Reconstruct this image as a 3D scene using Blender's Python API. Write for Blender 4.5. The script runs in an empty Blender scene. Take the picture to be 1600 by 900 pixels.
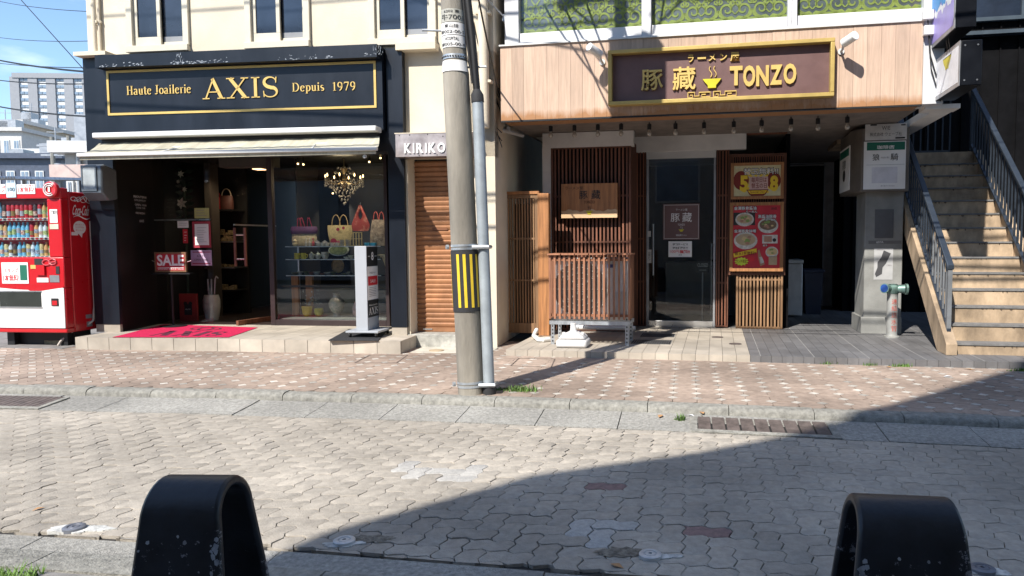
import bpy, bmesh, math, random
from mathutils import Vector, Matrix
random.seed(7)
SC = bpy.context.scene
COL = SC.collection
# ------------------------------------------------------------------ camera, sky, sun, exposure
F, CX, CY, H, TH, RO = 1110.0, 900.0, 450.0, 1.28, math.atan(.063), .005
cd = bpy.data.cameras.new('camera'); cam = bpy.data.objects.new('camera', cd); COL.objects.link(cam)
cam.location = (0, 0, H)
cam.rotation_euler = (Matrix.Rotation(math.pi/2 - TH, 3, 'X') @ Matrix.Rotation(RO, 3, 'Z').inverted()).to_euler()
cd.sensor_width = 36; cd.lens = 36*F/1600; cd.shift_x = (800-CX)/1600
cd.clip_start = .05; cd.clip_end = 3000
SC.camera = cam
SUN = Vector((.65, 1.0, -1.2)).normalized()          # travel direction of the light
elev = math.asin(-SUN.z); azim = math.atan2(-SUN.x, -SUN.y)   # where the sun stands
w = bpy.data.worlds.new('World'); SC.world = w; w.use_nodes = True
nt = w.node_tree; nt.nodes.clear()
sky = nt.nodes.new('ShaderNodeTexSky'); sky.sky_type = 'NISHITA'; sky.sun_disc = False
sky.sun_elevation = elev; sky.sun_rotation = azim; sky.air_density = 1.0; sky.dust_density = .1; sky.ozone_density = 4
tc = nt.nodes.new('ShaderNodeTexCoord'); mp = nt.nodes.new('ShaderNodeMapping'); mp.inputs['Scale'].default_value = (3, 3, 9)
nz = nt.nodes.new('ShaderNodeTexNoise'); nz.inputs['Scale'].default_value = 1.3; nz.inputs['Detail'].default_value = 7
rp = nt.nodes.new('ShaderNodeValToRGB'); rp.color_ramp.elements[0].position = .54; rp.color_ramp.elements[1].position = .86
mx = nt.nodes.new('ShaderNodeMixRGB'); mx.inputs['Color2'].default_value = (7.5, 7.8, 8.2, 1)
bg = nt.nodes.new('ShaderNodeBackground'); bg.inputs['Strength'].default_value = .148
wo = nt.nodes.new('ShaderNodeOutputWorld')
L = nt.links.new
L(tc.outputs['Generated'], mp.inputs['Vector']); L(mp.outputs[0], nz.inputs['Vector']); L(nz.outputs['Fac'], rp.inputs['Fac'])
L(rp.outputs['Color'], mx.inputs['Fac']); L(sky.outputs[0], mx.inputs['Color1']); L(mx.outputs[0], bg.inputs['Color']); L(bg.outputs[0], wo.inputs['Surface'])
sl = bpy.data.lights.new('sun', 'SUN'); sl.energy = 4.8; sl.angle = math.radians(.5); sl.color = (1, .95, .87)
so = bpy.data.objects.new('sun', sl); COL.objects.link(so); so.location = (-6, -10, 14)
so.rotation_euler = SUN.to_track_quat('-Z', 'Y').to_euler()
vs = SC.view_settings; vs.view_transform = 'Standard'; vs.look = 'None'; vs.exposure = .68; vs.gamma = 1; vs.use_curve_mapping = False
SC.cycles.max_bounces = 6; SC.cycles.diffuse_bounces = 3; SC.cycles.glossy_bounces = 3; SC.cycles.transparent_max_bounces = 12
SC.cycles.transmission_bounces = 4; SC.cycles.caustics_reflective = False; SC.cycles.caustics_refractive = False

# ------------------------------------------------------------------ frames: a building's own axes (u along the front, v into it, z up)
class Frame:
    def __init__(s, ox, oy, deg):
        s.o = Vector((ox, oy, 0)); s.a = math.radians(deg)
        s.U = Vector((math.cos(s.a), math.sin(s.a), 0)); s.V = Vector((-math.sin(s.a), math.cos(s.a), 0))
    def w(s, p): return s.o + s.U*p[0] + s.V*p[1] + Vector((0, 0, p[2]))
W = Frame(0, 0, 0); A = Frame(-5.977, 9.232, -7.0); T = Frame(-.735, 8.051, -11.1)
CAMP = Vector((0, 0, H))
def ray(x, y):
    a = (x-CX)/F; b = -(y-CY)/F; c, s = math.cos(RO), math.sin(RO)
    a, b = a*c + b*s, -a*s + b*c
    return Vector((a, math.cos(TH)+b*math.sin(TH), -math.sin(TH)+b*math.cos(TH)))
def at(f, x, y, v):            # photo point seen on the plane at depth v of a building -> (u, z)
    r = ray(x, y); t = ((f.o-CAMP).dot(f.V)+v)/r.dot(f.V); p = CAMP+r*t
    return (p-f.o).dot(f.U), p.z
def onz(f, x, y, z=0):         # photo point seen on a level plane -> (u, v)
    r = ray(x, y); p = CAMP+r*((z-H)/r.z)-f.o
    return p.dot(f.U), p.dot(f.V)
def R(f, x0, y0, x1, y1, v):   # photo rectangle on the plane at depth v -> u0, u1, z0, z1
    xm, ym = (x0+x1)/2, (y0+y1)/2
    return at(f, x0, ym, v)[0], at(f, x1, ym, v)[0], at(f, xm, y1, v)[1], at(f, xm, y0, v)[1]

# ------------------------------------------------------------------ materials
MATS = {}
def M(name, col, rough=.6, metal=0., var=.12, scale=5., bump=0., bscale=60., st=(1, 1, 1), col2=None, spec=.5, tint=0., emit=0., lo=.35, hi=.65, big=.0, coat=0.):
    if name in MATS: return MATS[name]
    m = bpy.data.materials.new(name); m.use_nodes = True; n = m.node_tree; b = n.nodes['Principled BSDF']; k = n.links.new
    b.inputs['Roughness'].default_value = rough; b.inputs['Metallic'].default_value = metal; b.inputs['Specular IOR Level'].default_value = spec
    if coat: b.inputs['Coat Weight'].default_value = coat; b.inputs['Coat Roughness'].default_value = .08
    c = Vector(col[:3])
    t = n.nodes.new('ShaderNodeTexCoord'); p = n.nodes.new('ShaderNodeMapping'); p.inputs['Scale'].default_value = st
    k(t.outputs['Object'], p.inputs['Vector'])
    z = n.nodes.new('ShaderNodeTexNoise'); z.inputs['Scale'].default_value = scale; z.inputs['Detail'].default_value = 8; z.inputs['Roughness'].default_value = .62
    k(p.outputs[0], z.inputs['Vector'])
    r = n.nodes.new('ShaderNodeValToRGB'); e = r.color_ramp.elements; e[0].position = lo; e[1].position = hi
    a1 = c*(1-var); a2 = Vector(col2) if col2 else c*(1+var)
    e[0].color = (*a1, 1); e[1].color = (*[min(1, q) for q in a2], 1)
    k(z.outputs['Fac'], r.inputs['Fac']); out = r.outputs['Color']
    if big:
        z2 = n.nodes.new('ShaderNodeTexNoise'); z2.inputs['Scale'].default_value = .9; z2.inputs['Detail'].default_value = 5; k(t.outputs['Object'], z2.inputs['Vector'])
        mr = n.nodes.new('ShaderNodeMapRange'); mr.inputs[1].default_value = .35; mr.inputs[2].default_value = .65; mr.inputs[3].default_value = 1-big; mr.inputs[4].default_value = 1+big*.5
        k(z2.outputs['Fac'], mr.inputs[0])
        mm = n.nodes.new('ShaderNodeVectorMath'); mm.operation = 'SCALE'; k(out, mm.inputs[0]); k(mr.outputs[0], mm.inputs['Scale']); out = mm.outputs[0]
    if tint:
        at_ = n.nodes.new('ShaderNodeAttribute'); at_.attribute_name = 'tint'
        mr = n.nodes.new('ShaderNodeMapRange'); mr.inputs[3].default_value = 1-tint; mr.inputs[4].default_value = 1+tint; k(at_.outputs['Fac'], mr.inputs[0])
        mm = n.nodes.new('ShaderNodeVectorMath'); mm.operation = 'SCALE'; k(out, mm.inputs[0]); k(mr.outputs[0], mm.inputs['Scale']); out = mm.outputs[0]
    k(out, b.inputs['Base Color'])
    rr = n.nodes.new('ShaderNodeMapRange'); rr.inputs[3].default_value = max(.03, rough-.1); rr.inputs[4].default_value = min(1, rough+.1); k(z.outputs['Fac'], rr.inputs[0]); k(rr.outputs[0], b.inputs['Roughness'])
    if emit: b.inputs['Emission Color'].default_value = (*c, 1); b.inputs['Emission Strength'].default_value = emit
    if bump:
        z3 = n.nodes.new('ShaderNodeTexNoise'); z3.inputs['Scale'].default_value = bscale; z3.inputs['Detail'].default_value = 6; k(p.outputs[0], z3.inputs['Vector'])
        bu = n.nodes.new('ShaderNodeBump'); bu.inputs['Strength'].default_value = bump; bu.inputs['Distance'].default_value = .01; k(z3.outputs['Fac'], bu.inputs['Height']); k(bu.outputs[0], b.inputs['Normal'])
    MATS[name] = m; return m
def glass(name, tint=(.9, .95, .93), ior=1.5, base=.0, rough=.0):
    m = bpy.data.materials.new(name); m.use_nodes = True; n = m.node_tree; n.nodes.clear(); k = n.links.new
    o = n.nodes.new('ShaderNodeOutputMaterial'); mx = n.nodes.new('ShaderNodeMixShader'); tr = n.nodes.new('ShaderNodeBsdfTransparent'); gl = n.nodes.new('ShaderNodeBsdfGlossy')
    tr.inputs[0].default_value = (*tint, 1); gl.inputs['Roughness'].default_value = rough; fr = n.nodes.new('ShaderNodeFresnel'); fr.inputs[0].default_value = ior
    ad = n.nodes.new('ShaderNodeMath'); ad.operation = 'ADD'; ad.use_clamp = True; ad.inputs[1].default_value = base
    ge = n.nodes.new('ShaderNodeNewGeometry'); iv = n.nodes.new('ShaderNodeMath'); iv.operation = 'SUBTRACT'; iv.inputs[0].default_value = 1; k(ge.outputs['Backfacing'], iv.inputs[1])
    k(fr.outputs[0], ad.inputs[0]); mu = n.nodes.new('ShaderNodeMath'); mu.operation = 'MULTIPLY'; k(ad.outputs[0], mu.inputs[0]); k(iv.outputs[0], mu.inputs[1]); k(mu.outputs[0], mx.inputs[0]); k(tr.outputs[0], mx.inputs[1]); k(gl.outputs[0], mx.inputs[2]); k(mx.outputs[0], o.inputs[0])
    MATS[name] = m; return m

# ------------------------------------------------------------------ mesh collecting
GLY = {}
def glyphs(s, ext, bold):
    key = (s, ext, bold)
    if key in GLY: return GLY[key]
    c = bpy.data.curves.new('t', 'FONT'); c.body = s; c.size = 1; c.extrude = ext; c.offset = bold; c.resolution_u = 3
    o = bpy.data.objects.new('t', c); COL.objects.link(o); bpy.context.view_layer.update()
    m = bpy.data.meshes.new_from_object(o.evaluated_get(bpy.context.evaluated_depsgraph_get()))
    vs_ = [v.co.copy() for v in m.vertices]; fs = [tuple(p.vertices) for p in m.polygons]
    bpy.data.objects.remove(o); bpy.data.curves.remove(c); bpy.data.meshes.remove(m)
    GLY[key] = (vs_, fs); return GLY[key]
class MB:
    def __init__(s, m=None): s.v = []; s.f = []; s.fm = []; s.t = []; s.m = m; s.tint = .5
    def mat(s, m): s.m = m; return s
    def add(s, vs_, fs):
        b = len(s.v); s.v += [Vector(p) for p in vs_]
        for f in fs: s.f.append(tuple(b+i for i in f)); s.fm.append(s.m); s.t.append(s.tint)
        return s
    def box(s, x0, x1, y0, y1, z0, z1):
        return s.add([(x0, y0, z0), (x1, y0, z0), (x1, y1, z0), (x0, y1, z0), (x0, y0, z1), (x1, y0, z1), (x1, y1, z1), (x0, y1, z1)],
                     [(0, 3, 2, 1), (4, 5, 6, 7), (0, 1, 5, 4), (1, 2, 6, 5), (2, 3, 7, 6), (3, 0, 4, 7)])
    def quad(s, a, b, c, d): return s.add([a, b, c, d], [(0, 1, 2, 3)])
    def prism(s, poly, axis, a, b):      # poly in the two other axes, in order
        n = len(poly)
        def mk(p, q): return {'x': (q, p[0], p[1]), 'y': (p[0], q, p[1]), 'z': (p[0], p[1], q)}[axis]
        return s.add([mk(p, a) for p in poly]+[mk(p, b) for p in poly], [tuple(range(n))[::-1], tuple(range(n, 2*n))]+[(i, (i+1) % n, n+(i+1) % n, n+i) for i in range(n)])
    def tube(s, pts, r, seg=8, cap=True):
        pts = [Vector(p) for p in pts]; n = len(pts); rs = r if isinstance(r, (list, tuple)) else [r]*n
        vs_ = []; ref = None
        for i, p in enumerate(pts):
            d = (pts[min(i+1, n-1)]-pts[max(i-1, 0)]).normalized()
            if ref is None: ref = Vector((0, 0, 1)) if abs(d.z) < .9 else Vector((1, 0, 0))
            a = d.cross(ref).normalized(); b = a.cross(d).normalized(); ref = b
            vs_ += [p+(a*math.cos(2*math.pi*k/seg)+b*math.sin(2*math.pi*k/seg))*rs[i] for k in range(seg)]
        fs = [(i*seg+k, i*seg+(k+1) % seg, (i+1)*seg+(k+1) % seg, (i+1)*seg+k) for i in range(n-1) for k in range(seg)]
        if cap: fs += [tuple(range(seg))[::-1], tuple(range((n-1)*seg, n*seg))]
        return s.add(vs_, fs)
    def lathe(s, prof, c, seg=16, axis='z', sx=1, sy=1):     # prof: (radius, height)
        vs_ = []
        for r, h in prof:
            for k in range(seg):
                a = 2*math.pi*k/seg; x, y = r*math.cos(a)*sx, r*math.sin(a)*sy
                vs_.append({'z': (c[0]+x, c[1]+y, c[2]+h), 'y': (c[0]+x, c[1]+h, c[2]+y), 'x': (c[0]+h, c[1]+x, c[2]+y)}[axis])
        n = len(prof); fs = [(i*seg+k, i*seg+(k+1) % seg, (i+1)*seg+(k+1) % seg, (i+1)*seg+k) for i in range(n-1) for k in range(seg)]
        fs += [tuple(range(seg))[::-1], tuple(range((n-1)*seg, n*seg))]
        return s.add(vs_, fs)
    def ball(s, c, r, seg=10, sz=1., sx=1., sy=1.):
        k = 6; return s.lathe([(max(.001, r*math.sin(math.pi*i/k)), -r*sz*math.cos(math.pi*i/k)) for i in range(k+1)], c, seg, 'z', sx, sy)
    def text(s, body, box, v, ext=0., bold=0., fn=None, keep=True, shear=0., align='c'):  # in a frame's u-z plane facing the street
        vs_, fs = glyphs(body, 0, bold) if not ext else glyphs(body, .1, bold)
        if not vs_: return s
        x0 = min(p.x for p in vs_); x1 = max(p.x for p in vs_); y0 = min(p.y for p in vs_); y1 = max(p.y for p in vs_)
        u0, u1, z0, z1 = box; kx = (u1-u0)/(x1-x0); ky = (z1-z0)/max(1e-6, y1-y0)
        if keep: kx = ky = min(kx, ky)
        w_, h_ = (x1-x0)*kx, (y1-y0)*ky; ou = (u0+u1-w_)/2 if align == 'c' else u0; oz = (z0+z1-h_)/2
        fn = fn or (lambda a, b, c: (a, v-c, b))
        return s.add([fn(ou+(p.x-x0)*kx+shear*(p.y-y0)*ky, oz+(p.y-y0)*ky, (p.z*10*ext if ext else 0)) for p in vs_], fs)
    def strokes(s, segs, box, v, ext=.0, fn=None):      # segs: list of (points, widths) in 0..1; ribbons
        u0, u1, z0, z1 = box; W_, H_ = u1-u0, z1-z0
        fn = fn or (lambda a, b, c: (a, v-c, b))
        for pts, ws in segs:
            n = len(pts); l = []; r = []
            for i in range(n):
                p0, p1 = pts[max(0, i-1)], pts[min(n-1, i+1)]
                dx, dy = (p1[0]-p0[0])*W_, (p1[1]-p0[1])*H_; q = math.hypot(dx, dy) or 1
                wd = (ws[min(i, len(ws)-1)] if isinstance(ws, (list, tuple)) else ws)*H_/2
                x, y = u0+pts[i][0]*W_, z0+pts[i][1]*H_
                l.append((x-dy/q*wd, y+dx/q*wd)); r.append((x+dy/q*wd, y-dx/q*wd))
            for i in range(n-1):
                q = [l[i], r[i], r[i+1], l[i+1]]
                if ext: s.add([fn(a, b, 0) for a, b in q]+[fn(a, b, ext) for a, b in q], [(4, 5, 6, 7), (0, 1, 5, 4), (1, 2, 6, 5), (2, 3, 7, 6), (3, 0, 4, 7)])
                else: s.add([fn(a, b, 0) for a, b in q], [(0, 1, 2, 3)])
        return s
    def disc(s, c, r, n=20, v=None, sx=1, sz=1):
        return s.add([(c[0]+r*sx*math.cos(2*math.pi*k/n), v, c[1]+r*sz*math.sin(2*math.pi*k/n)) for k in range(n)], [tuple(range(n))])
    def mesh(s, name, base, smooth=True):
        me = bpy.data.meshes.new(name); base = Vector(base)
        me.from_pydata([p-base for p in s.v], [], s.f)
        ms = []
        for m in s.fm:
            if m not in ms: ms.append(m)
        for m in ms: me.materials.append(m)
        ix = {id(m): i for i, m in enumerate(ms)}
        me.polygons.foreach_set('material_index', [ix[id(m)] for m in s.fm])
        if len(set(s.t)) > 1:
            a = me.attributes.new('tint', 'FLOAT', 'FACE'); a.data.foreach_set('value', s.t)
        bm = bmesh.new(); bm.from_mesh(me); bmesh.ops.recalc_face_normals(bm, faces=bm.faces); bm.to_mesh(me); bm.free()
        if smooth:
            me.polygons.foreach_set('use_smooth', [True]*len(me.polygons)); me.set_sharp_from_angle(angle=math.radians(38))
        me.update(); return me
def props(o, label=None, cat=None, group=None, kind=None):
    for k, v in (('label', label), ('category', cat), ('group', group), ('kind', kind)):
        if v: o[k] = v
    return o
def place(o, f, base): o.location = f.w(base); o.rotation_euler = (0, 0, f.a)
def bev(o, wd, seg=2):
    m = o.modifiers.new('bevel', 'BEVEL'); m.width = wd; m.segments = seg; m.limit_method = 'ANGLE'; m.angle_limit = math.radians(50); m.harden_normals = False
class Thing:
    def __init__(s, name, label, cat, f, base, group=None):
        s.o = bpy.data.objects.new(name, None); COL.objects.link(s.o); s.o.empty_display_size = .1
        s.f, s.base = f, base; place(s.o, f, base); props(s.o, label, cat, group)
    def part(s, name, mb, parent=None, bevel=0, label=None, kind=None):
        o = bpy.data.objects.new(name, mb.mesh(name, s.base)); COL.objects.link(o); o.parent = parent or s.o
        if bevel: bev(o, bevel)
        props(o, label, None, None, kind); return o
def solo(name, label, cat, f, base, mb, group=None, bevel=0, kind=None):
    o = bpy.data.objects.new(name, mb.mesh(name, base)); COL.objects.link(o); place(o, f, base); props(o, label, cat, group, kind)
    if bevel: bev(o, bevel)
    return o
def struct(name, f, mb, bevel=0): return solo(name, None, None, f, (0, 0, 0), mb, None, bevel, 'structure')
def copy_thing(o, loc, rot=None, label=None):
    c = o.copy(); COL.objects.link(c); c.location = loc
    if rot is not None: c.rotation_euler = (0, 0, rot)
    if label: c['label'] = label
    for ch in o.children:
        d = ch.copy(); COL.objects.link(d); d.parent = c
        for g in ch.children:
            e = g.copy(); COL.objects.link(e); e.parent = d
    return c
def ell(cx, cy, rx, ry, a0, a1, n=12): return [(cx+rx*math.cos(math.radians(a0+(a1-a0)*i/n)), cy+ry*math.sin(math.radians(a0+(a1-a0)*i/n))) for i in range(n+1)]
# a book face with serifs: strokes with thick verticals and thin horizontals
def serif_text(mb, s, box, v, ext=0., fn=None, gap=.1, space=.3, stretch=1.):
    TK, TN = .15, .05
    def nib(pts):
        out = []
        for i in range(len(pts)):
            a, b = pts[max(0, i-1)], pts[min(len(pts)-1, i+1)]; d = math.hypot(b[0]-a[0], b[1]-a[1]) or 1
            out.append(TN+(TK-TN)*(abs(b[1]-a[1])/d)**1.3)
        return (pts, out)
    def bar(x0, x1, y): return ([(x0, y), (x1, y)], TN)
    def vs_(x, y0, y1, sf=.13, top=True, bot=True):
        r = [([(x, y0), (x, y1)], TK)]
        if bot: r.append(bar(x-sf, x+sf, y0+TN/2))
        if top: r.append(bar(x-sf, x+sf*.4 if y1 < 1 and False else x+sf, y1-TN/2))
        return r
    X = .66
    G = {
     'A': (.98, [([(.16, .02), (.5, 1.0)], .07), ([(.46, 1.0), (.84, .02)], .17), bar(.27, .72, .34), bar(.02, .32, .025), bar(.66, 1.0, .025)]),
     'X': (.98, [([(.18, .98), (.82, .02)], .17), ([(.82, .98), (.18, .02)], .06), bar(.02, .36, .975), bar(.64, .96, .975), bar(.02, .36, .025), bar(.64, .98, .025)]),
     'I': (.44, [([(.22, 0), (.22, 1)], .16), bar(.04, .4, .975), bar(.04, .4, .025)]),
     'S': (.7, [(ell(.34, .74, .25, .235, 20, 200, 10)+ell(.36, .76, .27, .27, 215, 262, 4)+[(.36, .47)]+ell(.34, .25, .28, .235, 62, -160, 14),
            [.05, .05, .05, .06, .07, .09, .11, .13, .14, .15, .155, .16, .165, .165, .17, .17, .17, .17, .16, .15, .13, .11, .09, .07, .06, .05, .05, .05, .05, .05, .05, .05][:11+5+1+15]),
            ([(.6, .98), (.58, .7)], .05), ([(.06, .32), (.08, .02)], .05)]),
     'H': (.82, vs_(.18, 0, 1)+vs_(.64, 0, 1)+[bar(.18, .64, .52)]),
     'J': (.45, [([(.26, 1), (.26, .2)], TK), nib(ell(.13, .14, .13, .13, 0, -150, 6)), bar(.1, .42, .975)]),
     'D': (.85, vs_(.18, 0, 1)+[nib([(.18, .975), (.36, .975)]+ell(.36, .5, .36, .475, 90, -90, 12)+[(.18, .025)])]),
     'a': (.52, [nib(ell(.2, .17, .15, .15, 90, 360, 10)), ([(.36, .06), (.36, .5)], TK), nib(ell(.22, .5, .14, .14, 0, 165, 6)), bar(.34, .48, .03), ([(.2, .36), (.36, .42)], .06)]),
     'u': (.56, [([(.13, X), (.13, .18)], TK), nib(ell(.27, .18, .14, .16, 180, 350, 6)), ([(.42, X), (.42, 0)], TK), bar(.02, .13, X-.02), bar(.32, .42, X-.02), bar(.42, .54, .02)]),
     't': (.36, [([(.16, .86), (.16, .14)], TK), nib(ell(.25, .14, .09, .12, 180, 330, 5)), bar(.02, .32, X-.02)]),
     'e': (.5, [nib(ell(.25, .32, .2, .31, 20, 320, 14)), bar(.08, .44, .38)]),
     'o': (.54, [nib(ell(.27, .33, .21, .31, 0, 360, 16))]),
     'i': (.3, vs_(.15, 0, X, .12, False)+[bar(.03, .15, X-.02), ([(.08, .88), (.22, .88)], .15)]),
     'l': (.3, vs_(.15, 0, 1, .12, False)+[bar(.03, .15, .97)]),
     'r': (.4, vs_(.15, 0, X, .12, False)+[bar(.03, .15, X-.02), nib(ell(.28, .5, .12, .14, 170, 45, 5))]),
     'p': (.58, vs_(.15, -.28, X, .12, False)+[bar(.03, .15, X-.02), nib(ell(.3, .33, .2, .31, 140, -140, 12))]),
     's': (.42, [(ell(.2, .48, .13, .15, 30, 220, 6)+ell(.2, .17, .15, .15, 45, -150, 8), [.06]*3+[.09, .12, .14, .15, .15, .15, .15, .14, .12, .09, .07, .06, .06][:13])]),
     '1': (.44, vs_(.25, 0, 1, .14, False)+[([(.1, .86), (.25, .97)], .06)]),
     '9': (.54, [nib(ell(.26, .68, .19, .29, 0, 360, 14)), nib([(.45, .68)]+ell(.12, .55, .33, .55, 10, -75, 7))]),
     '7': (.54, [([(.06, .94), (.5, .94)], .12), ([(.48, .92), (.22, 0)], .11), ([(.06, .94), (.05, .76)], .05)]),
     ' ': (space, [])}
    tot = sum(G[c][0]+gap for c in s)-gap; u0, u1, z0, z1 = box; Hh = z1-z0; kw = (u1-u0)/tot; x = u0
    for c in s:
        wd, seg = G[c]
        mb.strokes([([(px_/wd, py_) for px_, py_ in pts], ws) for pts, ws in seg], (x, x+wd*kw, z0, z1), v, ext, fn)
        x += (wd+gap)*kw
    return mb
# ================================================================== SETTING
m_paver = M('road_paver', (.37, .333, .284), .85, var=.13, scale=22, bump=.45, bscale=110, tint=.09, big=.24, spec=.3)
m_paver_red = M('road_paver_red', (.25, .165, .15), .85, var=.2, scale=30, bump=.5, bscale=120, spec=.3)
m_paver_pale = M('road_paver_pale', (.4, .385, .36), .85, var=.15, scale=40, bump=.5, bscale=120, spec=.3)
m_joint = M('joint_dirt', (.03, .027, .023), .95, var=.4, scale=20)
m_pink = M('pink_paver', (.335, .26, .21), .85, var=.18, scale=14, bump=.35, bscale=140, tint=.12, big=.3, spec=.3)
m_white_pav = M('white_paver', (.46, .425, .375), .8, var=.2, scale=30, bump=.2, tint=.32, big=.2)
m_conc = M('kerb_concrete', (.26, .252, .225), .9, var=.35, scale=24, bump=.8, bscale=90, big=.2, spec=.3, lo=.3, hi=.7)
m_gut = M('gutter_concrete', (.31, .3, .275), .9, var=.35, scale=40, bump=.8, bscale=130, big=.25, spec=.3, lo=.3, hi=.7)
m_asph = M('ground_concrete', (.2, .19, .18), .9, var=.2, scale=8, bump=.4)
m_cream = M('cream_wall', (.68, .60, .47), .85, var=.05, scale=3, bump=.25, bscale=50, big=.1, spec=.2)
m_black = M('black_cladding', (.006, .009, .0155), .36, spec=.4, var=.35, scale=3, st=(1, 1, .25), bump=.04, bscale=14, big=.2)
m_blackmat = M('matt_black', (.006, .006, .007), .6)
m_alu = M('white_aluminium', (.6, .6, .59), .4, var=.04, scale=6)
m_grey = M('grey_metal', (.35, .36, .38), .45, .6, var=.15)
m_zinc = M('galvanised_steel', (.5, .53, .56), .42, .7, var=.18, scale=12, big=.15)
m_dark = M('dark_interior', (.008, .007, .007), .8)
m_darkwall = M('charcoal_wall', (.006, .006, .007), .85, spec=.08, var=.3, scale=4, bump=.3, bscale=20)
m_gold = M('gold_paint', (.62, .43, .13), .45, .15, var=.08)
m_white = M('white_plastic', (.8, .8, .78), .4, var=.04)
m_paper = M('white_paper', (.78, .76, .74), .7, var=.03)
m_ink = M('black_ink', (.02, .02, .02), .6, var=0)
m_red = M('red_ink', (.6, .025, .035), .5, var=.03)
m_green = M('green_ink', (.01, .13, .08), .5, var=.05)
m_yellow = M('yellow_ink', (.8, .55, .03), .5, var=.05)
m_steel = M('brushed_steel', (.6, .6, .6), .3, .9, var=.08)
m_brown = M('brown_wood', (.2, .075, .04), .6, var=.3, scale=9, st=(3, 3, .25), bump=.15, bscale=30)
m_lat = M('lattice_wood', (.17, .065, .036), .6, var=.3, scale=9, st=(3, 3, .25), bump=.15, bscale=30, tint=.3)
m_gate = M('gate_wood', (.30, .17, .085), .65, var=.28, scale=8, st=(3, 3, .2), bump=.15, bscale=30, tint=.2)
m_orange = M('orange_wood', (.36, .16, .06), .6, var=.3, scale=7, st=(4, 4, .25), bump=.2, bscale=30)
m_glass = glass('window_glass', (.86, .9, .9), 1.5, .03)
m_glass2 = glass('clear_glass', (.93, .95, .95), 1.45, .02)
m_leaf = M('grass_blade', (.09, .17, .03), .6, var=.4, scale=10)
m_grate = M('rusty_grate', (.12, .095, .085), .7, .2, var=.35, scale=12, bump=.3)
m_terr = M('cream_tile', (.43, .38, .315), .6, var=.1, scale=5, bump=.1, big=.16, tint=.1)
m_slate = M('slate_tile', (.15, .147, .15), .55, var=.12, scale=6, bump=.15, big=.15, tint=.12)
m_rubber = M('black_rubber', (.025, .025, .028), .75, bump=.4, bscale=150)

KP = [onz(W, 0, 600), onz(W, 360, 607.6), onz(W, 720, 617), onz(W, 1060, 628.5), onz(W, 1400, 642.5)]
def ky(x):
    if x <= KP[0][0]: i = 0
    else:
        i = len(KP)-2
        for k in range(len(KP)-1):
            if KP[k][0] <= x <= KP[k+1][0]: i = k; break
    (x0, y0), (x1, y1) = KP[i], KP[i+1]
    return y0+(y1-y0)*(x-x0)/(x1-x0)
def rp_(s, d, z=0.): return (s-.153*d, ky(s)-.988*d, z)       # s along the kerb, d from its back edge towards the camera
ZR = -.1
b = MB(m_asph); b.box(-400, 400, -300, 900, -.6, -.16); struct('ground', W, b)
# road of zigzag pavers in herringbone bond
g = .1085; dmin, dmax = .53, 2.84
b = MB(m_joint)
S = [-40, -20, -12]+[-9+i*.5 for i in range(38)]+[14, 22, 40]
for i in range(len(S)-1): b.quad(rp_(S[i], dmax, ZR-.014), rp_(S[i+1], dmax, ZR-.014), rp_(S[i+1], dmin, ZR-.014), rp_(S[i], dmin, ZR-.014))
for i in list(range(0, 3))+list(range(len(S)-4, len(S)-1)):
    b.mat(m_paver); b.quad(rp_(S[i], dmax, ZR-.004), rp_(S[i+1], dmax, ZR-.004), rp_(S[i+1], dmin, ZR-.004), rp_(S[i], dmin, ZR-.004))
PR = [(0, 0), (.2, .1), (.5, 0), (.8, -.1)]
def hedge(i, j): return [(i+t, j+a) for t, a in PR]
def vedge(i, j): return [(i+a, j+t) for t, a in PR]
def rev(i0, j0, horiz):
    e = hedge(i0, j0)+[(i0+1, j0)] if horiz else vedge(i0, j0)+[(i0, j0+1)]
    return e[::-1][:-1]
reds = [(1320, 705), (1490, 690), (1010, 770), (945, 745), (1035, 870)]
redpts = [onz(W, x*1.0, y, ZR) for x, y in [(1118, 817), (1108, 867), (975, 760)]]
palepts = [onz(W, x, y, ZR) for x, y in [(713, 739), (930, 826), (648, 732)]]
rnd = random.Random(3)
ni0, ni1 = int(-9/g), int(9/g); nj0, nj1 = 0, int((dmax-dmin)/g)
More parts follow.
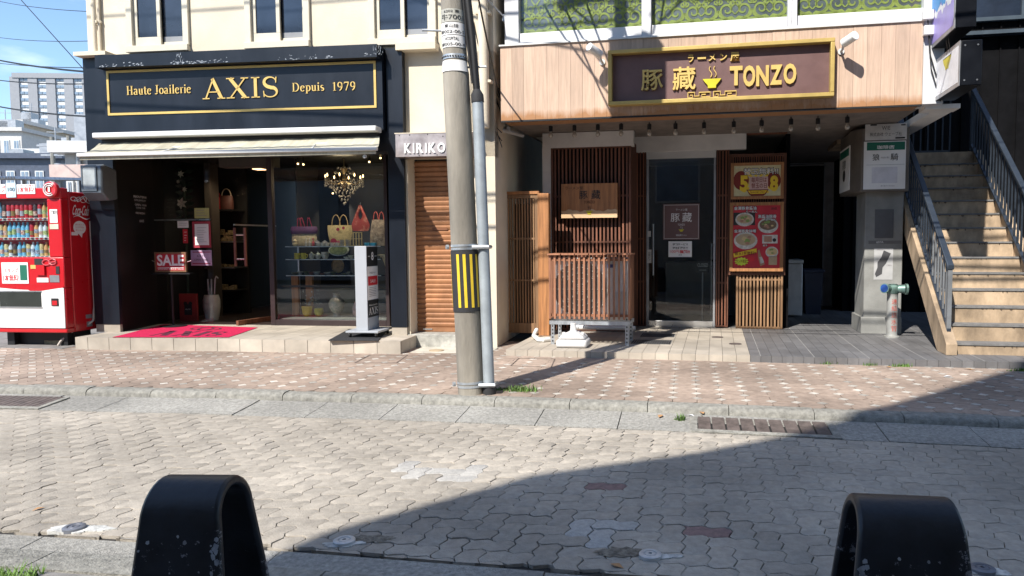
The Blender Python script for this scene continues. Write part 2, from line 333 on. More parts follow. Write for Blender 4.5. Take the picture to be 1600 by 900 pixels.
for i in range(ni0, ni1):
    for j in range(nj0-1, nj1+1):
        d = (i-j) % 4
        if d == 0: poly = hedge(i, j)+hedge(i+1, j)+vedge(i+2, j)+rev(i+1, j+1, 1)+rev(i, j+1, 1)+rev(i, j, 0)
        elif d == 3: poly = hedge(i, j)+vedge(i+1, j)+vedge(i+1, j+1)+rev(i, j+2, 1)+rev(i, j+1, 0)+rev(i, j, 0)
        else: continue
        cx_ = sum(p[0] for p in poly)/len(poly); cy_ = sum(p[1] for p in poly)/len(poly)
        wv = .5+.25*math.sin(cx_*.173+1.1)+.25*math.sin(cy_*.41+cx_*.067); k = .992-.06*wv*rnd.uniform(.35, 1.); q = rnd.uniform(-.02, .02); dz = rnd.uniform(-.002, .002); tx, ty = rnd.uniform(-.012, .012), rnd.uniform(-.012, .012)
        pts = []
        for (x, y) in poly:
            ex, ey = (x-cx_), (y-cy_); ex, ey = ex*(1-(1-k)*(1 if d else .6)) - q*ey, ey*(1-(1-k)*(.6 if d else 1)) + q*ex
            pts.append(((cx_+ex)*g, min(dmax-.008-.02*(i % 3 == 1), max(dmin+.006, dmin+(cy_+ey)*g)), ZR+dz+tx*ex*g+ty*ey*g))
        if max(p[1] for p in pts)-min(p[1] for p in pts) < .03: continue
        top = [rp_(*p) for p in pts]; bot = [rp_(p[0], p[1], ZR-.02) for p in pts]; n = len(top)
        wx, wy, _ = rp_(cx_*g, dmin+cy_*g)
        m = m_paver; lim = .125
        if d == 0 and any(math.hypot(wx-a, wy-c) < lim for a, c in redpts): m = m_paver_red
        elif any(math.hypot(wx-a, wy-c) < lim for a, c in palepts): m = m_paver_pale
        b.mat(m); b.tint = min(1, max(0, rnd.gauss(.5+.3*math.sin(cx_*.09+.4*math.sin(cy_*.3)), .2)))
        ins = [rp_(cx_*g+(p[0]-cx_*g)*.965, dmin+cy_*g+(p[1]-dmin-cy_*g)*.965, p[2]+.002) for p in pts]
        b.add(ins+top+bot, [tuple(range(n))]+[(a, (a+1) % n, n+(a+1) % n, n+a) for a in range(n)]+[(n+a, n+(a+1) % n, 2*n+(a+1) % n, 2*n+a) for a in range(n)])
b.tint = .5
road = struct('road', W, b)
# kerbs and gutters, block by block
def strip(name, blocks, m, prof, gapm=.006, jit=.004):
    b = MB(m); r = random.Random(len(blocks))
    for s0, s1 in blocks:
        dz = r.uniform(-jit, jit); mid = (s0+s1)/2
        ss = [s0+gapm/2, mid, s1-gapm/2]; n = len(prof)
        vs_ = [rp_(s, p[0], p[1]+dz) for s in ss for p in prof]
        b.tint = r.random()
        b.add(vs_, [(k*n+i, k*n+(i+1) % n, (k+1)*n+(i+1) % n, (k+1)*n+i) for k in range(2) for i in range(n)]+[tuple(range(n))[::-1], tuple(range(2*n, 3*n))])
    return struct(name, W, b)
def blocks(a, b_, l, off=0): 
    out = []; s = a+off
    while s < b_: out.append((s, s+l)); s += l
    return out
strip('kerb', blocks(-30, 30, .62, .2), m_conc, [(0, .002), (.075, .0), (.11, -.012), (.125, -.035), (.13, -.2), (0, -.2)])
strip('gutter', blocks(-30, 30, .62), m_gut, [(.133, -.06), (.25, -.074), (.52, -.097), (.52, -.25), (.133, -.25)], .008, .003)
strip('gutter', blocks(-30, 30, 1.2, .3), m_gut, [(2.86, -.1), (3.0, -.108), (3.14, -.1), (3.14, -.25), (2.86, -.25)], .006, .003)
strip('kerb', blocks(-30, 30, .6, .1), m_conc, [(3.145, -.06), (3.16, -.02), (3.2, .0), (3.35, .0), (3.35, -.25), (3.145, -.25)], .006, .003)
b = MB(m_asph)
for s in range(-30, 30, 2): b.quad(rp_(s, 3.36, 0), rp_(s, 9, 0), rp_(s+2, 9, 0), rp_(s+2, 3.36, 0))
struct('pavement', W, b)
# far pavement: pink octagons and white dots
b = MB(m_joint); a_ = .0965*2; 
for i in range(len(S)-1): b.mat(m_joint).quad(rp_(S[i], 0, -.012), rp_(S[i+1], 0, -.012), rp_(S[i+1], -4.6, -.012), rp_(S[i], -4.6, -.012))
c_ = .047; gp = .0022
for i in range(int(-10.5/a_), int(7.5/a_)):
    for j in range(0, 24):
        x, y = (i+.5)*a_, -(j+.42)*a_; h = a_/2-gp
        if j > 16 and x > -3.6: continue
        dz = rnd.uniform(-.0015, .0015); b.tint = min(1, max(0, rnd.gauss(.5, .22)))
        o8 = [(-h, -h+c_), (-h+c_, -h), (h-c_, -h), (h, -h+c_), (h, h-c_), (h-c_, h), (-h+c_, h), (-h, h-c_)]
        top = [rp_(x+p, y+q, dz) for p, q in o8]; bot = [rp_(x+p, y+q, -.02) for p, q in o8]
        b.mat(m_pink).add(top+bot, [tuple(range(8))]+[(k, (k+1) % 8, 8+(k+1) % 8, 8+k) for k in range(8)])
        b.tint = min(1, max(0, rnd.gauss(.5, .3))); e = c_-gp*1.8
        d4 = [(0, -e), (e, 0), (0, e), (-e, 0)]; xx, yy = i*a_, -(j+.92)*a_
        b.mat(m_white_pav if rnd.random() > .12 else m_pink).add([rp_(xx+p, yy+q, dz+.0005) for p, q in d4]+[rp_(xx+p, yy+q, -.02) for p, q in d4], [(0, 1, 2, 3)]+[(k, (k+1) % 4, 4+(k+1) % 4, 4+k) for k in range(4)])
b.tint = .5
struct('pavement', W, b)
# concrete lot behind the pavement on the left, strip in front of the shutter
b = MB(m_asph); b.box(-14, -.37, -.5, 12, -.2, .004); b.box(-60, -14, -.6, 60, -.2, .003)
struct('ground', A, b)
u0, v0 = onz(A, 636, 560, .0); u1, _ = onz(A, 720, 560, 0)
b = MB(M('pale_concrete', (.5, .47, .4), .85, var=.15, scale=7, bump=.3, big=.15)); b.box(4.1, 5.05, -.42, .06, -.1, .006); struct('path', A, b)

# ------------------------------------------------------------------ far background on the left
m_hotel = M('hotel_panel', (.25, .26, .28), .6, var=.06)
m_hglass = M('hotel_glass', (.2, .26, .33), .15, var=.2, scale=2)
D = 95.0
fb = Frame(0, D, 4)
def fr(x0, y0, x1, y1, v=0): return R(fb, x0, y0, x1, y1, v)
u0, u1, z0, z1 = fr(25, 118, 150, 222)
t = Thing('hotel', 'tall grey hotel with vertical strips of windows, beyond the low roofs', 'building', fb, ((u0+u1)/2, 0, 0))
u1 += 12
t.part('wall', MB(m_hotel).box(u0, u1, .25, 16, 0, z1))
b = MB(m_hotel); n = 10
for k in range(n+1):
    uu = u0+(u1-u0)*k/n; b.box(uu-.55, uu+.55, -.1, .25, z0, z1-.2)
b.box(u0-.2, u1+.2, -.2, .3, z1-.35, z1+.25); t.part('pier', b)
for k in range(n):
    a = u0+(u1-u0)*(k+.5)/n; wd = (u1-u0)/n/2-.55
    f_ = t.part('window', MB(m_alu).box(a-wd, a+wd, .12, .2, z0, z1-.35)); p = MB(m_hglass)
    for q in range(10):
        zz = z0+(z1-z0)*q/10
        for e in (-1, 1): p.box(a+e*wd*.5-wd*.45, a+e*wd*.5+wd*.45, .02, .11, zz+.15, zz+(z1-z0)/10-.35)
    t.part('pane', p, f_)
t.part('base', MB(M('hotel_base', (.06, .065, .075), .5)).box(u0+3, u1, -1.2, .02, 0, z0))
def house(name, label, x0, y0, x1, ytop, D_, wallm, roofm, nwin=3, roofh=.6, flat=True, cat='building'):
    f2 = Frame(0, D_, 4); u0, u1, _, z1 = R(f2, x0, ytop, x1, ytop+40, 0)
    t = Thing(name, label, cat, f2, ((u0+u1)/2, 0, 0))
    t.part('wall', MB(wallm).box(u0, u1, 0, 8, 0, z1))
    if flat: t.part('roof', MB(roofm).box(u0-.25, u1+.25, -.3, 8.2, z1, z1+.3))
    else: t.part('roof', MB(roofm).prism([(-.6, z1), (8.6, z1), (4, z1+roofh)], 'x', u0-.4, u1+.4))
    for k in range(nwin):
        a = u0+(u1-u0)*(k+.5)/nwin; wd = (u1-u0)/nwin*.3; zt = z1-.7
        o = t.part('window', MB(m_alu).box(a-wd, a+wd, -.06, .02, zt-1.3, zt)); t.part('pane', MB(m_hglass).box(a-wd+.06, a-.03, -.08, -.04, zt-1.24, zt-.06).box(a+.03, a+wd-.06, -.08, -.04, zt-1.24, zt-.06), o)
    rh = random.Random(int(x0*3+ytop))
    for k in range(3):
        a = u0+(u1-u0)*rh.uniform(.1, .9); wd = rh.uniform(.4, 1.1); hh = rh.uniform(.4, 1.1)
        if flat: t.part('roof_unit', MB(m_grey).box(a-wd, a+wd, 2, 3, z1+.3, z1+.3+hh))
    a = u0+(u1-u0)*rh.uniform(.2, .8); t.part('aerial', MB(m_grey).tube([(a, 2.5, z1), (a, 2.5, z1+2.2)], .04, 5).box(a-.5, a+.5, 2.48, 2.52, z1+1.9, z1+1.94))
    t.part('downpipe', MB(m_grey).tube([(u0+.4, -.08, 0), (u0+.4, -.08, z1)], .06, 6))
    return t
m_pale = M('pale_render', (.5, .49, .47), .8, var=.08); m_blue = M('dark_blue_sheet', (.06, .075, .11), .5, var=.2); m_tan = M('tan_render', (.42, .36, .28), .8)
house('low_building', 'pale flat-roofed low building partly hiding the hotel base, cut by the photo edge', -60, 0, 34, 205, 62, m_pale, m_pale, 6)
house('low_building', 'small tan rooftop block between pale building and hotel', 14, 0, 36, 193, 66, m_tan, m_pale, 2)
house('low_building', 'dark blue shed roofed building in front of the hotel', -40, 0, 96, 248, 44, m_blue, m_blue, 6)
house('low_building', 'low white building below the hotel with a row of windows', 34, 0, 150, 240, 52, m_pale, m_alu, 7)
house('kiosk', 'small white kiosk with projecting white roof close to the black pillar', 102, 0, 150, 240, 20, m_pale, m_alu, 3, cat='kiosk')
f2 = Frame(0, 16, 0); u0, u1, z0, z1 = R(f2, 77, 257, 160, 281, 0)
t = Thing('shop_hoarding', 'blank pale pink shop hoarding above a blue shop front', 'hoarding', f2, (u0, 0, 0))
t.part('board', MB(M('pink_board', (.55, .42, .38), .6)).box(u0, u1, 0, .2, z0, z1)); t.part('post', MB(m_grey).box(u0+.1, u0+.2, .05, .15, 0, z0)); t.part('shop_front', MB(m_blue).box(u0+.45, u1, .3, 2, 0, z0))
u0, u1, z0, z1 = R(Frame(0, 14, 0), -40, 270, 62, 284, 0)
t = Thing('carport', 'corrugated pale carport roof showing above the drinks machine', 'carport', Frame(0, 14, 0), (u0, 0, 0))
b = MB(m_zinc)
for k in range(24):
    a = u0+(u1-u0)*k/24; c = u0+(u1-u0)*(k+1)/24; b.add([(a, -.6, z0), (c, -.6, z0), (c, 2.4, z1+.05), (a, 2.4, z1+.05), ((a+c)/2, -.6, z0+.05), ((a+c)/2, 2.4, z1+.1)], [(0, 4, 5, 3), (4, 1, 2, 5)])
t.part('roof', b)
for q in (u0+.3, u1-.3): t.part('post', MB(m_grey).tube([(q, 0, 0), (q, 0, z0+.1)], .04, 6))
f2 = Frame(0, 38, 0)
for x, yt in ((81, 214), (107, 212)):
    u, z = at(f2, x, yt, 0)
    t = Thing('utility_pole', 'thin distant utility pole in front of the hotel, '+('the one more to the left' if x < 90 else 'the one nearer the black pillar'), 'utility pole', f2, (u, 0, 0), 'distant utility poles')
    t.part('shaft', MB(m_conc).tube([(u, 0, 0), (u, 0, z)], [.16, .1], 8)); t.part('cross_arm', MB(m_grey).box(u-.8, u+.8, -.05, .05, z-.5, z-.4).box(u-.6, u+.6, -.05, .05, z-1.0, z-.9))
    t.part('transformer', MB(m_grey).lathe([(.25, -.4), (.25, .4)], (u+.35, 0, z-1.8), 10))
# overhead cables on the left, from the black pillar into the distance
def cable(label, pts3, r=.008, group='overhead cables on the left'):
    p0, p1, sag = pts3; p0, p1 = Vector(p0), Vector(p1)
    pts = [p0.lerp(p1, k/24)+Vector((0, 0, -sag*4*(k/24)*(1-k/24))) for k in range(25)]
    return solo('cable', label, 'cable', W, tuple(p0), MB(m_blackmat).tube(pts, r, 5), group)
def atw(x, y, d):
    r = ray(x, y); return tuple(CAMP+r*(d/r.y))
e = atw(134, 112, 9.3)
cable('black cable rising steeply from the pillar to the top left', (e, atw(-30, -70, 12), .0), .006)
cable('thickest black cable crossing the sky at mid height', (e, atw(-60, 80, 14), .05), .013)
cable('thin cable just above the hotel roof line', (atw(140, 106, 9.4), atw(-60, 90, 16), .05), .006)
cable('black cable passing across the top of the hotel', (atw(140, 131, 9.6), atw(-60, 116, 15), .06), .009)
cable('black cable passing across the middle of the hotel', (atw(140, 182, 9.7), atw(-60, 153, 14), .06), .012)
cable('very thin cable high in the sky', (atw(140, 64, 12), atw(-60, 47, 20), .1), .006)
cable('thin cable at the very top of the sky', (atw(140, 18, 12), atw(-60, -14, 20), .1), .006)

# ------------------------------------------------------------------ buildings on the camera's side of the street (they shade and are mirrored)
fn = Frame(0, -3, 0)
t = Thing('shade_building', 'grey stepped building across the street whose shadow falls on the paving', 'building', fn, (3, 0, 0))
prof = [(-5.32, 0), (-5.32, 7.5), (-4.92, 8.5), (-4.16, 9.02), (-3.65, 9.55), (-3.07, 10.25), (-2.32, 11.76), (-1.9, 12.6), (-1.9, 21), (14, 21), (14, 0)]  # outline fits the cast shadow edge; tall right part added to shade the stairs
t.part('wall', MB(M('beige_tile_wall', (.36, .33, .29), .7, var=.12)).prism(prof, 'y', -9, 0))
for fl in range(3):
    for k in range(8):
        u = -5+k*2.4
        if 4+fl*3 > (7.2 if u < -4 else 10): continue
        o = t.part('window', MB(m_alu).box(u, u+1.5, 0, .05, 2.6+fl*3, 4+fl*3)); t.part('pane', MB(m_hglass).box(u+.06, u+1.44, .03, .07, 2.66+fl*3, 3.94+fl*3), o)
t = Thing('corner_building', 'low blue-grey building across the street, left of the stepped building', 'building', fn, (-16, 0, 0))
t.part('wall', MB(M('bluegrey_wall', (.2, .24, .3), .6)).box(-26, -6.2, -9, -1, 0, 5.2)); t.part('parapet', MB(m_pale).box(-26.1, -6.1, -.98, -.8, 4.8, 5.4))
for k in range(6): t.part('window', MB(m_hglass).box(-25+k*2.8, -23.2+k*2.8, -1, -.94, 1, 3.4))
# ================================================================== JEWELLER'S BUILDING (frame A: v = 0 is the face of the black pillars)
FZ = .15
uL = at(A, 134, 200, 0)[0]; uR0 = at(A, 607, 300, 0)[0]; uR1 = at(A, 632, 300, 0)[0]; uPL = at(A, 184, 430, 0)[0]
uEnd = at(A, 774, 300, .1)[0]; zb = at(A, 400, 80, 0)[1]; ztop = 8.2
GV = .93
bt = Thing('shop_building', 'cream two-storey building with a black shop front and gold-lettered fascia', 'building', A, (uL, 0, 0))
# upper wall with three window openings
wins = [R(A, 202, -70, 292, 76, .1), R(A, 387, -70, 481, 70, .1), R(A, 580, -70, 678, 65, .1)]
b = MB(m_cream); us = [uL]+[q for w_ in wins for q in (w_[0], w_[1])]+[uEnd]
zt = wins[0][2]+1.5
for k in range(0, len(us), 2): b.box(us[k], us[k+1], .1, .35, zb-.03, ztop)
for w_ in wins: b.box(w_[0], w_[1], .1, .35, zb-.03, w_[2]); b.box(w_[0], w_[1], .1, .35, zt, ztop)
b.box(uR1-.02, uEnd, .1, .3, at(A, 680, 246, .1)[1], zb-.03)
b.box(uL, uEnd, .35, 7, 3.6, ztop); b.box(uL, uL+.03, .31, 7, 0, 3.6)
uS0 = at(A, 642, 400, .1)[0]; uS1 = at(A, 738, 400, .1)[0]
b.box(uS1, uEnd, .1, 7, 0, 3.6); b.box(uR1-.02, uS0, .1, .3, FZ, at(A, 680, 246, .1)[1]); b.box(uS0-.02, uS1, .45, .6, .1, 2.7)
bt.part('upper_wall', b)
zl = at(A, 650, 77, .1)[1]
bt.part('ledge', MB(m_cream).box(uR1-.06, at(A, 686, 70, .1)[0], -.05, .1, zl-.04, zl+.04)); bt.part('ledge', MB(m_cream).box(uL-.02, uL+.42, -.12, .1, at(A, 150, 90, 0)[1], at(A, 150, 84, 0)[1]))
m_pane = M('dark_window_pane', (.02, .028, .045), .06, var=.5, scale=1.2, spec=.8)
m_wfr = M('ivory_aluminium', (.6, .55, .44), .5, var=.05); m_blind = M('grey_blind', (.24, .25, .27), .7)
for i, w_ in enumerate(wins):
    u0, u1, z0, _ = w_; um = (u0+u1)/2
    f_ = bt.part('window', MB(m_wfr).box(u0-.03, u0+.05, .06, .2, z0, zt).box(u1-.05, u1+.03, .06, .2, z0, zt).box(u0, u1, .06, .2, zt-.05, zt).box(u0-.03, u1+.03, .03, .2, z0-.05, z0+.03), bevel=.004)
    s1 = MB(m_wfr).box(u0+.05, um+.02, .1, .13, z0+.03, z0+.15).box(u0+.05, u0+.1, .1, .13, z0+.15, zt-.05).box(um-.03, um+.02, .1, .13, z0+.15, zt-.05)
    bt.part('sash', s1, f_, .003)
    s2 = MB(m_wfr).box(um+.02, u1-.05, .14, .17, z0+.03, z0+.09).box(u1-.1, u1-.05, .14, .17, z0+.09, zt-.05)
    bt.part('sash', s2, f_, .003)
    bt.part('pane', MB(m_pane).box(u0+.1, um-.03, .115, .12, z0+.15, zt-.05).box(um+.02, u1-.1, .155, .16, z0+.16, zt-.05).mat(m_blind).box(um+.02, u1-.1, .154, .161, z0+.09, z0+.16), f_)
# black pillars and fascia
zpl = at(A, 150, 90, 0)[1]; zpr = at(A, 627, 75, 0)[1]
zx = at(A, 150, 245, 0)[1]
bt.part('pillar', MB(m_black).box(uL, uPL, 0, .05, FZ+.1, zpl).box(uL, uL+.05, .05, .32, FZ+.1, zpl).mat(m_terr).box(uL+.01, uPL-.005, .006, .05, FZ, FZ+.1))
uF0 = at(A, 160, 120, -.1)[0]; uF1 = at(A, 596, 120, -.1)[0]
bt.part('pillar', MB(m_black).box(uR0, uR1, 0, 1.2, FZ+.1, zpr).mat(m_terr).box(uR0+.005, uR1-.005, .006, .3, FZ, FZ+.1))
zs0 = at(A, 380, 208, -.1)[1]
bt.part('fascia', MB(m_black).box(uF0, uF1, -.08, 1.2, zs0, zb-.03).box(uPL, uR0, 0, .3, zs0-.25, zs0))
zc0 = at(A, 380, 97, -.2)[1]; zc1 = at(A, 380, 77, -.2)[1]
b = MB(m_black).box(uF0-.01, uF1-.01, -.2, -.082, zc0, zc1)
b.mat(M('peeling_paint', (.3, .33, .37), .8, var=.6, scale=20))
rr = random.Random(5)
for k in range(170):
    x = uF0+.05+(uF1-uF0-.1)*rr.random(); zz = zc0+.004+abs(rr.gauss(0, .022)); sx, sz = rr.uniform(.004, .022), rr.uniform(.002, .006)
    if math.sin(x*5.3)+.6*math.sin(x*12.1+1) < -.35: continue
    b.add([(x-sx, -.2015, zz), (x, -.2015, zz-sz), (x+sx, -.2015, zz+sz*.6), (x+sx*.2, -.2015, zz+sz*1.6)], [(0, 1, 2, 3)])
for cx0 in (282, 590):
    for k in range(22):
        x = at(A, cx0, 90, -.2)[0]+rr.gauss(0, .035); zz = zc0+.02+rr.random()*.1; sz = rr.uniform(.008, .03)
        b.quad((x, -.2015, zz), (x+.004, -.2015, zz), (x+.003, -.2015, zz+sz), (x, -.2015, zz+sz))
bt.part('crown', b)
# gold frame and lettering on the fascia
vf_ = -.083
sg = Thing('fascia_sign', 'black fascia sign with gold frame and gold serif lettering above the striped awning', 'sign', A, (uF0, -.083, zs0))
g0 = R(A, 167.5, 103, 588, 174.5, vf_)
wd = .028
sg.part('frame', MB(m_gold).box(g0[0], g0[1], vf_-.008, vf_, g0[3]-wd, g0[3]).box(g0[0], g0[1], vf_-.008, vf_, g0[2], g0[2]+wd).box(g0[0], g0[0]+wd, vf_-.008, vf_, g0[2]+wd, g0[3]-wd).box(g0[1]-wd, g0[1], vf_-.008, vf_, g0[2]+wd, g0[3]-wd))
b = MB(m_gold)
serif_text(b, 'Haute Joailerie', R(A, 198, 133, 299, 147, vf_), vf_-.004, .004, gap=.06)
serif_text(b, 'AXIS', R(A, 316, 121.5, 436, 153.5, vf_), vf_-.004, .006, gap=.06)
serif_text(b, 'Depuis', R(A, 456.5, 129, 507, 142.5, vf_), vf_-.004, .004, gap=.06)
serif_text(b, '1979', R(A, 519, 128, 556, 141.5, vf_), vf_-.004, .004, gap=.08)
sg.part('lettering', b)
# awning
va0, va1 = -.09, -.62
zc_t = at(A, 370, 203, -.2)[1]; zc_b = at(A, 370, 211.5, -.2)[1]; zfs = at(A, 370, 219, -.16)[1]; zfr = at(A, 370, 234.5, va1)[1]; zfb = at(A, 370, 240.5, va1)[1]
ua0 = at(A, 150, 208, -.2)[0]; ua1 = at(A, 591, 208, -.2)[0]; ub0 = at(A, 124, 240, va1)[0]; ub1 = at(A, 591, 240, va1)[0]
m_canvas = M('faded_canvas', (.40, .37, .28), .85, var=.12, scale=3, st=(6, 1, 1), bump=.1, bscale=60, big=.15, col2=(.49, .46, .36))
aw = Thing('awning', 'faded cream retractable awning with white front bar over the jewellery shop', 'awning', A, ((ua0+ua1)/2, -.1, zfb))
aw.part('casing', MB(m_alu).box(ua0, ua1, -.27, va0, zc_b, zc_t), bevel=.012)
n = 40; vv = [(ua0+(ua1-ua0)*k/n, ub0+(ub1-ub0)*k/n) for k in range(n+1)]
b = MB(m_canvas)
vs_ = []
for k, (a, c) in enumerate(vv):
    for q in range(5):
        t_ = q/4; vs_.append((a+(c-a)*t_, -.16+(va1+.16)*t_, zfs+(zfr-zfs)*t_-.03*math.sin(math.pi*t_)+.004*math.sin(k*1.9)))
b.add(vs_, [(k*5+q, k*5+q+1, k*5+q+6, k*5+q+5) for k in range(n) for q in range(4)])
aw.part('fabric', b); aw.part('recess_shade', MB(m_blackmat).box(ua0+.03, ua1-.03, -.15, va0, zfs-.02, zc_b))  # black strip stands for the shade between casing and fabric
aw.part('front_bar', MB(m_alu).box(ub0, ub1, va1-.05, va1, zfb, zfr), bevel=.008)
aw.part('valance', MB(m_canvas).box(ub0+.02, ub1-.02, va1-.02, va1-.015, zfb-.035, zfb))
for s in (0, 1):
    a = ua0+.25 if s == 0 else ua1-.1; c = ub0+1.1 if s == 0 else ub1-.9
    aw.part('arm', MB(m_alu).tube([(a, -.2, zfs-.07), (c, -.3, zfs-.1), (c+(.1 if s else -.1), va1, zfb+.02)], .022, 6))
aw.part('crank_eye', MB(m_steel).tube([(ub1-.16, va1, zfb), (ub1-.16, va1, zfb-.04)]+[(ub1-.16+.02*math.sin(k), va1, zfb-.06-.02*math.cos(k)+.0) for k in range(0, 7)], .006, 6))
# recess, interior
m_int = M('shop_wall', (.009, .008, .0075), .7, var=.3); m_ifl = M('shop_floor', (.03, .02, .018), .4); m_beige = M('beige_column', (.06, .05, .04), .7)
zcl = at(A, 500, 244, GV)[1]+.06
b = MB(m_int)
b.box(uPL, uR0+.1, 5.0, 5.2, FZ, 3.2); b.box(uR0-.02, uR0, GV, 5, FZ, zcl)
b.box(uL+.03, uR1, .3, 5.2, zcl, zcl+.1); b.box(uL+.031, uL+.06, .3, 5.2, FZ, zcl)
bt.part('interior_wall', b)
wl = onz(A, 263, 503, FZ)
bt.part('side_wall', MB(M('slatted_black_wall', (.007, .006, .0055), .45, var=.5, scale=5, st=(6, 6, .4))).add([(uPL, .05, FZ), (wl[0], wl[1], FZ), (wl[0], wl[1], zcl), (uPL, .05, zcl), (wl[0]-.06, wl[1]+.02, FZ), (wl[0]-.06, wl[1]+.02, zcl), (uPL-.06, .3, FZ), (uPL-.06, .3, zcl)], [(0, 1, 2, 3), (1, 4, 5, 2), (4, 6, 7, 5)]))
bt.part('interior_floor', MB(m_ifl).box(uL+.06, uR0, GV+.05, 5, FZ-.05, FZ+.004))
uc = R(A, 322, 246, 332, 500, 1.9); bt.part('column', MB(m_beige).box(uc[0], uc[1], 1.9, 2.1, FZ, zcl))
bt.part('ceiling_panel', MB(m_beige).box(at(A, 345, 250, GV+.1)[0], at(A, 428, 250, GV+.1)[0], GV+.05, GV+.25, zcl-.18, zcl-.02))
# small white writing on the black side wall
ds = Vector((wl[0]-uPL, wl[1]-.05)); dl = ds.length; ds /= dl
def onside(px_, py_):
    u_, z_ = None, None; r = ray(px_, py_); o = A.o+A.U*uPL+A.V*.05; nrm = A.U*(-ds.y)+A.V*ds.x
    t_ = (o-CAMP).dot(nrm)/r.dot(nrm); p = CAMP+r*t_-o
    return p.dot(A.U*ds.x+A.V*ds.y), p.z
b = MB(M('white_vinyl', (.8, .8, .8), .6)); fs_ = lambda a, z, c: (uPL+ds.x*a+ds.y*.006, .05+ds.y*a-ds.x*.006, z)
for x0, x1, y0, y1, s in ((208, 228, 305, 309, 'BIJOUTERIE'), (209, 227, 311, 314, 'AXIS JEWELRY'), (210, 228, 318, 321, 'OPEN 10:00'), (212, 226, 323, 325.5, 'CLOSE 19:00'), (211, 226, 331, 334, 'WEDNESDAY'), (217, 224, 343, 347, 'AXIS')):
    s0, zz1 = onside(x0, y0); s1, _ = onside(x1, y0); zz0 = onside(x0, y1)[1]; b.text(s, (s0, s1, zz0, zz1), 0, fn=fs_, keep=False)
bt.part('wall_lettering', b)
# glass front: left pane, open glass door, display window
def rA(x0, y0, x1, y1, v=GV): return R(A, x0, y0, x1, y1, v)
zg = zcl-.02
uA0 = wl[0]+.02; uA1 = at(A, 330, 400, GV)[0]; uW0 = at(A, 425, 400, GV)[0]; uW1 = at(A, 606, 400, GV)[0]
zmid = at(A, 300, 343, GV)[1]
o = bt.part('side_pane', MB(m_glass2).box(uA0, uA1, GV, GV+.01, FZ+.02, zg))
bt.part('mullion', MB(m_steel).box(uA0-.012, uA0+.012, GV-.012, GV+.022, FZ, zg).box(uA0+.012, uA1, GV-.008, GV+.018, zmid-.012, zmid+.006), o)
d0 = onz(A, 371, 509, FZ); d1 = (at(A, 429, 400, 1.55)[0], 1.6)
dd = Vector((d1[0]-d0[0], d1[1]-d0[1])); dlen = dd.length; dd /= dlen; nn = Vector((dd.y, -dd.x))
def dpt(s, off, z): return (d0[0]+dd.x*s+nn.x*off, d0[1]+dd.y*s+nn.y*off, z)
def dbox(b, s0, s1, o0, o1, z0, z1): return b.add([dpt(s0, o0, z0), dpt(s1, o0, z0), dpt(s1, o1, z0), dpt(s0, o1, z0), dpt(s0, o0, z1), dpt(s1, o0, z1), dpt(s1, o1, z1), dpt(s0, o1, z1)], [(0, 3, 2, 1), (4, 5, 6, 7), (0, 1, 5, 4), (1, 2, 6, 5), (2, 3, 7, 6), (3, 0, 4, 7)])
o = bt.part('glass_door', dbox(MB(glass('door_glass', (.93, .95, .95), 1.04, .0)), 0, dlen, -.005, .005, FZ+.07, 2.3))
bt.part('rail', dbox(MB(m_brown), 0, dlen, -.02, .02, FZ+.005, FZ+.07), o); bt.part('mullion', dbox(MB(m_steel), 0, dlen, -.012, .012, 1.55, 1.57), o)
for off in (-.06, .06):
    zz0, zz1 = .98, 1.52
    bt.part('handle', MB(M('handle_wood', (.2, .07, .05), .4)).tube([dpt(.1+off*.5, off, zz0), dpt(.1+off*.5, off, zz1)], .02, 10), o)
bt.part('handle_bracket', MB(m_steel).tube([dpt(.07, -.06, 1.08), dpt(.13, .06, 1.08)], .012, 8).tube([dpt(.07, -.06, 1.42), dpt(.13, .06, 1.42)], .012, 8), o)
m_bronze = M('dark_bronze', (.05, .035, .035), .4, .4); m_bronze0 = m_bronze
u_, z_ = at(A, 405, 264, 2.4)
t = Thing('ceiling_lamp', 'small lit amber ceiling lamp behind the open glass door', 'lamp', A, (u_, 2.4, z_)); t.part('lamp_body', MB(m_bronze0).box(u_-.09, u_+.09, 2.3, 2.5, z_, zcl)); t.part('diffuser', MB(M('amber_lamp', (1, .6, .3), .4, emit=2.5)).box(u_-.07, u_+.07, 2.32, 2.48, z_-.012, z_))
for du, dv_, tx_ in ((0, -.2, .1), (-.25, -.8, .2)):  # second spot has no fitting of its own; added to brighten the lilies
    ld = bpy.data.lights.new('shop_lamp_and_fill', 'SPOT'); ld.energy = 9; ld.color = (1, .75, .5); ld.spot_size = 2.2; ld.spot_blend = .7; ld.shadow_soft_size = .06
    lo_ = bpy.data.objects.new('shop_lamp_and_fill', ld); COL.objects.link(lo_); lo_.parent = t.o; lo_.location = (du, dv_, -.03); lo_.rotation_euler = (tx_, 0, 0)
o = bt.part('display_window', MB(m_bronze).box(uW0-.03, uW0+.04, GV-.03, GV+.05, FZ, zg).box(uW1-.03, uW1+.02, GV-.03, GV+.05, FZ, zg).box(uW0+.04, uW1-.03, GV-.03, GV+.05, FZ, FZ+.08).box(uW0+.04, uW1-.03, GV-.03, GV+.05, zg-.04, zg), bevel=.004)
bt.part('pane', MB(m_glass).box(uW0+.04, uW1-.03, GV, GV+.01, FZ+.08, zg-.04), o)
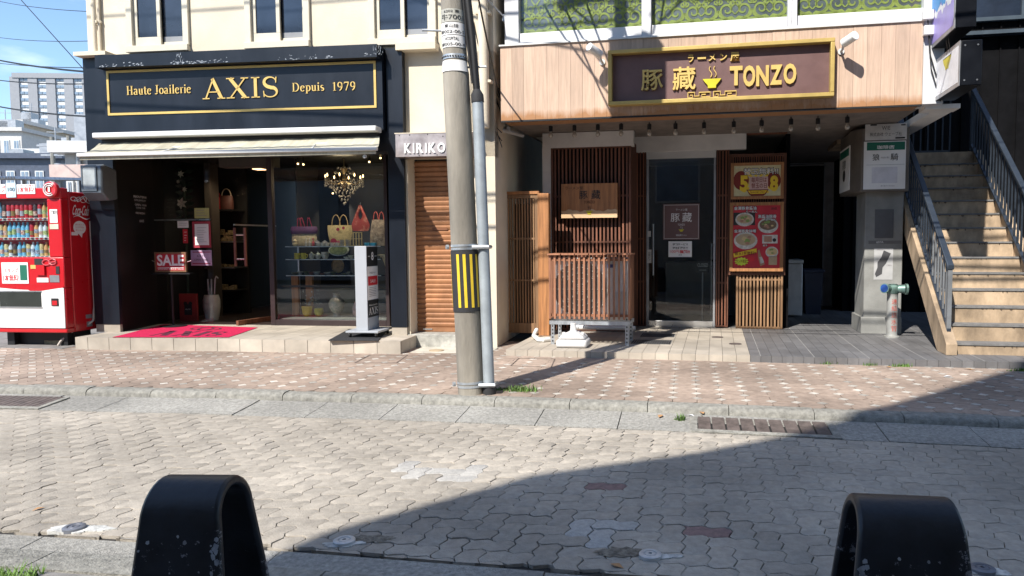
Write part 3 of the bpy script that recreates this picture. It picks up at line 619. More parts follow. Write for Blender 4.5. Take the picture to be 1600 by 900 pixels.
# display room behind the window
m_disp = M('display_panel', (.022, .026, .036), .6, var=.2)
bt.part('display_back', MB(m_disp).box(uW0+.5, uR0-.02, 2.35, 2.4, FZ, zcl).mat(m_int).box(uW0, uW0+.02, GV+.7, 2.3, FZ, zcl))
m_con = M('display_plinth', (.20, .19, .17), .6)
pz = at(A, 500, 452, 1.5)[1]
bt.part('display_plinth', MB(m_con).box(uW0+.08, uR0-.03, 1.75, 1.8, FZ, pz).box(uW0+.08, uR0-.03, GV+.06, 1.8, FZ, FZ+.09))
bt.part('rail', MB(m_beige).box(uW0+.05, uR0-.03, GV+.14, GV+.17, at(A, 500, 449, GV+.15)[1], at(A, 500, 446, GV+.15)[1]))
# shelves with goods
VS = 1.32
m_shelf = glass('shelf_glass', (.8, .9, .88), 1.5, .05)
def shz(y): return at(A, 520, y, VS)[1]
shx0, shx1 = at(A, 453, 400, VS)[0], at(A, 600, 400, VS)[0]
sh = Thing('display_shelf', 'glass display shelves full of bags and crockery behind the shop window', 'shelf', A, ((shx0+shx1)/2, VS, shz(452)))
zsh = [shz(384.5), shz(404.5), shz(429.5)]
for i, z in enumerate(zsh): sh.part('shelf_board', MB(m_shelf if i < 2 else m_dark).box(shx0, shx1, VS-.12, VS+.2, z-.012, z).mat(m_steel).box(shx0, shx1, VS-.124, VS-.12, z-.012, z))
for x in (shx0+.03, shx1-.03): sh.part('upright', MB(m_steel).box(x-.01, x+.01, VS+.18, VS+.2, FZ+.09, zsh[0]))
for x in (462, 484): sh.part('leg', MB(m_orange).box(at(A, x-4, 440, VS)[0], at(A, x+6, 440, VS)[0], VS-.05, VS, FZ+.09, zsh[2]-.012))
def item(name, label, cat, x, zb_, prof, m, v=VS, group=None, seg=14, extra=None, kx=1.):
    u = at(A, x, 400, v)[0]; b = MB(m).lathe([(r*kx, h) for r, h in prof], (u, v, zb_), seg)
    if extra: extra(b, u, v, zb_)
    return solo(name, label, cat, A, (u, v, zb_), b, group)
m_yel = M('yellow_china', (.6, .5, .06), .3, var=.3, scale=20); m_china = M('white_china', (.6, .57, .5), .25, var=.25, scale=25, col2=(.7, .66, .6)); m_olive = M('olive_china', (.16, .17, .08), .35, var=.5, scale=22)
m_bl = M('blue_box', (.03, .33, .55), .5); m_rose = M('rose_glass', (.5, .1, .12), .2); m_bag_r = M('red_patterned_cloth', (.5, .07, .06), .7, var=.3, scale=7, col2=(.75, .42, .3), lo=.5, hi=.7)
m_bag_p = M('purple_cloth', (.09, .03, .1), .7); m_bag_b = M('beige_cloth', (.5, .42, .28), .8, var=.25, scale=30); m_str = M('straw_weave', (.5, .4, .2), .8, var=.2, scale=40); m_flower = M('pattern_cloth', (.3, .2, .16), .8, var=.6, scale=18, col2=(.5, .4, .3)); m_pinkd = M('crimson_felt', (.32, .02, .06), .8)
cupp = [(.02, 0), (.03, .004), (.036, .05), (.033, .05), (.026, .01)]
z2 = zsh[1]
for x, l in ((464, 'yellow mug on the middle shelf, the one at the shelf end'), (474, 'yellow mug on the middle shelf, the one beside the white teapots')):
    item('mug', l, 'mug', x, z2, [(.034, 0), (.038, .01), (.038, .085), (.034, .085), (.033, .01)], m_yel, group='yellow mugs', extra=lambda b, u, v, z: b.tube([(u+.036, v, z+.02), (u+.062, v, z+.03), (u+.062, v, z+.06), (u+.036, v, z+.07)], .005, 6))
for x, l in ((487, 'white patterned teapot beside the yellow mugs'), (497, 'white patterned teapot next to the stacked bowls')):
    item('teapot', l, 'teapot', x, z2, [(.02, 0), (.036, .02), (.038, .06), (.025, .08), (.012, .085), (.012, .1), (.003, .104)], m_china, group='small teapots', extra=lambda b, u, v, z: b.tube([(u+.03, v, z+.03), (u+.055, v-.01, z+.07)], [.01, .006], 6))
item('stacked_bowl', 'pair of grey bowls stacked beside the oval dish', 'bowl', 508, z2, [(.03, 0), (.055, .05), (.06, .06), (.05, .065), (.055, .1), (.052, .1)], m_china)
u, z = at(A, 529, 391, VS+.05)
b = MB(m_china).lathe([(.01, 0), (1, 0), (1, .01)], (0, 0, 0), 24, 'y'); b.v = [Vector((u+p.x*.155, VS+.05+p.y*2+p.z*.02, z+p.z*.082)) for p in b.v]
b2 = MB(m_olive).lathe([(.01, -.012), (1, -.012), (1, .0)], (0, 0, 0), 24, 'y'); b2.v = [Vector((u+p.x*.135, VS+.045+p.y+p.z*.02, z+p.z*.066)) for p in b2.v]; b.add(b2.v, b2.f)
b.fm[-len(b2.f):] = [m_olive]*len(b2.f)
solo('oval_dish', 'large oval dish with olive green centre propped on the middle shelf', 'dish', A, (u, VS, z-.08), b)
for k, (x, l) in enumerate(((542, 'small pale bowl beside the oval dish, behind the sign pylon'), (549, 'low pale saucer pile at the pylon end of the middle shelf'))):
    item('bowl', l, 'bowl', x, z2, [(.025, 0), (.045, .02+.02*k), (.05, .03+.02*k), (.045, .03+.02*k)], m_china)
z3 = zsh[2]
u, z = at(A, 528, 415, VS+.05)
b = MB(M('amber_china', (.22, .12, .03), .3, var=.5, scale=20)).lathe([(.005, 0), (.09, .0), (.1, -.015), (.1, -.005), (.09, .01)], (u, VS+.06, z), 24, 'y'); solo('plate', 'round amber plate standing upright on the lower shelf', 'plate', A, (u, VS+.06, z-.1), b)
rr = random.Random(9)
cols = [m_olive, m_china, M('rust_china', (.25, .08, .04), .35, var=.4, scale=20), M('dark_china', (.05, .05, .05), .3, var=.6, scale=15, col2=(.2, .2, .15))]
spots = [(460, 0, 'grey saucer at the end of the lower shelf'), (468, 1, 'pale saucer second along the lower shelf'), (478, 4, 'olive plate near the end of the lower shelf'), (486, 2, 'rust-red bowl on the lower shelf'), (494, 1, 'white flower-shaped dish on the lower shelf'), (503, 2, 'rust dish left of the upright amber plate'), (512, 1, 'pale dish just left of the upright amber plate'), (520, 4, 'olive dish in front of the upright amber plate'), (538, 0, 'grey-green plate right of the upright amber plate'), (545, 3, 'dark plate leaning at the pylon end of the lower shelf')]
for x, c, l in spots:
    hgt = rr.uniform(.015, .05); r = rr.uniform(.04, .065)
    item('dish', l, 'dish', x, z3, [(r*.5, 0), (r, hgt), (r*1.05, hgt+.004), (r*.45, .008)], cols[c % 4], VS-.03+rr.uniform(-.03, .08))
z1 = zsh[0]
for x, m, l in ((479, m_china, 'clear glass bottle on the top shelf in front of the purple bag'), (484.5, m_china, 'frosted glass bottle on the top shelf'), (490, m_rose, 'rose-red glass bottle on the top shelf')):
    item('bottle', l, 'bottle', x, z1, [(.018, 0), (.02, .04), (.018, .06), (.007, .075), (.007, .095), (.011, .1), (.004, .12)], m, VS-.06, 'little bottles')
for k, x in enumerate((498, 504.5, 511.5, 519.5, 527.5)):
    item('sake_cup', 'small cream cup on the top shelf, '+['next to the rose-red bottle', 'second from the rose-red bottle', 'in the middle of the row of five', 'second from the grey tumblers', 'next to the grey tumblers'][k], 'cup', x, z1, cupp, m_china, VS-.07, 'row of small cups')
for x, l in ((535, 'grey ribbed tumbler beside the small cups'), (544, 'grey ribbed tumbler beside the rattan frame')):
    item('tumbler', l, 'tumbler', x, z1, [(.025, 0), (.032, .09), (.029, .09), (.022, .01)], M('grey_glaze', (.3, .28, .25), .35, var=.4, scale=30), VS-.05, 'grey tumblers')
for x, l in ((496, 'grey gourd ornament behind the small cups'), (508, 'blue-grey gourd ornament in front of the beige bag')):
    item('ornament', l, 'ornament', x, z1, [(.01, 0), (.04, .02), (.045, .05), (.02, .075), (.005, .085)], M('slate_glaze', (.16, .17, .2), .4, var=.4, scale=20), VS+.05)
item('ornament', 'cream shell ornament at the end of the top shelf', 'ornament', 461.5, z1, [(.02, 0), (.04, .03), (.03, .06), (.035, .08), (.005, .1)], m_bag_b, VS-.02)
for x, l, y in ((576.5, 'blue box on the top shelf, the one nearer the pylon', 378), (586, 'blue box on the top shelf, the one nearer the black pillar', 378)):
    u = at(A, x, 380, VS)[0]; solo('box', l, 'box', A, (u, VS-.05, z1), MB(m_bl).box(u-.035, u+.035, VS-.08, VS-.02, z1, z1+.045), 'blue boxes', .003)
u0, u1, za, zb2 = R(A, 549, 363, 568, 384, VS); b = MB(m_str)
for k in range(5): x = u0+(u1-u0-.012)*k/4; b.box(x, x+.012, VS-.05, VS-.04, z1, zb2)
for q in (0, .5, .95): zz = z1+(zb2-z1)*q; b.box(u0, u1, VS-.042, VS-.032, zz, zz+.01)
solo('rattan_frame', 'small rattan rack leaning under the red hanging bag', 'rack', A, (u0, VS, z1), b)
VB = VS+.12
def bag(label, x0, y0, x1, y1, m, prof=None, build=None):
    u0, u1, za, zb_ = R(A, x0, y0, x1, y1, VB); za = max(z1, za); t = Thing('handbag', label, 'handbag', A, ((u0+u1)/2, VB, za)); build(t, u0, u1, za, zb_, m); return t
def soft(b, u0, u1, z0, z1_, th, top=1., bot=.85):
    pts = []
    for q in range(7):
        f_ = q/6; wd = (bot+(top-bot)*f_)*(1-.08*math.sin(math.pi*f_)*-1); zz = z0+(z1_-z0)*f_; th_ = th*(.6+.4*math.sin(math.pi*min(1, .25+f_*.75)))
        for k in range(12):
            a = 2*math.pi*k/12; pts.append(((u0+u1)/2+(u1-u0)/2*wd*math.copysign(abs(math.cos(a))**.55, math.cos(a)), VB+th_*math.sin(a), zz))
    return b.add(pts, [(q*12+k, q*12+(k+1) % 12, q*12+12+(k+1) % 12, q*12+12+k) for q in range(6) for k in range(12)]+[tuple(range(12))[::-1], tuple(range(72, 84))])
def b1(t, u0, u1, z0, z1_, m):
    zm = z0+(z1_-z0)*.62; t.part('body', soft(MB(m_bag_b), u0, u1, z0, zm, .05, 1, .97)); t.part('band', soft(MB(m), u0-.012, u1+.012, zm+.001, z1_, .054, 1, 1))
    for x in (.3, .42, .72):
        uu = u0+(u1-u0)*x; t.part('handle', MB(m_pinkd).tube([(uu-.03, VB, z1_), (uu-.01, VB-.02, z1_+.12), (uu, VB, z1_+.13), (uu+.03, VB+.02, z1_)], .006, 6))
bag('bag with purple top band and beige patterned body, end of the top shelf', 457, 354, 494, 384, m_bag_p, build=b1)
def b2_(t, u0, u1, z0, z1_, m):
    t.part('body', soft(MB(m), u0, u1, z0, z1_, .05, 1.05, .8))
    um = (u0+u1)/2; b = MB(m_pinkd)
    b.disc((um-.075, z0+.06), .05, 14, VB-.058).disc((um-.005, z1_-.06), .026, 12, VB-.058).disc((um+.08, z1_-.04), .022, 12, VB-.058).mat(M('rose_felt', (.45, .12, .16), .8)).disc((um-.0, z0+.05), .03, 5, VB-.06)
    t.part('flower', b)
    for q in (-.045, .045):
        t.part('handle', MB(M('cane', (.5, .36, .18), .5)).tube([(um+q+.065*math.cos(math.pi*k/12), VB+q*.6, z1_-.02+.17*math.sin(math.pi*k/12)) for k in range(13)], .0055, 6))
bag('beige bag with crimson felt flowers and round cane handles', 513, 352, 550, 384, m_str, build=b2_)
def b3(t, u0, u1, z0, z1_, m):
    um = (u0+u1)/2; hw = (u1-u0)/2; b = MB(m); L_ = []
    for th in (-.03, .03):
        ol = []
        for k in range(21):
            q = k/20; zz = z0+(z1_-z0)*q; wd = hw*(.82+.18*math.sin(min(1, q*4)*math.pi/2))*(1-max(0, (q-.22)/.78)**1.1*.86); ol.append((wd, zz))
        L_.append((th, ol))
    n = 21
    for th, ol in L_:
        vs2 = []
        for k, (wd, zz) in enumerate(ol):
            q = k/20; inn = .42*wd*math.sin(math.pi*min(1, max(0, (q-.42)/.46))) if .42 < q < .88 else 0
            vs2 += [(um-wd, VB+th*.2, zz), (um-(wd+inn)/2, VB+th, zz), (um-inn, VB+th*.6, zz), (um+inn, VB+th*.6, zz), (um+(wd+inn)/2, VB+th, zz), (um+wd, VB+th*.2, zz)]
        fs = []
        for k in range(n-1):
            for c in (0, 1, 3, 4): fs.append((k*6+c, k*6+c+1, k*6+c+7, k*6+c+6))
            if not (.42 < k/20 < .86): fs.append((k*6+2, k*6+3, k*6+9, k*6+8))
        b.add(vs2, fs)
    t.part('body', b); t.part('hook', MB(m_steel).tube([(um, VB, z1_-.01), (um, VB, z1_+.03), (um+.01, VB, z1_+.04)], .004, 6))
bag('bright red patterned cloth bag hanging from a hook', 549, 321, 577.5, 361, m_bag_r, build=b3)
def b4(t, u0, u1, z0, z1_, m):
    t.part('body', soft(MB(m), u0, u1, z0, z1_-.13, .06, .75, 1))
    for q in (-.03, .03): t.part('handle', MB(M('red_strap', (.5, .1, .08), .6)).tube([((u0+u1)/2+q+.035*math.cos(math.pi*k/10), VB+q, z1_-.14+.12*math.sin(math.pi*k/10)) for k in range(11)], .007, 6))
bag('brown patchwork bag with red straps nearest the black pillar', 578, 329, 606, 384, m_flower, build=b4)
# floor of the window: two vases and yellow pot
vz = FZ+.09
V2 = 1.28
u = at(A, 526, 470, V2)[0]; b = MB(M('celadon_china', (.42, .45, .36), .25, var=.35, scale=26, col2=(.5, .42, .36))).lathe([(.05, 0), (.055, .04), (.05, .05), (.085, .09), (.11, .15), (.115, .2), (.09, .25), (.05, .285), (.045, .32), (.06, .34), (.052, .34)], (u, V2, vz), 20); solo('vase', 'big round celadon vase standing on the window floor', 'vase', A, (u, V2, vz), b)
u = at(A, 556, 480, V2)[0]; b = MB(M('pink_china', (.5, .3, .28), .3, var=.3, scale=25)).lathe([(.03, 0), (.045, .05), (.05, .12), (.035, .17), (.02, .2), (.028, .22)], (u, V2, vz), 16); solo('vase', 'slim pink vase half hidden by the sign pylon', 'vase', A, (u, V2, vz), b)
u = at(A, 480, 475, V2)[0]; b = MB(M('yellow_pot', (.7, .45, .02), .4)).lathe([(.05, 0), (.07, .05), (.085, .15), (.078, .15)], (u, V2, vz), 16)
solo('flower_pot', 'yellow pot on the window floor', 'pot', A, (u, V2, vz), b)
u = at(A, 497, 475, V2)[0]; b = MB(m_yel).lathe([(.04, 0), (.07, .06), (.06, .12), (.05, .12)], (u, V2+.02, vz), 16); solo('jug', 'squat mottled yellow jug beside the yellow pot', 'jug', A, (u, V2, vz), b)
b = MB(M('silver_foliage', (.28, .27, .25), .7, var=.5, scale=20)); rr = random.Random(2); u = at(A, 486, 458, V2)[0]
for k in range(90):
    p = Vector((u+rr.gauss(0, .06), V2+.03+rr.gauss(0, .04), vz+.17+abs(rr.gauss(0, .07)))); a, c = rr.uniform(0, 6.3), rr.uniform(.015, .03); d = Vector((math.cos(a), rr.uniform(-.5, .5), math.sin(a)))*c; e = Vector((-d.z, rr.uniform(-.3, .3)*c, d.x))*.5
    b.add([p-d, p+e, p+d, p-e], [(0, 1, 2, 3)])
solo('dried_flowers', 'grey dried flower bunch rising from the yellow pot', 'flowers', A, (u, V2, vz+.1), b)
# gilt console bracket by the pillar
u0, u1, za, zb2 = R(A, 590, 402, 606, 425, 1.2); b = MB(M('gilt_plaster', (.5, .4, .24), .5, var=.3, scale=20)).lathe([(.02, -.28), (.03, -.22), (.015, -.2), (.05, -.08), (.07, -.03), (.075, 0), (.1, .0), (.1, .025)], (u1, 1.2, zb2), 14)
b.box(u1-.13, u1+.05, 1.1, 1.3, zb2+.026, zb2+.04)
solo('console', 'carved cream console bracket beside the window edge by the pylon', 'console', A, (u1, 1.2, za), b)
# chandelier with lit bulbs
u, zc = at(A, 538, 285, 1.75); zt_ = at(A, 538, 240, 1.75)[1]; vC = 1.75
ch = Thing('chandelier', 'crystal chandelier with lit candle bulbs hanging in the shop window', 'chandelier', A, (u, vC, zt_))
m_brass = M('chandelier_brass', (.45, .33, .17), .3, .8); m_bulb = M('lit_bulb', (1, .62, .28), .4, emit=5); m_cry = M('cut_crystal', (.42, .39, .35), .06, var=.3, scale=50, spec=1.)
b = MB(m_brass).tube([(u, vC, zt_), (u, vC, zc-.12)], .008, 6).lathe([(.01, -.1), (.03, -.06), (.015, 0), (.035, .05), (.012, .12), (.05, .2), (.02, .24)], (u, vC, zc), 12)
tips = []
for k in range(8):
    a = 2*math.pi*k/8+.2; ca, sa = math.cos(a), math.sin(a); b.tube([(u+ca*r, vC+sa*r, zc+h) for r, h in ((.02, .02), (.11, -.03), (.2, -.02), (.26, .04), (.275, .07))], .006, 6); tips.append((u+ca*.275, vC+sa*.275, zc+.07))
ch.part('frame', b)
for p in tips: ch.part('bulb', MB(m_bulb).lathe([(.004, 0), (.01, .012), (.011, .025), (.003, .05)], p, 8))
b = MB(m_cry)
def drop(p, r): b.add([(p[0], p[1], p[2]-r*1.7), (p[0]+r, p[1], p[2]), (p[0], p[1]+r, p[2]), (p[0]-r, p[1], p[2]), (p[0], p[1]-r, p[2]), (p[0], p[1], p[2]+r)], [(0, 2, 1), (0, 3, 2), (0, 4, 3), (0, 1, 4), (5, 1, 2), (5, 2, 3), (5, 3, 4), (5, 4, 1)])
for R_, zz, nn_, rr_ in ((.275, .04, 32, .014), (.275, .0, 32, .013), (.28, -.04, 24, .013), (.2, -.06, 22, .014), (.16, -.1, 18, .013), (.13, -.145, 14, .014), (.08, -.2, 10, .014), (.05, -.25, 6, .014), (.01, -.3, 2, .02), (.14, .15, 18, .012), (.09, .22, 12, .011)):
    for k in range(nn_): a = 2*math.pi*k/nn_; drop((u+R_*math.cos(a), vC+R_*math.sin(a), zc+zz-.012*(k % 2)), rr_)
ch.part('crystal_drops', b)
pl = bpy.data.lights.new('chandelier_light', 'POINT'); pl.energy = 5; pl.color = (1, .74, .45); pl.shadow_soft_size = .15
po = bpy.data.objects.new('chandelier_light', pl); COL.objects.link(po); po.parent = ch.o; po.location = (0, 0, zc-zt_-.02)
for x, y, v, l in ((465.5, 257, 1.08, 'small lit spot beside the chandelier, the one nearest the open door'), (474, 258, 1.1, 'small lit spot beside the chandelier, the inner one of that pair'), (577, 254, 1.08, 'small lit spot between the chandelier and the awning crank'), (594.5, 248, 1.08, 'small lit spot in the top corner of the window, by the black pillar'), (520, 303, 2.2, 'small lit spot below the chandelier')):
    uu, zz = at(A, x, y, v); t = Thing('spotlight', l, 'spotlight', A, (uu, v, zz), 'small lit spots in the jewellery shop')
    t.part('lamp_body', MB(m_blackmat).lathe([(.02, .02), (.022, .06), (.01, .07)], (uu, v, zz), 10).tube([(uu, v, zz+.06), (uu, v, zcl if v < 2 else zz+.4)], .006, 5)); t.part('bulb', MB(m_bulb).ball((uu, v, zz+.01), .014, 8)); ld = bpy.data.lights.new('spot_lamp', 'SPOT'); ld.energy = 16; ld.color = (1, .8, .58); ld.spot_size = 1.9; ld.spot_blend = .8; ld.shadow_soft_size = .02; lo_ = bpy.data.objects.new('spot_lamp', ld); COL.objects.link(lo_); lo_.parent = t.o; lo_.location = (0, 0, -.02); lo_.rotation_euler = (.3, 0, 0)
# things seen through the left glass and the open door
def flat(name, label, cat, x0, y0, x1, y1, v, m, thick=.004, group=None, parts=None, f=A, base=None):
    u0, u1, z0, z1_ = R(f, x0, y0, x1, y1, v); t = Thing(name, label, cat, f, ((u0+u1)/2, v, z0), group); t.part('sheet', MB(m).box(u0, u1, v-thick, v, z0, z1_))
    for nm, mb in (parts or []): t.part(nm, mb)
    return t
GX = GV-.014
def lines(x0, x1, ys, v, m, h=.006, f=A, jit=True):
    b = MB(m); r = random.Random(int(x0*7+ys[0]))
    for y in ys: u0, u1, z0, _ = R(f, x0, y, x1, y+1, v); b.box(u0, u0+(u1-u0)*(r.uniform(.6, 1) if jit else 1), v-.002, v, z0, z0+h)
    return b
m_gtext = M('grey_print', (.25, .22, .24), .7)
flat('notice', 'small yellow card stuck above the red-bordered letter', 'notice', 304, 325, 327, 341, GX, M('yellow_card', (.42, .42, .16), .7), parts=[('print', lines(307, 324, (328, 332, 336), GX-.005, m_gtext))])
flat('notice', 'small white card stuck below the yellow card', 'notice', 277.5, 345, 294.5, 356, GX, m_paper, parts=[('print', lines(280, 292, (348, 351), GX-.005, m_gtext, .004))])
flat('notice', 'narrow red tag stuck beside the red-bordered letter', 'notice', 286, 358, 293.5, 380, GX, m_red, parts=[('print', lines(288, 292, (362, 367, 371, 375), GX-.005, m_paper, .006))])
flat('notice', 'letter in a wide red border stuck on the glass', 'notice', 301, 346, 329.5, 387, GX, M('red_border', (.35, .03, .05), .6), parts=[('letter', MB(m_paper).box(*R(A, 304.5, 350, 326, 383, GX-.008)[:2], GX-.009, GX-.005, *R(A, 304.5, 350, 326, 383, GX-.008)[2:])), ('print', lines(308, 323, (355, 359, 362, 366, 370, 374, 377), GX-.012, m_gtext, .004))])
flat('notice', 'lilac notice stuck below the red-bordered letter', 'notice', 298.5, 391, 331, 415, GX, M('lilac_paper', (.5, .38, .52), .7), parts=[('print', MB(m_ink).text('A X I S', R(A, 308, 398, 320, 402, GX), GX-.006).text('OPEN 10:00', R(A, 304, 404, 325, 408, GX), GX-.006)), ('ornament', lines(301, 329, (393.5, 411.5), GX-.006, m_pinkd, .012, jit=False))])
# lily flower decoration, tall plant
V3 = 1.6
u, z = at(A, 285, 318, V3); b = MB(M('lily_petal', (.75, .68, .55), .6))
def lily(u, z, r):
    for k in range(6):
        a = math.radians(60*k+20); c, s = math.cos(a), math.sin(a); b.add([(u, V3, z), (u+c*r*.5-s*r*.24, V3-.03, z+s*r*.5+c*r*.24), (u+c*r, V3-.015, z+s*r), (u+c*r*.5+s*r*.24, V3-.03, z+s*r*.5-c*r*.24)], [(0, 1, 2, 3)])
lily(u, z, .095); lily(*at(A, 284, 272, V3), .06); lily(*at(A, 290, 296, V3), .045); lily(*at(A, 280, 284, V3), .035)
t = Thing('lily_arrangement', 'tall arrangement with white lily flowers behind the glass', 'flowers', A, (u, V3, FZ)); t.part('petal', b)
b = MB(M('dark_leaf', (.02, .035, .02), .6)); b.tube([(u, V3+.05, FZ+.3), (u+.02, V3+.03, z+.4)], .02, 6)
for k in range(26):
    zz = z-.3+.04*k*.8; a = k*2.1; b.add([(u, V3+.04, zz), (u+.1*math.cos(a), V3+.03, zz+.05), (u+.2*math.cos(a), V3+.05*math.sin(a), zz+.02), (u+.1*math.cos(a), V3+.05, zz-.02)], [(0, 1, 2, 3)])
t.part('stem', b); t.part('vase', MB(m_blackmat).lathe([(.08, 0), (.1, .1), (.07, .35), (.08, .38)], (u, V3, FZ), 14))
V4 = 2.35
z0 = at(A, 350, 327, V4)[1]; us0, us1 = at(A, 326, 340, V4)[0], at(A, 372, 340, V4)[0]
sh2 = Thing('wall_shelf', 'dark shelves of jewellery seen through the open shop door', 'shelf', A, ((us0+us1)/2, V4, FZ))
for y in (328, 377, 417, 452): zz = at(A, 350, y, V4)[1]; sh2.part('shelf_board', MB(m_steel if y in (377, 417) else m_int).box(us0, us1, V4-.15, V4+.2, zz-.02, zz))
sh2.part('back_panel', MB(m_int).box(us0-.03, us1+.03, V4+.2, V4+.24, FZ, z0+.7))
rr = random.Random(4)
for y, n_ in ((377, 9), (417, 5), (452, 8), (367, 5)):
    zz = at(A, 350, y, V4)[1]; b = MB(M('jewellery_case', (.4, .3, .16), .3, .3, var=.6, scale=30))
    for k in range(n_): x = us0+.05+(us1-us0-.1)*(k+.5)/n_; hh = rr.uniform(.03, .1); b.box(x-.03, x+.02, V4-.1, V4, zz+.001, zz+hh)
    sh2.part('jewellery', b, kind='stuff')
VB_, VB = VB, V4
z1_s = z1; z1 = z0
def b5(t, u0, u1, za, zb_, m):
    t.part('body', soft(MB(m), u0, u1, za, zb_-.06, .06, .7, 1)); um = (u0+u1)/2; t.part('handle', MB(m_red).tube([(um+.06*math.cos(math.pi*k/10), VB, zb_-.07+.09*math.sin(math.pi*k/10)) for k in range(11)], .008, 6))
bag('bright red handbag on the shelf inside the open door', 328, 302, 350, 327, m_red, build=b5)
def b6(t, u0, u1, za, zb_, m):
    t.part('body', soft(MB(m), u0, u1, za, zb_-.1, .06, .9, 1)); um = (u0+u1)/2; t.part('handle', MB(m_bag_b).tube([(um+.08*math.cos(math.pi*k/10), VB, zb_-.11+.12*math.sin(math.pi*k/10)) for k in range(11)], .008, 6))
bag('brown leather handbag with pale handle beside the red one', 344, 296, 364, 327, M('brown_leather', (.1, .04, .03), .5), build=b6)
VB = VB_; z1 = z1_s
V5 = 1.25
u0, u1, za, zb2 = R(A, 280, 459, 308, 500, V5); za = FZ
t = Thing('framed_picture', 'red framed board with a dark jewellery bust print standing on the floor', 'frame', A, ((u0+u1)/2, V5, za)); t.part('board', MB(M('red_board', (.3, .025, .02), .5)).box(u0, u1, V5, V5+.03, za, zb2), bevel=.004)
um = (u0+u1)/2; t.part('print', MB(m_ink).box(um-.06, um+.06, V5-.004, V5-.001, za+.1, za+.26).disc((um-.04, za+.27), .03, 12, V5-.004).disc((um+.04, za+.27), .03, 12, V5-.004).mat(m_paper).text('50% OFF', (um-.04, um+.04, za+.17, za+.2), V5-.006))
u = at(A, 331, 480, 1.5)[0]; b = MB(M('white_ceramic', (.5, .48, .43), .3, var=.2)).lathe([(.09, 0), (.1, .05), (.12, .2), (.12, .3), (.1, .38), (.095, .38), (.09, .3)], (u, 1.5, FZ), 16)
solo('umbrella_stand', 'pale ceramic umbrella stand inside the open door', 'stand', A, (u, 1.5, FZ), b)
b = MB(m_grey)
for k in range(3): b.tube([(u-.03+.03*k, 1.5, FZ+.1), (u-.05+.06*k, 1.5, FZ+.62)], .012, 6)
b.tube([(u+.07, 1.5, FZ+.62), (u+.09, 1.5, FZ+.66), (u+.12, 1.5, FZ+.63)], .01, 6)
solo('umbrellas', 'folded umbrellas standing in the ceramic stand', 'umbrella', A, (u, 1.5, FZ+.1), b)
# SALE sign on its stand
V6 = .62
u0, u1, za, zb2 = R(A, 243, 394, 292, 425, V6); um = (u0+u1)/2
t = Thing('sale_sign', 'small red SALE board in a bronze frame on a black floor stand', 'sign', A, (um, V6, FZ))
t.part('board', MB(M('sale_red', (.45, .02, .035), .5)).box(u0+.02, u1-.02, V6-.012, V6, za+.02, zb2-.02))
t.part('lettering', MB(m_paper).text('SALE', (u0+.035, u1-.035, za+.085, zb2-.035), V6-.015, bold=.03, keep=False).box(u0+.04, u1-.04, V6-.015, V6-.0125, za+.055, za+.062).text('SPECIAL PRICE SALE', (u0+.04, u1-.04, za+.032, za+.05), V6-.015, keep=False))
fw = .022; m_bz = M('bronze_frame', (.3, .16, .09), .4, .5)
t.part('frame', MB(m_bz).box(u0, u1, V6-.02, V6+.01, za, za+fw).box(u0, u1, V6-.02, V6+.01, zb2-fw, zb2).box(u0, u0+fw, V6-.02, V6+.01, za+fw, zb2-fw).box(u1-fw, u1, V6-.02, V6+.01, za+fw, zb2-fw))
ups = at(A, 268, 470, V6)[0]
t.part('pole', MB(m_blackmat).tube([(ups, V6+.02, FZ+.02), (ups, V6+.02, za+.02)], .016, 8)); t.part('base', MB(m_blackmat).lathe([(.17, 0), (.17, .015), (.03, .025)], (ups, V6+.02, FZ), 20)); t.part('tray', MB(m_blackmat).box(u0-.05, u1+.06, V6-.04, V6+.06, za-.03, za-.012))
for s in (-1, 1): t.part('clip', MB(m_steel).tube([(um+s*(u1-u0)/2, V6, (za+zb2)/2), (um+s*((u1-u0)/2+.06), V6+.01, (za+zb2)/2+.02)], .006, 5))
# floodlight on the left pillar
u0, u1, za, zb2 = R(A, 133, 257, 165, 314, -.2)
t = Thing('floodlight', 'grey boxy outdoor floodlight fixed to the black pillar beside the drinks machine', 'floodlight', A, ((u0+u1)/2, 0, za))
m_fl = M('floodlight_grey', (.12, .14, .16), .4, .3)
pr = [(0, za+.03), (-.16, za), (-.26, za+.1), (-.26, zb2-.03), (-.2, zb2), (0, zb2-.05)]
t.part('housing', MB(m_fl).prism(pr, 'x', u0, u1), bevel=.02); t.part('lens', MB(M('lamp_glass', (.34, .37, .38), .1, var=.2)).box(u0+.03, u0+.2, -.268, -.262, za+.15, zb2-.04)); t.part('bracket', MB(m_blackmat).box(u0+.08, u1-.02, -.05, -.002, za-.1, za+.1)); t.part('rim', MB(m_fl).box(u0+.01, u0+.22, -.274, -.269, za+.12, za+.15).box(u0+.01, u0+.22, -.274, -.269, zb2-.04, zb2-.015).box(u0+.01, u0+.03, -.274, -.269, za+.15, zb2-.04).box(u0+.2, u0+.22, -.274, -.269, za+.15, zb2-.04))
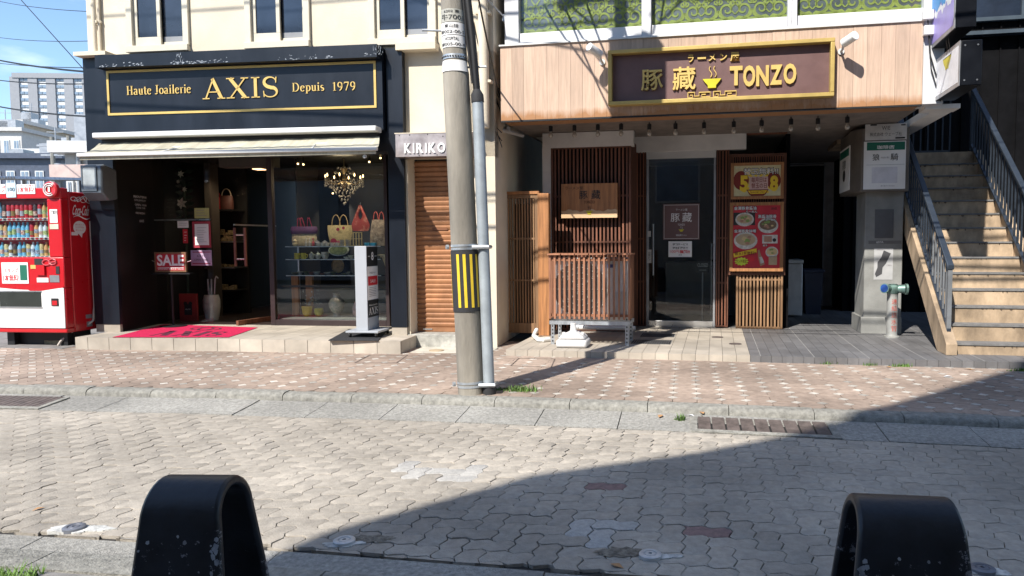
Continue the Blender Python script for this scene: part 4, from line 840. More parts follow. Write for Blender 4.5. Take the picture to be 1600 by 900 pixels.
# tiled platform (a step in front of the shop)
up0 = onz(A, 110, 528, FZ)[0]; up1 = onz(A, 623.5, 534, FZ)[0]; VP = -.515
b = MB(m_joint).box(up0+.004, up1-.004, VP+.004, GV+.05, -.1, FZ-.004)
tw = (up1-up0)/14.6; r = random.Random(8); e = .003
x = up1
while x > up0+.02:
    x0 = max(up0, x-tw); b.mat(m_terr)
    b.tint = r.random(); b.box(x0+e, x-e, VP, VP+.02, -.02, FZ)
    y = VP+.02+2*e
    while y < GV:
        y1 = min(GV+.02, y+tw); b.tint = r.random(); b.box(x0+e, x-e, y, y1-2*e, FZ-.02, FZ); y = y1
    x = x0
y = VP+.02
while y < .0: b.tint = r.random(); b.box(up1-.015, up1, y+e, min(.06, y+tw)-e, -.02, FZ-.001); y += tw
b.tint = .5
plat = solo('platform', 'low step of large cream tiles in front of the jewellery shop', 'step', A, ((up0+up1)/2, 0, 0), b)
# red mat with the shop's name, black mat
zm_ = FZ+.002; C = [onz(A, *p, zm_) for p in ((175, 527.5), (357, 527.5), (403, 512), (256, 507))]
def bil(s, t_): 
    p = [Vector(q) for q in C]; return p[0].lerp(p[1], s).lerp(p[3].lerp(p[2], s), t_)
b = MB(M('red_mat', (.52, .025, .085), .95, var=.12, scale=60, bump=.6, bscale=300, spec=.1))
n = 12; b.add([(*bil(i/n, j/n), zm_+.004) for j in range(n+1) for i in range(n+1)], [(j*(n+1)+i, j*(n+1)+i+1, (j+1)*(n+1)+i+1, (j+1)*(n+1)+i) for j in range(n) for i in range(n)])
mat_ = Thing('floor_mat', 'bright red door mat with dark lettering on the tiled step', 'mat', A, (*bil(.5, .5), FZ)); mat_.part('pile', b)
b = MB(M('dark_mat_print', (.09, .01, .03), .95)); fm = lambda a, z, c: (*bil(a, z), zm_+.0055)
serif_text(b, 'AXIS', (.26, .86, .12, .5), 0, fn=fm, gap=.25); b.strokes([(ell(.5, .5, .5, .5, 0, 360, 24), .1), (ell(.5, .5, .22, .5, 0, 360, 16), .1)], (.42, .7, .6, .86), 0, fn=fm)
mat_.part('lettering', b)
c4 = [onz(A, *p, zm_) for p in ((513, 532.5), (591, 532.8), (606, 516), (545, 515))]
solo('floor_mat', 'black rubber mat under the white sign pylon', 'mat', A, (c4[0][0], c4[0][1], FZ), MB(m_rubber).prism(c4, 'z', zm_, zm_+.008))
# sign pylon on castors
pv = onz(A, 563, 515, FZ+.1)[1]; u0 = at(A, 555, 450, pv)[0]; u1 = at(A, 573.5, 450, pv)[0]; zt_ = at(A, 565, 384.5, pv)[1]; dp = .34
t = Thing('sign_pylon', 'slim white sign pylon on a castor base with a black, white and red side panel', 'sign', A, ((u0+u1)/2, pv, FZ))
m_pyl = M('pylon_white', (.38, .4, .43), .4, var=.03)
t.part('column', MB(m_pyl).box(u0, u1, pv, pv+dp, FZ+.09, zt_), bevel=.004)
t.part('base', MB(m_pyl).box(u0-.11, u1+.15, pv-.06, pv+dp+.05, FZ+.065, FZ+.09), bevel=.004)
for a, c in ((u0-.07, pv-.02), (u1+.11, pv-.02), (u0-.07, pv+dp), (u1+.11, pv+dp)): t.part('castor', MB(m_blackmat).lathe([(.02, -.012), (.024, -.008), (.024, .008), (.02, .012)], (a, c, FZ+.0345), 12, 'x').mat(m_steel).box(a-.018, a+.018, c-.012, c+.012, FZ+.056, FZ+.065))
zz = lambda q: FZ+.09+(zt_-FZ-.09)*q; X_ = u1+.002; fs2 = lambda a, z, c: (X_+.002+c, a, z)
def pan(m, q0, q1, off=0., y0=.0, y1=1.): return MB(m).box(X_-.001, X_+off, pv+.01+(dp-.02)*y0, pv+.01+(dp-.02)*y1, zz(q0), zz(q1))
t.part('panel', pan(m_ink, .76, .99).mat(m_paper).box(X_-.001, X_, pv+.01, pv+dp-.01, zz(.36), zz(.755)).mat(m_red).box(X_, X_+.001, pv+.03, pv+dp-.03, zz(.53), zz(.64)).mat(m_ink).box(X_-.001, X_, pv+.01, pv+dp-.01, zz(.15), zz(.355)))
b = MB(m_paper).text('8', (pv+.1, pv+dp-.1, zz(.83), zz(.93)), 0, fn=fs2, bold=.02).box(X_, X_+.002, pv+.04, pv+.1, zz(.875), zz(.882)).box(X_, X_+.002, pv+dp-.1, pv+dp-.04, zz(.875), zz(.882)); serif_text(b, 'AXIS', (pv+.03, pv+dp-.03, zz(.18), zz(.265)), 0, fn=fs2); b.text('Haute Joailerie', (pv+.05, pv+dp-.05, zz(.28), zz(.305)), 0, fn=fs2, keep=False).text('SALE', (pv+.09, pv+dp-.09, zz(.56), zz(.6)), 0, fn=fs2, keep=False)
b.mat(m_gtext).text('MENU', (pv+.08, pv+dp-.08, zz(.67), zz(.69)), 0, fn=fs2, keep=False)
for q in (.5, .48, .46, .44, .42, .40): b.box(X_, X_+.0015, pv+.06, pv+dp-.08, zz(q), zz(q)+.006)
t.part('lettering', b)
# ------------------------------------------------------------------ shutter shop next door
vk = -.12; u0, u1, za, zb2 = R(A, 618, 208, 738, 244, vk)
m_sil = M('brushed_sign_metal', (.5, .43, .42), .4, .5, var=.35, scale=4, big=.3, col2=(.62, .56, .55))
t = Thing('sign_box', 'weathered silver box sign with white raised lettering over the brown shutter', 'sign', A, (u0, vk, za))
t.part('box', MB(m_sil).box(u0, u1, vk, .1, za, zb2).mat(m_cream).box(u0-.01, u1+.01, vk-.005, .1, zb2+.001, zb2+.012))
lt = R(A, 632, 223.5, 702, 239, vk); lw = (lt[1]-lt[0])/6.2; b = MB(m_white)
xs = lt[0]
for c, k in (('K', 1.15), ('I', .42), ('R', 1.15), ('I', .42), ('K', 1.15), ('O', 1.25)):
    b.text(c, (xs, xs+lw*(k-.22), lt[2], lt[3]), vk-.002, ext=.012, bold=.03, keep=False); xs += lw*(k+.07)
t.part('lettering', b); b = MB(m_ink)
for px_, py_ in ((624, 212), (640, 211), (668, 210), (655, 243), (683, 242), (692, 213)): b.disc(at(A, px_, py_, vk), .008, 8, vk-.001)
t.part('screw', b)
m_shut = M('brown_shutter', (.38, .175, .08), .55, var=.2, scale=6, st=(1, 1, .5), bump=.08, bscale=12, big=.3, tint=.12)
zs = .16; zt2 = za-.01; b = MB(m_shut); ns = 34; hh = (zt2-zs-.06)/ns; vsx = .3
for k in range(ns):
    z = zs+.06+k*hh; b.tint = rr.random(); b.add([(uS0, vsx, z), (uS1, vsx, z), (uS1, vsx-.012, z+hh*.25), (uS0, vsx-.012, z+hh*.25), (uS1, vsx-.014, z+hh*.7), (uS0, vsx-.014, z+hh*.7), (uS1, vsx, z+hh*.95), (uS0, vsx, z+hh*.95), (uS1, vsx, z+hh), (uS0, vsx, z+hh)], [(0, 1, 2, 3), (3, 2, 4, 5), (5, 4, 6, 7), (7, 6, 8, 9)])
t = Thing('roller_shutter', 'closed brown ribbed roller shutter beside the utility pole', 'shutter', A, ((uS0+uS1)/2, vsx, zs)); t.part('curtain', b)
t.part('bottom_bar', MB(m_shut).box(uS0, uS1, vsx-.02, vsx, zs+.005, zs+.06)); zk = at(A, 690, 358, vsx)[1]; uk = at(A, 688, 358, vsx)[0]; t.part('mail_slot', MB(M('shutter_slot', (.2, .08, .035), .5)).box(uk-.1, uk+.1, vsx-.02, vsx-.016, zk-.015, zk+.015)); zk = at(A, 690, 512, vsx)[1]; t.part('handle', MB(m_steel).box(uS0+.08, uS0+.2, vsx-.03, vsx-.021, zs+.03, zs+.045))
t.part('jamb', MB(m_cream).box(uS0-.045, uS0-.002, .05, vsx, zs, zt2))
solo('doorstep', 'weathered concrete doorstep under the brown shutter', 'step', A, ((uS0+uS1)/2, .1, 0), MB(M('old_concrete', (.4, .39, .35), .9, var=.3, scale=9, bump=.5, big=.25)).box(uS0-.05, uS1+.05, .02, .44, -.05, zs), None, .008)
solo('manhole_cover', 'small round beige manhole cover in front of the doorstep', 'manhole cover', A, (*onz(A, 682, 548.5, 0), .006), MB(M('beige_cover', (.42, .33, .22), .8, var=.2)).lathe([(.09, 0), (.09, .006), (.082, .006), (.082, .004), (.076, .004), (.076, .007)], (*onz(A, 682, 548.5, 0), .006), 24))
# drain pipes on the cream building
def pipe(label, x, v, y0, y1, r, m, name='drainpipe', f=A, group='drainpipes on the cream building'):
    u, z0 = at(f, x, y0, v); z1_ = at(f, x, y1, v)[1]; t = Thing(name, label, 'drainpipe', f, (u, v, z0), group); t.part('tube', MB(m).tube([(u, v, z0), (u, v, z1_)], r, 10))
    b = MB(m)
    for q in (.2, .5, .8): b.box(u-r*1.5, u+r*1.5, v-r*.4, v+r*1.4, z0+(z1_-z0)*q, z0+(z1_-z0)*q+.03)
    t.part('bracket', b); return t
pipe('cream downpipe at the outer corner of the upper wall', 149, .03, 84, -160, .03, m_cream)
pipe('thinner cream pipe beside the corner downpipe', 157, .06, 84, -160, .016, m_cream)
pipe('wide cream downpipe on the narrow wall behind the utility pole', 757, .02, 200, -160, .06, m_cream)
# power cable of the drinks machine along the step
pts = [onz(A, 147, 514, .1)]; 
b = MB(M('beige_flex', (.45, .4, .35), .6)); vm = -.38; mach_u1 = at(A, 100, 420, vm)[0]
uq = uL-.03; b.tube([(uq, .04, 1.6), (uq, .04, .5), (uq-.01, .02, .3), (uq-.06, -.08, .22), (uq-.16, -.2, .16), (uq-.22, -.28, .06), (uq-.24, -.3, .01)], .015, 8); solo('power_cable', 'beige power cable running down beside the red drinks machine', 'cable', A, (mach_u1+.3, 0, 0), b)

# ------------------------------------------------------------------ drinks machine
um1 = mach_u1; um0 = um1-1.12; zm0 = at(A, 60, 520, vm)[1]; zm1 = at(A, 60, 296, vm)[1]
def rm(x0, y0, x1, y1, v=vm): return R(A, x0, y0, x1, y1, v)
m_mred = M('machine_red', (.5, .008, .014), .3, var=.05, scale=2, coat=.4); m_mwhite = M('machine_white', (.78, .77, .75), .35, var=.03)
vmd = Thing('vending_machine', 'red and white drinks vending machine standing beside the tiled step', 'vending machine', A, ((um0+um1)/2, vm+.3, 0))
vmd.part('cabinet', MB(m_mred).box(um0, um1, vm+.12, vm+.62, zm0, zm1-.02), bevel=.015)
zw1 = rm(0, 311, 60, 402)[3]; zw0 = rm(0, 311, 60, 402)[2]; uw1 = at(A, 74.5, 350, vm)[0]; uw0 = um0+.05
zlw = rm(0, 452, 60, 515)[3]
dr = MB(m_mred)
dr.box(um0, um1, vm+.001, vm+.118, zm0+.06, zlw+.02).box(um0, um1, vm, vm+.118, zw1, zm1+.02).box(um0, uw0, vm, vm+.118, zw0, zw1).box(uw1, um1, vm, vm+.118, zw0, zw1).box(um0, um1, vm, vm+.118, zlw+.02, zw0).box(um0, um1, vm, vm+.118, zm0, zm0+.06)
d_ = vmd.part('door', dr, bevel=.012)
vmd.part('front_panel', MB(m_mwhite).box(um0+.01, um1-.012, vm-.012, vm-.0005, zm0+.06, zlw+.02), d_, .008)
b = MB(m_mred); q = 20
b.add([(um0+.01+(um1-um0-.02)*k/q, vm-.0135, zlw+.03-.1*math.sin(math.pi*k/q*.9)**2*(.35 if k < 12 else .6)) for k in range(q+1)]+[(um0+.01+(um1-um0-.02)*k/q, vm-.0135, zlw+.04) for k in range(q+1)], [(k, k+1, q+2+k, q+1+k) for k in range(q)])
vmd.part('swoosh', b, d_)
o = vmd.part('display_box', MB(M('display_blue_white', (.55, .6, .62), .4)).box(uw0, uw1, vm+.16, vm+.17, zw0, zw1).mat(m_dark).box(uw0, uw1, vm+.02, vm+.16, zw1-.004, zw1-.001)); 
vmd.part('pane', MB(m_glass2).box(uw0, uw1, vm+.004, vm+.008, zw0, zw1), d_)
rows = [(341, 316), (371, 347), (400, 378)]
cl = {'r': M('can_red', (.4, .02, .03), .3, var=.3, scale=30), 'b': M('bottle_blue', (.16, .42, .62), .2, var=.25, scale=30), 'w': M('bottle_white', (.6, .66, .72), .25, var=.2, scale=30), 'y': M('can_yellow', (.5, .42, .22), .3, var=.4, scale=30), 'g': M('bottle_green', (.15, .3, .08), .25, var=.4, scale=30), 'k': M('can_dark', (.06, .04, .04), .3), 'o': M('bottle_orange', (.55, .3, .12), .3)}
labs = [M('bottle_label_'+n_, c_, .45, var=.45, scale=55, col2=d_) for n_, c_, d_ in (('white', (.6, .6, .6), (.3, .35, .5)), ('red', (.5, .05, .05), (.7, .6, .5)), ('green', (.1, .3, .12), (.6, .65, .3)), ('navy', (.05, .1, .3), (.5, .55, .6)), ('gold', (.5, .38, .1), (.15, .08, .04)))]; rl = random.Random(31)
pat = ['gbkrrrrrrkrog', 'wyobbbbbrowwg', 'ybywkbbywbyog']
for (yb, yt_), s in zip(rows, pat):
    zb_ = at(A, 40, yb, vm+.08)[1]; zt3 = at(A, 40, yt_, vm+.08)[1]; vmd.part('shelf_strip', MB(m_white).box(uw0, uw1, vm+.02, vm+.15, zb_-.03, zb_).mat(m_ink).box(uw0+.01, uw1-.01, vm+.0185, vm+.0195, zb_-.024, zb_-.017).mat(m_mred).box(uw0+.01, uw1-.01, vm+.0185, vm+.0195, zb_-.012, zb_-.008))
    n_ = len(s); hgt = (zt3-zb_)
    for k, c in enumerate(s):
        u = uw0+.04+(uw1-uw0-.06)*(k+.5)/n_; r_ = (uw1-uw0)/n_*.43
        if c in 'rky': prof = [(r_*.85, 0), (r_, .012), (r_, hgt*.78), (r_*.8, hgt*.84), (r_*.8, hgt*.85)]
        else: prof = [(r_*.9, 0), (r_, .01), (r_, hgt*.62), (r_*.4, hgt*.85), (r_*.4, hgt*.98), (r_*.3, hgt)]
        b = MB(cl[c]).lathe(prof, (u, vm+.09, zb_+.001), 12)
        q0 = rl.uniform(.12, .28); b.mat(rl.choice(labs)).lathe([(r_*1.02, hgt*q0), (r_*1.02, hgt*(q0+rl.uniform(.2, .36)))], (u, vm+.09, zb_+.001), 12)
        vmd.part('sample_drink', b)
        b = MB(m_mred if k % 3 else m_ink).box(u-.018, u+.018, vm+.0165, vm+.0185, zb_-.026, zb_-.012).mat(m_blue).box(u-.02, u+.02, vm+.0165, vm+.0185, zb_-.01, zb_-.003); vmd.part('price_button', b)
def plate(nm, x0, y0, x1, y1, m, v=vm-.002, th=.004, parent=None):
    u0, u1, z0, z1_ = rm(x0, y0, x1, y1, v); return vmd.part(nm, MB(m).box(u0, u1, v-th, v, z0, z1_), parent or d_)
def wr(x0, y0, x1, y1, s, m, v=vm-.007, keep=False, bold=.01): return MB(m).text(s, rm(x0, y0, x1, y1, v), v, keep=keep, bold=bold)
plate('price_card', 26.5, 288, 55, 303, m_paper); vmd.part('lettering', wr(28.5, 292, 53, 301, '1本無料!', m_red), d_)
vmd.part('lettering', wr(29, 289, 52, 291.5, 'スタンプ15個で', m_red), d_); plate('price_card', -20, 288, 9, 303, m_paper); vmd.part('lettering', wr(-4, 290, 8, 301, 'ップ', m_red), d_)
plate('phone_card', 10, 285.5, 25, 308.5, M('sky_card', (.5, .65, .72), .5), vm-.006); vmd.part('phone_print', wr(12, 293, 23, 299, '100', m_blue, vm-.013).mat(m_white).disc(at(A, 17.5, 302.5, vm-.013), .03, 14, vm-.013), d_)
c = at(A, 80, 296.5, vm-.02); b = MB(m_mred).lathe([(.1, 0), (.1, -.04), (.085, -.05), (.06, -.045)], (c[0], vm, c[1]), 28, 'y'); b.mat(m_white)
for r_ in (.075, .052):
    pts = [(c[0]+r_*math.cos(math.radians(k*14)), vm-.053, c[1]+r_*math.sin(math.radians(k*14))) for k in range(3, 23)]; b.tube(pts, .006, 5)
b.box(c[0]-.012, c[0]+.012, vm-.056, vm-.05, c[1]-.03, c[1]+.035).mat(m_red); vmd.part('emblem', b, d_)
plate('sticker', 78, 327, 90, 348, m_paper); vmd.part('lettering', wr(79, 329, 89, 335, 'ご案内', m_ink), d_); plate('sticker', 78, 350, 91.5, 358, M('cream_sticker', (.65, .55, .42), .6))
plate('stamp_card', 3, 410, 44.5, 443, m_paper); vmd.part('lettering', wr(6, 419, 28, 426, 'スタンプ', m_red).text('1本無料!', rm(5, 429, 30, 440, vm-.007), vm-.007, keep=False, bold=.015).mat(m_green).box(*rm(32, 414, 43, 438)[:2], vm-.0075, vm-.006, *rm(32, 414, 43, 438)[2:]), d_)
plate('coin_panel', 54, 404, 67, 416, m_ink); plate('coin_slot', 58, 414, 71, 430, m_mred, vm-.004, .02); plate('sticker', 48, 414, 56, 420, m_gold); plate('coin_plate', 78, 430, 93, 441, m_steel); plate('notice_strip', 58, 434, 76, 441, m_paper); plate('lamp_strip', 87.5, 416, 93, 428, m_ink)
cc = [at(A, x, y, vm-.01) for x, y in ((72, 410), (82, 409))]
vmd.part('loop_mark', MB(M('machine_pink', (.6, .12, .14), .4)).tube([(c[0]+.05*math.cos(k*.35), vm-.012, c[1]+.035*math.sin(k*.35)) for c in cc for k in range(19)], .006, 5), d_)
u0, u1, z0, z1_ = rm(1, 456, 66, 479); vmd.part('delivery_slot', MB(M('slot_black', (.03, .035, .03), .25)).box(u0, u1, vm-.016, vm-.011, z0, z1_).mat(m_steel).box(u0-.01, u1+.01, vm-.022, vm-.0165, z1_, z1_+.015).box(u0-.01, u1+.01, vm-.022, vm-.0165, z0-.015, z0), d_)
u0, u1, z0, z1_ = rm(82, 466, 93, 478); vmd.part('coin_return', MB(m_blackmat).box(u0, u1, vm-.02, vm-.013, z0, z1_).mat(m_mred).box(u0+.015, u1-.015, vm-.0225, vm-.0205, z0+.01, z1_-.03), d_, .004)
# machine's right side: script logo, bubble, stickers
fsd = lambda a, z, c: (um1+.002+c, a, z); Vs0, Vs1 = vm+.13, vm+.44
def sy(y): return at(A, 118, y, vm+.35)[1]
b = MB(m_white); b.text('Coca-Cola', (Vs0+.03, Vs1-.02, sy(337), sy(321)), 0, fn=fsd, bold=.015, shear=.25, keep=False)
b.tube([(um1+.003, Vs0+.05+.27*k/16, sy(340)+.02*math.sin(k/16*6.3)) for k in range(17)], [.002+.006*math.sin(math.pi*k/16) for k in range(17)], 5)
rr = random.Random(6)
for k in range(5): # scribbled line ornament of the cans above the script
    y0 = Vs0+.07+.05*k; b.tube([(um1+.003, y0+.05*math.cos(a*.5+k), sy(312)+.05*math.sin(a*.5+k*2)*(.5+.1*k)) for a in range(14)], .004, 5)
vmd.part('script_logo', b); b = MB(m_mwhite)
yc, zc2 = vm+.27, sy(356); b.add([(um1+.002, yc+.1*math.cos(2*math.pi*k/24), zc2+.085*math.sin(2*math.pi*k/24)) for k in range(24)], [tuple(range(24))]); b.add([(um1+.002, yc-.02, zc2-.08), (um1+.002, yc+.04, zc2-.08), (um1+.002, yc+.03, zc2-.13)], [(0, 1, 2)])
b.mat(m_red)
for k, s in enumerate(('ありがとう', 'いつでも', 'おいしい')): b.text(s, (yc-.065, yc+.065, zc2+.03-.036*k, zc2+.05-.036*k), 0, fn=lambda a, z, c: (um1+.004, a, z), keep=False)
vmd.part('speech_bubble', b)
vmd.part('sticker', MB(m_grey).box(um1, um1+.002, vm+.3, vm+.4, sy(497), sy(491))); vmd.part('sticker', MB(m_grey).box(um1, um1+.002, vm+.31, vm+.4, sy(510), sy(502))); vmd.part('sticker', MB(m_paper).box(um1, um1+.002, vm+.14, vm+.24, sy(368), sy(363)))
vmd.part('plinth', MB(m_blackmat).box(um0+.08, um1-.08, vm+.2, vm+.46, .004, zm0))  # black block put in for the shadow under the machine
for x in (um0+.2, um1-.16): vmd.part('foot', MB(m_blackmat).box(x-.05, x+.05, vm+.12, vm+.21, .004, zm0))
u, v = onz(A, 88, 538, 0)
solo('brick', 'mossy broken concrete block on the ground by the drinks machine', 'block', A, (u, v, 0), MB(M('mossy_block', (.2, .2, .13), .9, var=.4, scale=10, bump=.6)).box(u-.13, u+.14, v-.05, v+.1, .004, .06).box(u-.1, u+.12, v-.03, v+.1, .0601, .1), None, .01)
# ================================================================== NOODLE SHOP BUILDING (frame T: v = 0 is the front edge of its terrace)
TZ = .07; VF = .68; VL = 1.8; VD = 2.5
def rt(x0, y0, x1, y1, v): return R(T, x0, y0, x1, y1, v)
uf0 = at(T, 782, 130, VF)[0]; uf1 = at(T, 1442, 100, VF)[0]
zf0 = (at(T, 790, 187.5, VF)[1]+at(T, 1430, 164, VF)[1])/2; zf1 = (at(T, 790, 69.5, VF)[1]+at(T, 1430, 37.5, VF)[1])/2
# terrace: pale tiles on the left, slate tiles on the right
ut0 = onz(T, 771, 556, TZ)[0]; ut1 = onz(T, 1173, 558, TZ)[0]; ut2 = 9.5
b = MB(m_joint).box(ut0+.01, ut2, .01, 7, -.1, TZ-.004); r = random.Random(11)
x = ut1
while x > ut0:
    b.mat(m_terr); y = 0; xa = max(ut0, x-.145)
    while y < 2.6: b.tint = r.random(); b.box(xa+.002, x-.002, y+.002, y+.298, -.03 if y == 0 else TZ-.02, TZ+r.uniform(-.001, .001)); y += .3
    x -= .145
x = ut1
while x < ut2:
    b.mat(m_slate); y = 0; off = r.uniform(0, .3)
    while y < 6.9:
        y1 = min(6.95, (y+.6 if y else .6-off*.5)); b.tint = r.random(); b.box(x+.002, x+.108, y+.002, y1-.002, -.03 if y == 0 else TZ-.02, TZ+r.uniform(-.001, .001)); y = y1
    x += .11
    if int(x/.11) % 5 == 0: b.tint = .5; b.mat(M('pale_grout', (.36, .35, .33), .8)).box(x-.0045, x+.0005, .01, 6.8, TZ-.02, TZ+.0015)
b.tint = .5
terr = struct('pavement', T, b)
m_fasc = M('fascia_cedar', (.5, .36, .27), .75, var=.14, scale=6, st=(5, 1, .35), bump=.12, bscale=25, tint=.12, big=.1)
def stain(m, z0, z1, col):        # water stains creeping up from a lower edge
    n = m.node_tree; k = n.links.new; b = n.nodes['Principled BSDF']; src = b.inputs['Base Color'].links[0].from_socket
    t = n.nodes.new('ShaderNodeTexCoord'); sp = n.nodes.new('ShaderNodeSeparateXYZ'); k(t.outputs['Object'], sp.inputs[0])
    mr = n.nodes.new('ShaderNodeMapRange'); mr.inputs[1].default_value = z0; mr.inputs[2].default_value = z1; mr.inputs[3].default_value = 1; mr.inputs[4].default_value = 0; k(sp.outputs['Z'], mr.inputs[0])
    mp = n.nodes.new('ShaderNodeMapping'); mp.inputs['Scale'].default_value = (1, 1, .22); k(t.outputs['Object'], mp.inputs['Vector'])
    z = n.nodes.new('ShaderNodeTexNoise'); z.inputs['Scale'].default_value = 14; z.inputs['Detail'].default_value = 9; z.inputs['Roughness'].default_value = .7; k(mp.outputs[0], z.inputs['Vector'])
    z2 = n.nodes.new('ShaderNodeTexNoise'); z2.inputs['Scale'].default_value = 1.1; k(t.outputs['Object'], z2.inputs['Vector'])
    a = n.nodes.new('ShaderNodeMath'); a.operation = 'MULTIPLY'; k(z.outputs['Fac'], a.inputs[0]); k(mr.outputs[0], a.inputs[1])
    a2 = n.nodes.new('ShaderNodeMath'); a2.operation = 'MULTIPLY'; k(a.outputs[0], a2.inputs[0]); k(z2.outputs['Fac'], a2.inputs[1])
    r = n.nodes.new('ShaderNodeValToRGB'); r.color_ramp.elements[0].position = .07; r.color_ramp.elements[1].position = .2; k(a2.outputs[0], r.inputs[0])
    mx = n.nodes.new('ShaderNodeMixRGB'); mx.inputs['Color2'].default_value = (*col, 1); k(r.outputs[0], mx.inputs['Fac']); k(src, mx.inputs['Color1']); k(mx.outputs[0], b.inputs['Base Color'])
stain(m_fasc, zf0, zf0+.16, (.36, .18, .08))
m_twall = M('noodle_wall_white', (.78, .76, .73), .8, var=.08, scale=3, big=.15, bump=.1)
m_win_w = M('white_window_frame', (.6, .6, .61), .45, var=.06, scale=4, big=.08)
nb = Thing('shop_building', 'noodle shop building with pale timber fascia and green patterned windows above', 'building', T, (uf0, VF, 0))
b = MB(m_fasc); r = random.Random(2); x = uf0
while x < uf1-.01:
    x1 = min(uf1, x+.145); b.tint = r.random(); b.box(x+.0012, x1-.0012, VF+r.uniform(0, .0025), VF+.03, zf0, zf1); x = x1
b.tint = .5; b.box(uf0, uf1, VF+.03, VF+.4, zf0+.002, zf1-.004)
nb.part('fascia', b)
nb.part('cap', MB(m_alu).box(uf0-.01, uf1+.01, VF-.02, VF+.3, zf1, zf1+.018).mat(m_blackmat).box(uf0, uf1, VF+.002, VF+.03, zf0-.02, zf0-.001))
nb.part('soffit', MB(M('soffit_grey', (.2, .17, .15), .8, var=.2)).box(uf0, uf1+.05, VF+.031, 7, zf0+.01, zf0+.06))
# windows above
VW = VF+.09; zw_s = zf1+.02; zg0 = (at(T, 820, 48, VW)[1]+at(T, 1440, 18, VW)[1])/2; zg1 = zg0+1.1
edges = [(812, 1003), (1018, 1230), (1245, 1453)]
uw_l = at(T, 790, 30, VW)[0]; uw_r = at(T, 1461, 30, VW)[0]
nb.part('upper_wall', MB(m_twall).box(uw_l, uw_r+.4, VW+.02, 7, zg1+.08, 7.5).box(uw_l+.02, uw_l+.2, VW+1.4, 7, zf0, zg1+.08).box(uf1-.1, uf1+.0, VW+.31, 7, zf0+.07, zg1+.08).box(uw_l, uw_r, 6.8, 7, zf0, zg1))
m_lime = M('lime_film', (.26, .31, .06), .5, var=.12); m_mesh = M('grey_screen', (.12, .14, .14), .35, var=.3, scale=3)
rs = random.Random(21)
for i, (xa, xb) in enumerate(edges):
    ua, ub = at(T, xa, 30, VW)[0], at(T, xb, 30, VW)[0]; p0 = uw_l if i == 0 else ua-.07; p1 = uw_r if i == 2 else ub+.055
    f_ = nb.part('window', MB(m_win_w).box(p0, ua, VW-.05, VW+.1, zw_s, zg1+.08).box(ub, p1, VW-.05, VW+.1, zw_s, zg1+.08).box(ua, ub, VW-.05, VW+.1, zw_s, zw_s+.03).box(ua, ub, VW-.02, VW+.1, zw_s+.03, zg0).box(ua, ub, VW-.05, VW+.1, zg1, zg1+.08), bevel=.006)
    nb.part('screen', MB(m_mesh).box(ua, ub, VW+.06, VW+.07, zg0, zg1), f_)
    b = MB(m_lime); n_ = 4; wd = (ub-ua)/n_; zA = zg0+.035
    def rib(pts, r0, r1): b.strokes([([((x-ua)/(ub-ua), (z-zA)/.5) for x, z in pts], [(r0+(r1-r0)*math.sin(math.pi*min(1, k/len(pts)*1.1)))*2/.5 for k in range(len(pts))])], (ua, ub, zA, zA+.5), VW+.055)
    for k in range(n_):
        c = ua+wd*(k+.5)
        for sg_ in (-1, 1):
            def sp(cx, cz, r0, turns, a0, d): return [(cx+sg_*(r0*(1-.8*q/22))*math.cos(a0+d*turns*6.283*q/22), cz+(r0*(1-.8*q/22))*math.sin(a0+d*turns*6.283*q/22)) for q in range(23)]
            rib(sp(c+sg_*wd*.24, zA+.1, .085, 1.3, -1.6, 1), .006, .013); rib(sp(c+sg_*wd*.2, zA+.27, .075, 1.2, 1.2, -1), .006, .012); rib(sp(c+sg_*wd*.4, zA+.36, .06, 1.2, -.5, 1), .005, .011)
            rib([(c+sg_*wd*.02, zA+.0), (c+sg_*wd*.1, zA+.02), (c+sg_*wd*.3, zA+.0), (c+sg_*wd*.45, zA+.04), (c+sg_*wd*.5, zA+.1)], .008, .016)
            rib([(c, zA+.05+q*.05+0*sg_) if False else (c+sg_*.05*math.sin(q*1.1), zA+.05+q*.045) for q in range(9)], .006, .012)
            rib(sp(c+sg_*wd*.44, zA+.2, .05, 1.1, 2, -1), .005, .01)
            for q in range(4): rib([(c+sg_*wd*(.1+.1*q), zA+.12+.06*q), (c+sg_*wd*(.14+.1*q), zA+.17+.05*q), (c+sg_*wd*(.11+.1*q), zA+.2+.06*q)], .004, .02)
        rib([(c-wd*.5, zA), (c, zA-.012), (c+wd*.5, zA)], .012, .012)
    for k in range(9): q = ua+(ub-ua)*(k+.5)/9; rib([(q-.06, zA+.42+.05*math.sin(k*2.)), (q, zA+.5), (q+.07, zA+.44)], .01, .02)
    nb.part('pattern', b, f_)
    nb.part('pane', MB(m_glass2).box(ua, ub, VW+.02, VW+.026, zg0, zg1), f_)
# column and trim at the right end
u0, u1, za, zb_ = rt(1443, 20, 1474, 166, VF+.05)
nb.part('corner_post', MB(m_win_w).box(uf1+.004, u1, VF+.02, VF+.3, zf0, zg1), bevel=.005)
nb.part('beam', MB(m_twall).box(uf1+.06, uf1+.42, VF+.1, VF+.35, zf0-.04, zf0+.009).box(uf1+.2, uf1+.42, VF+.36, 5, zf0-.03, zf0+.05))
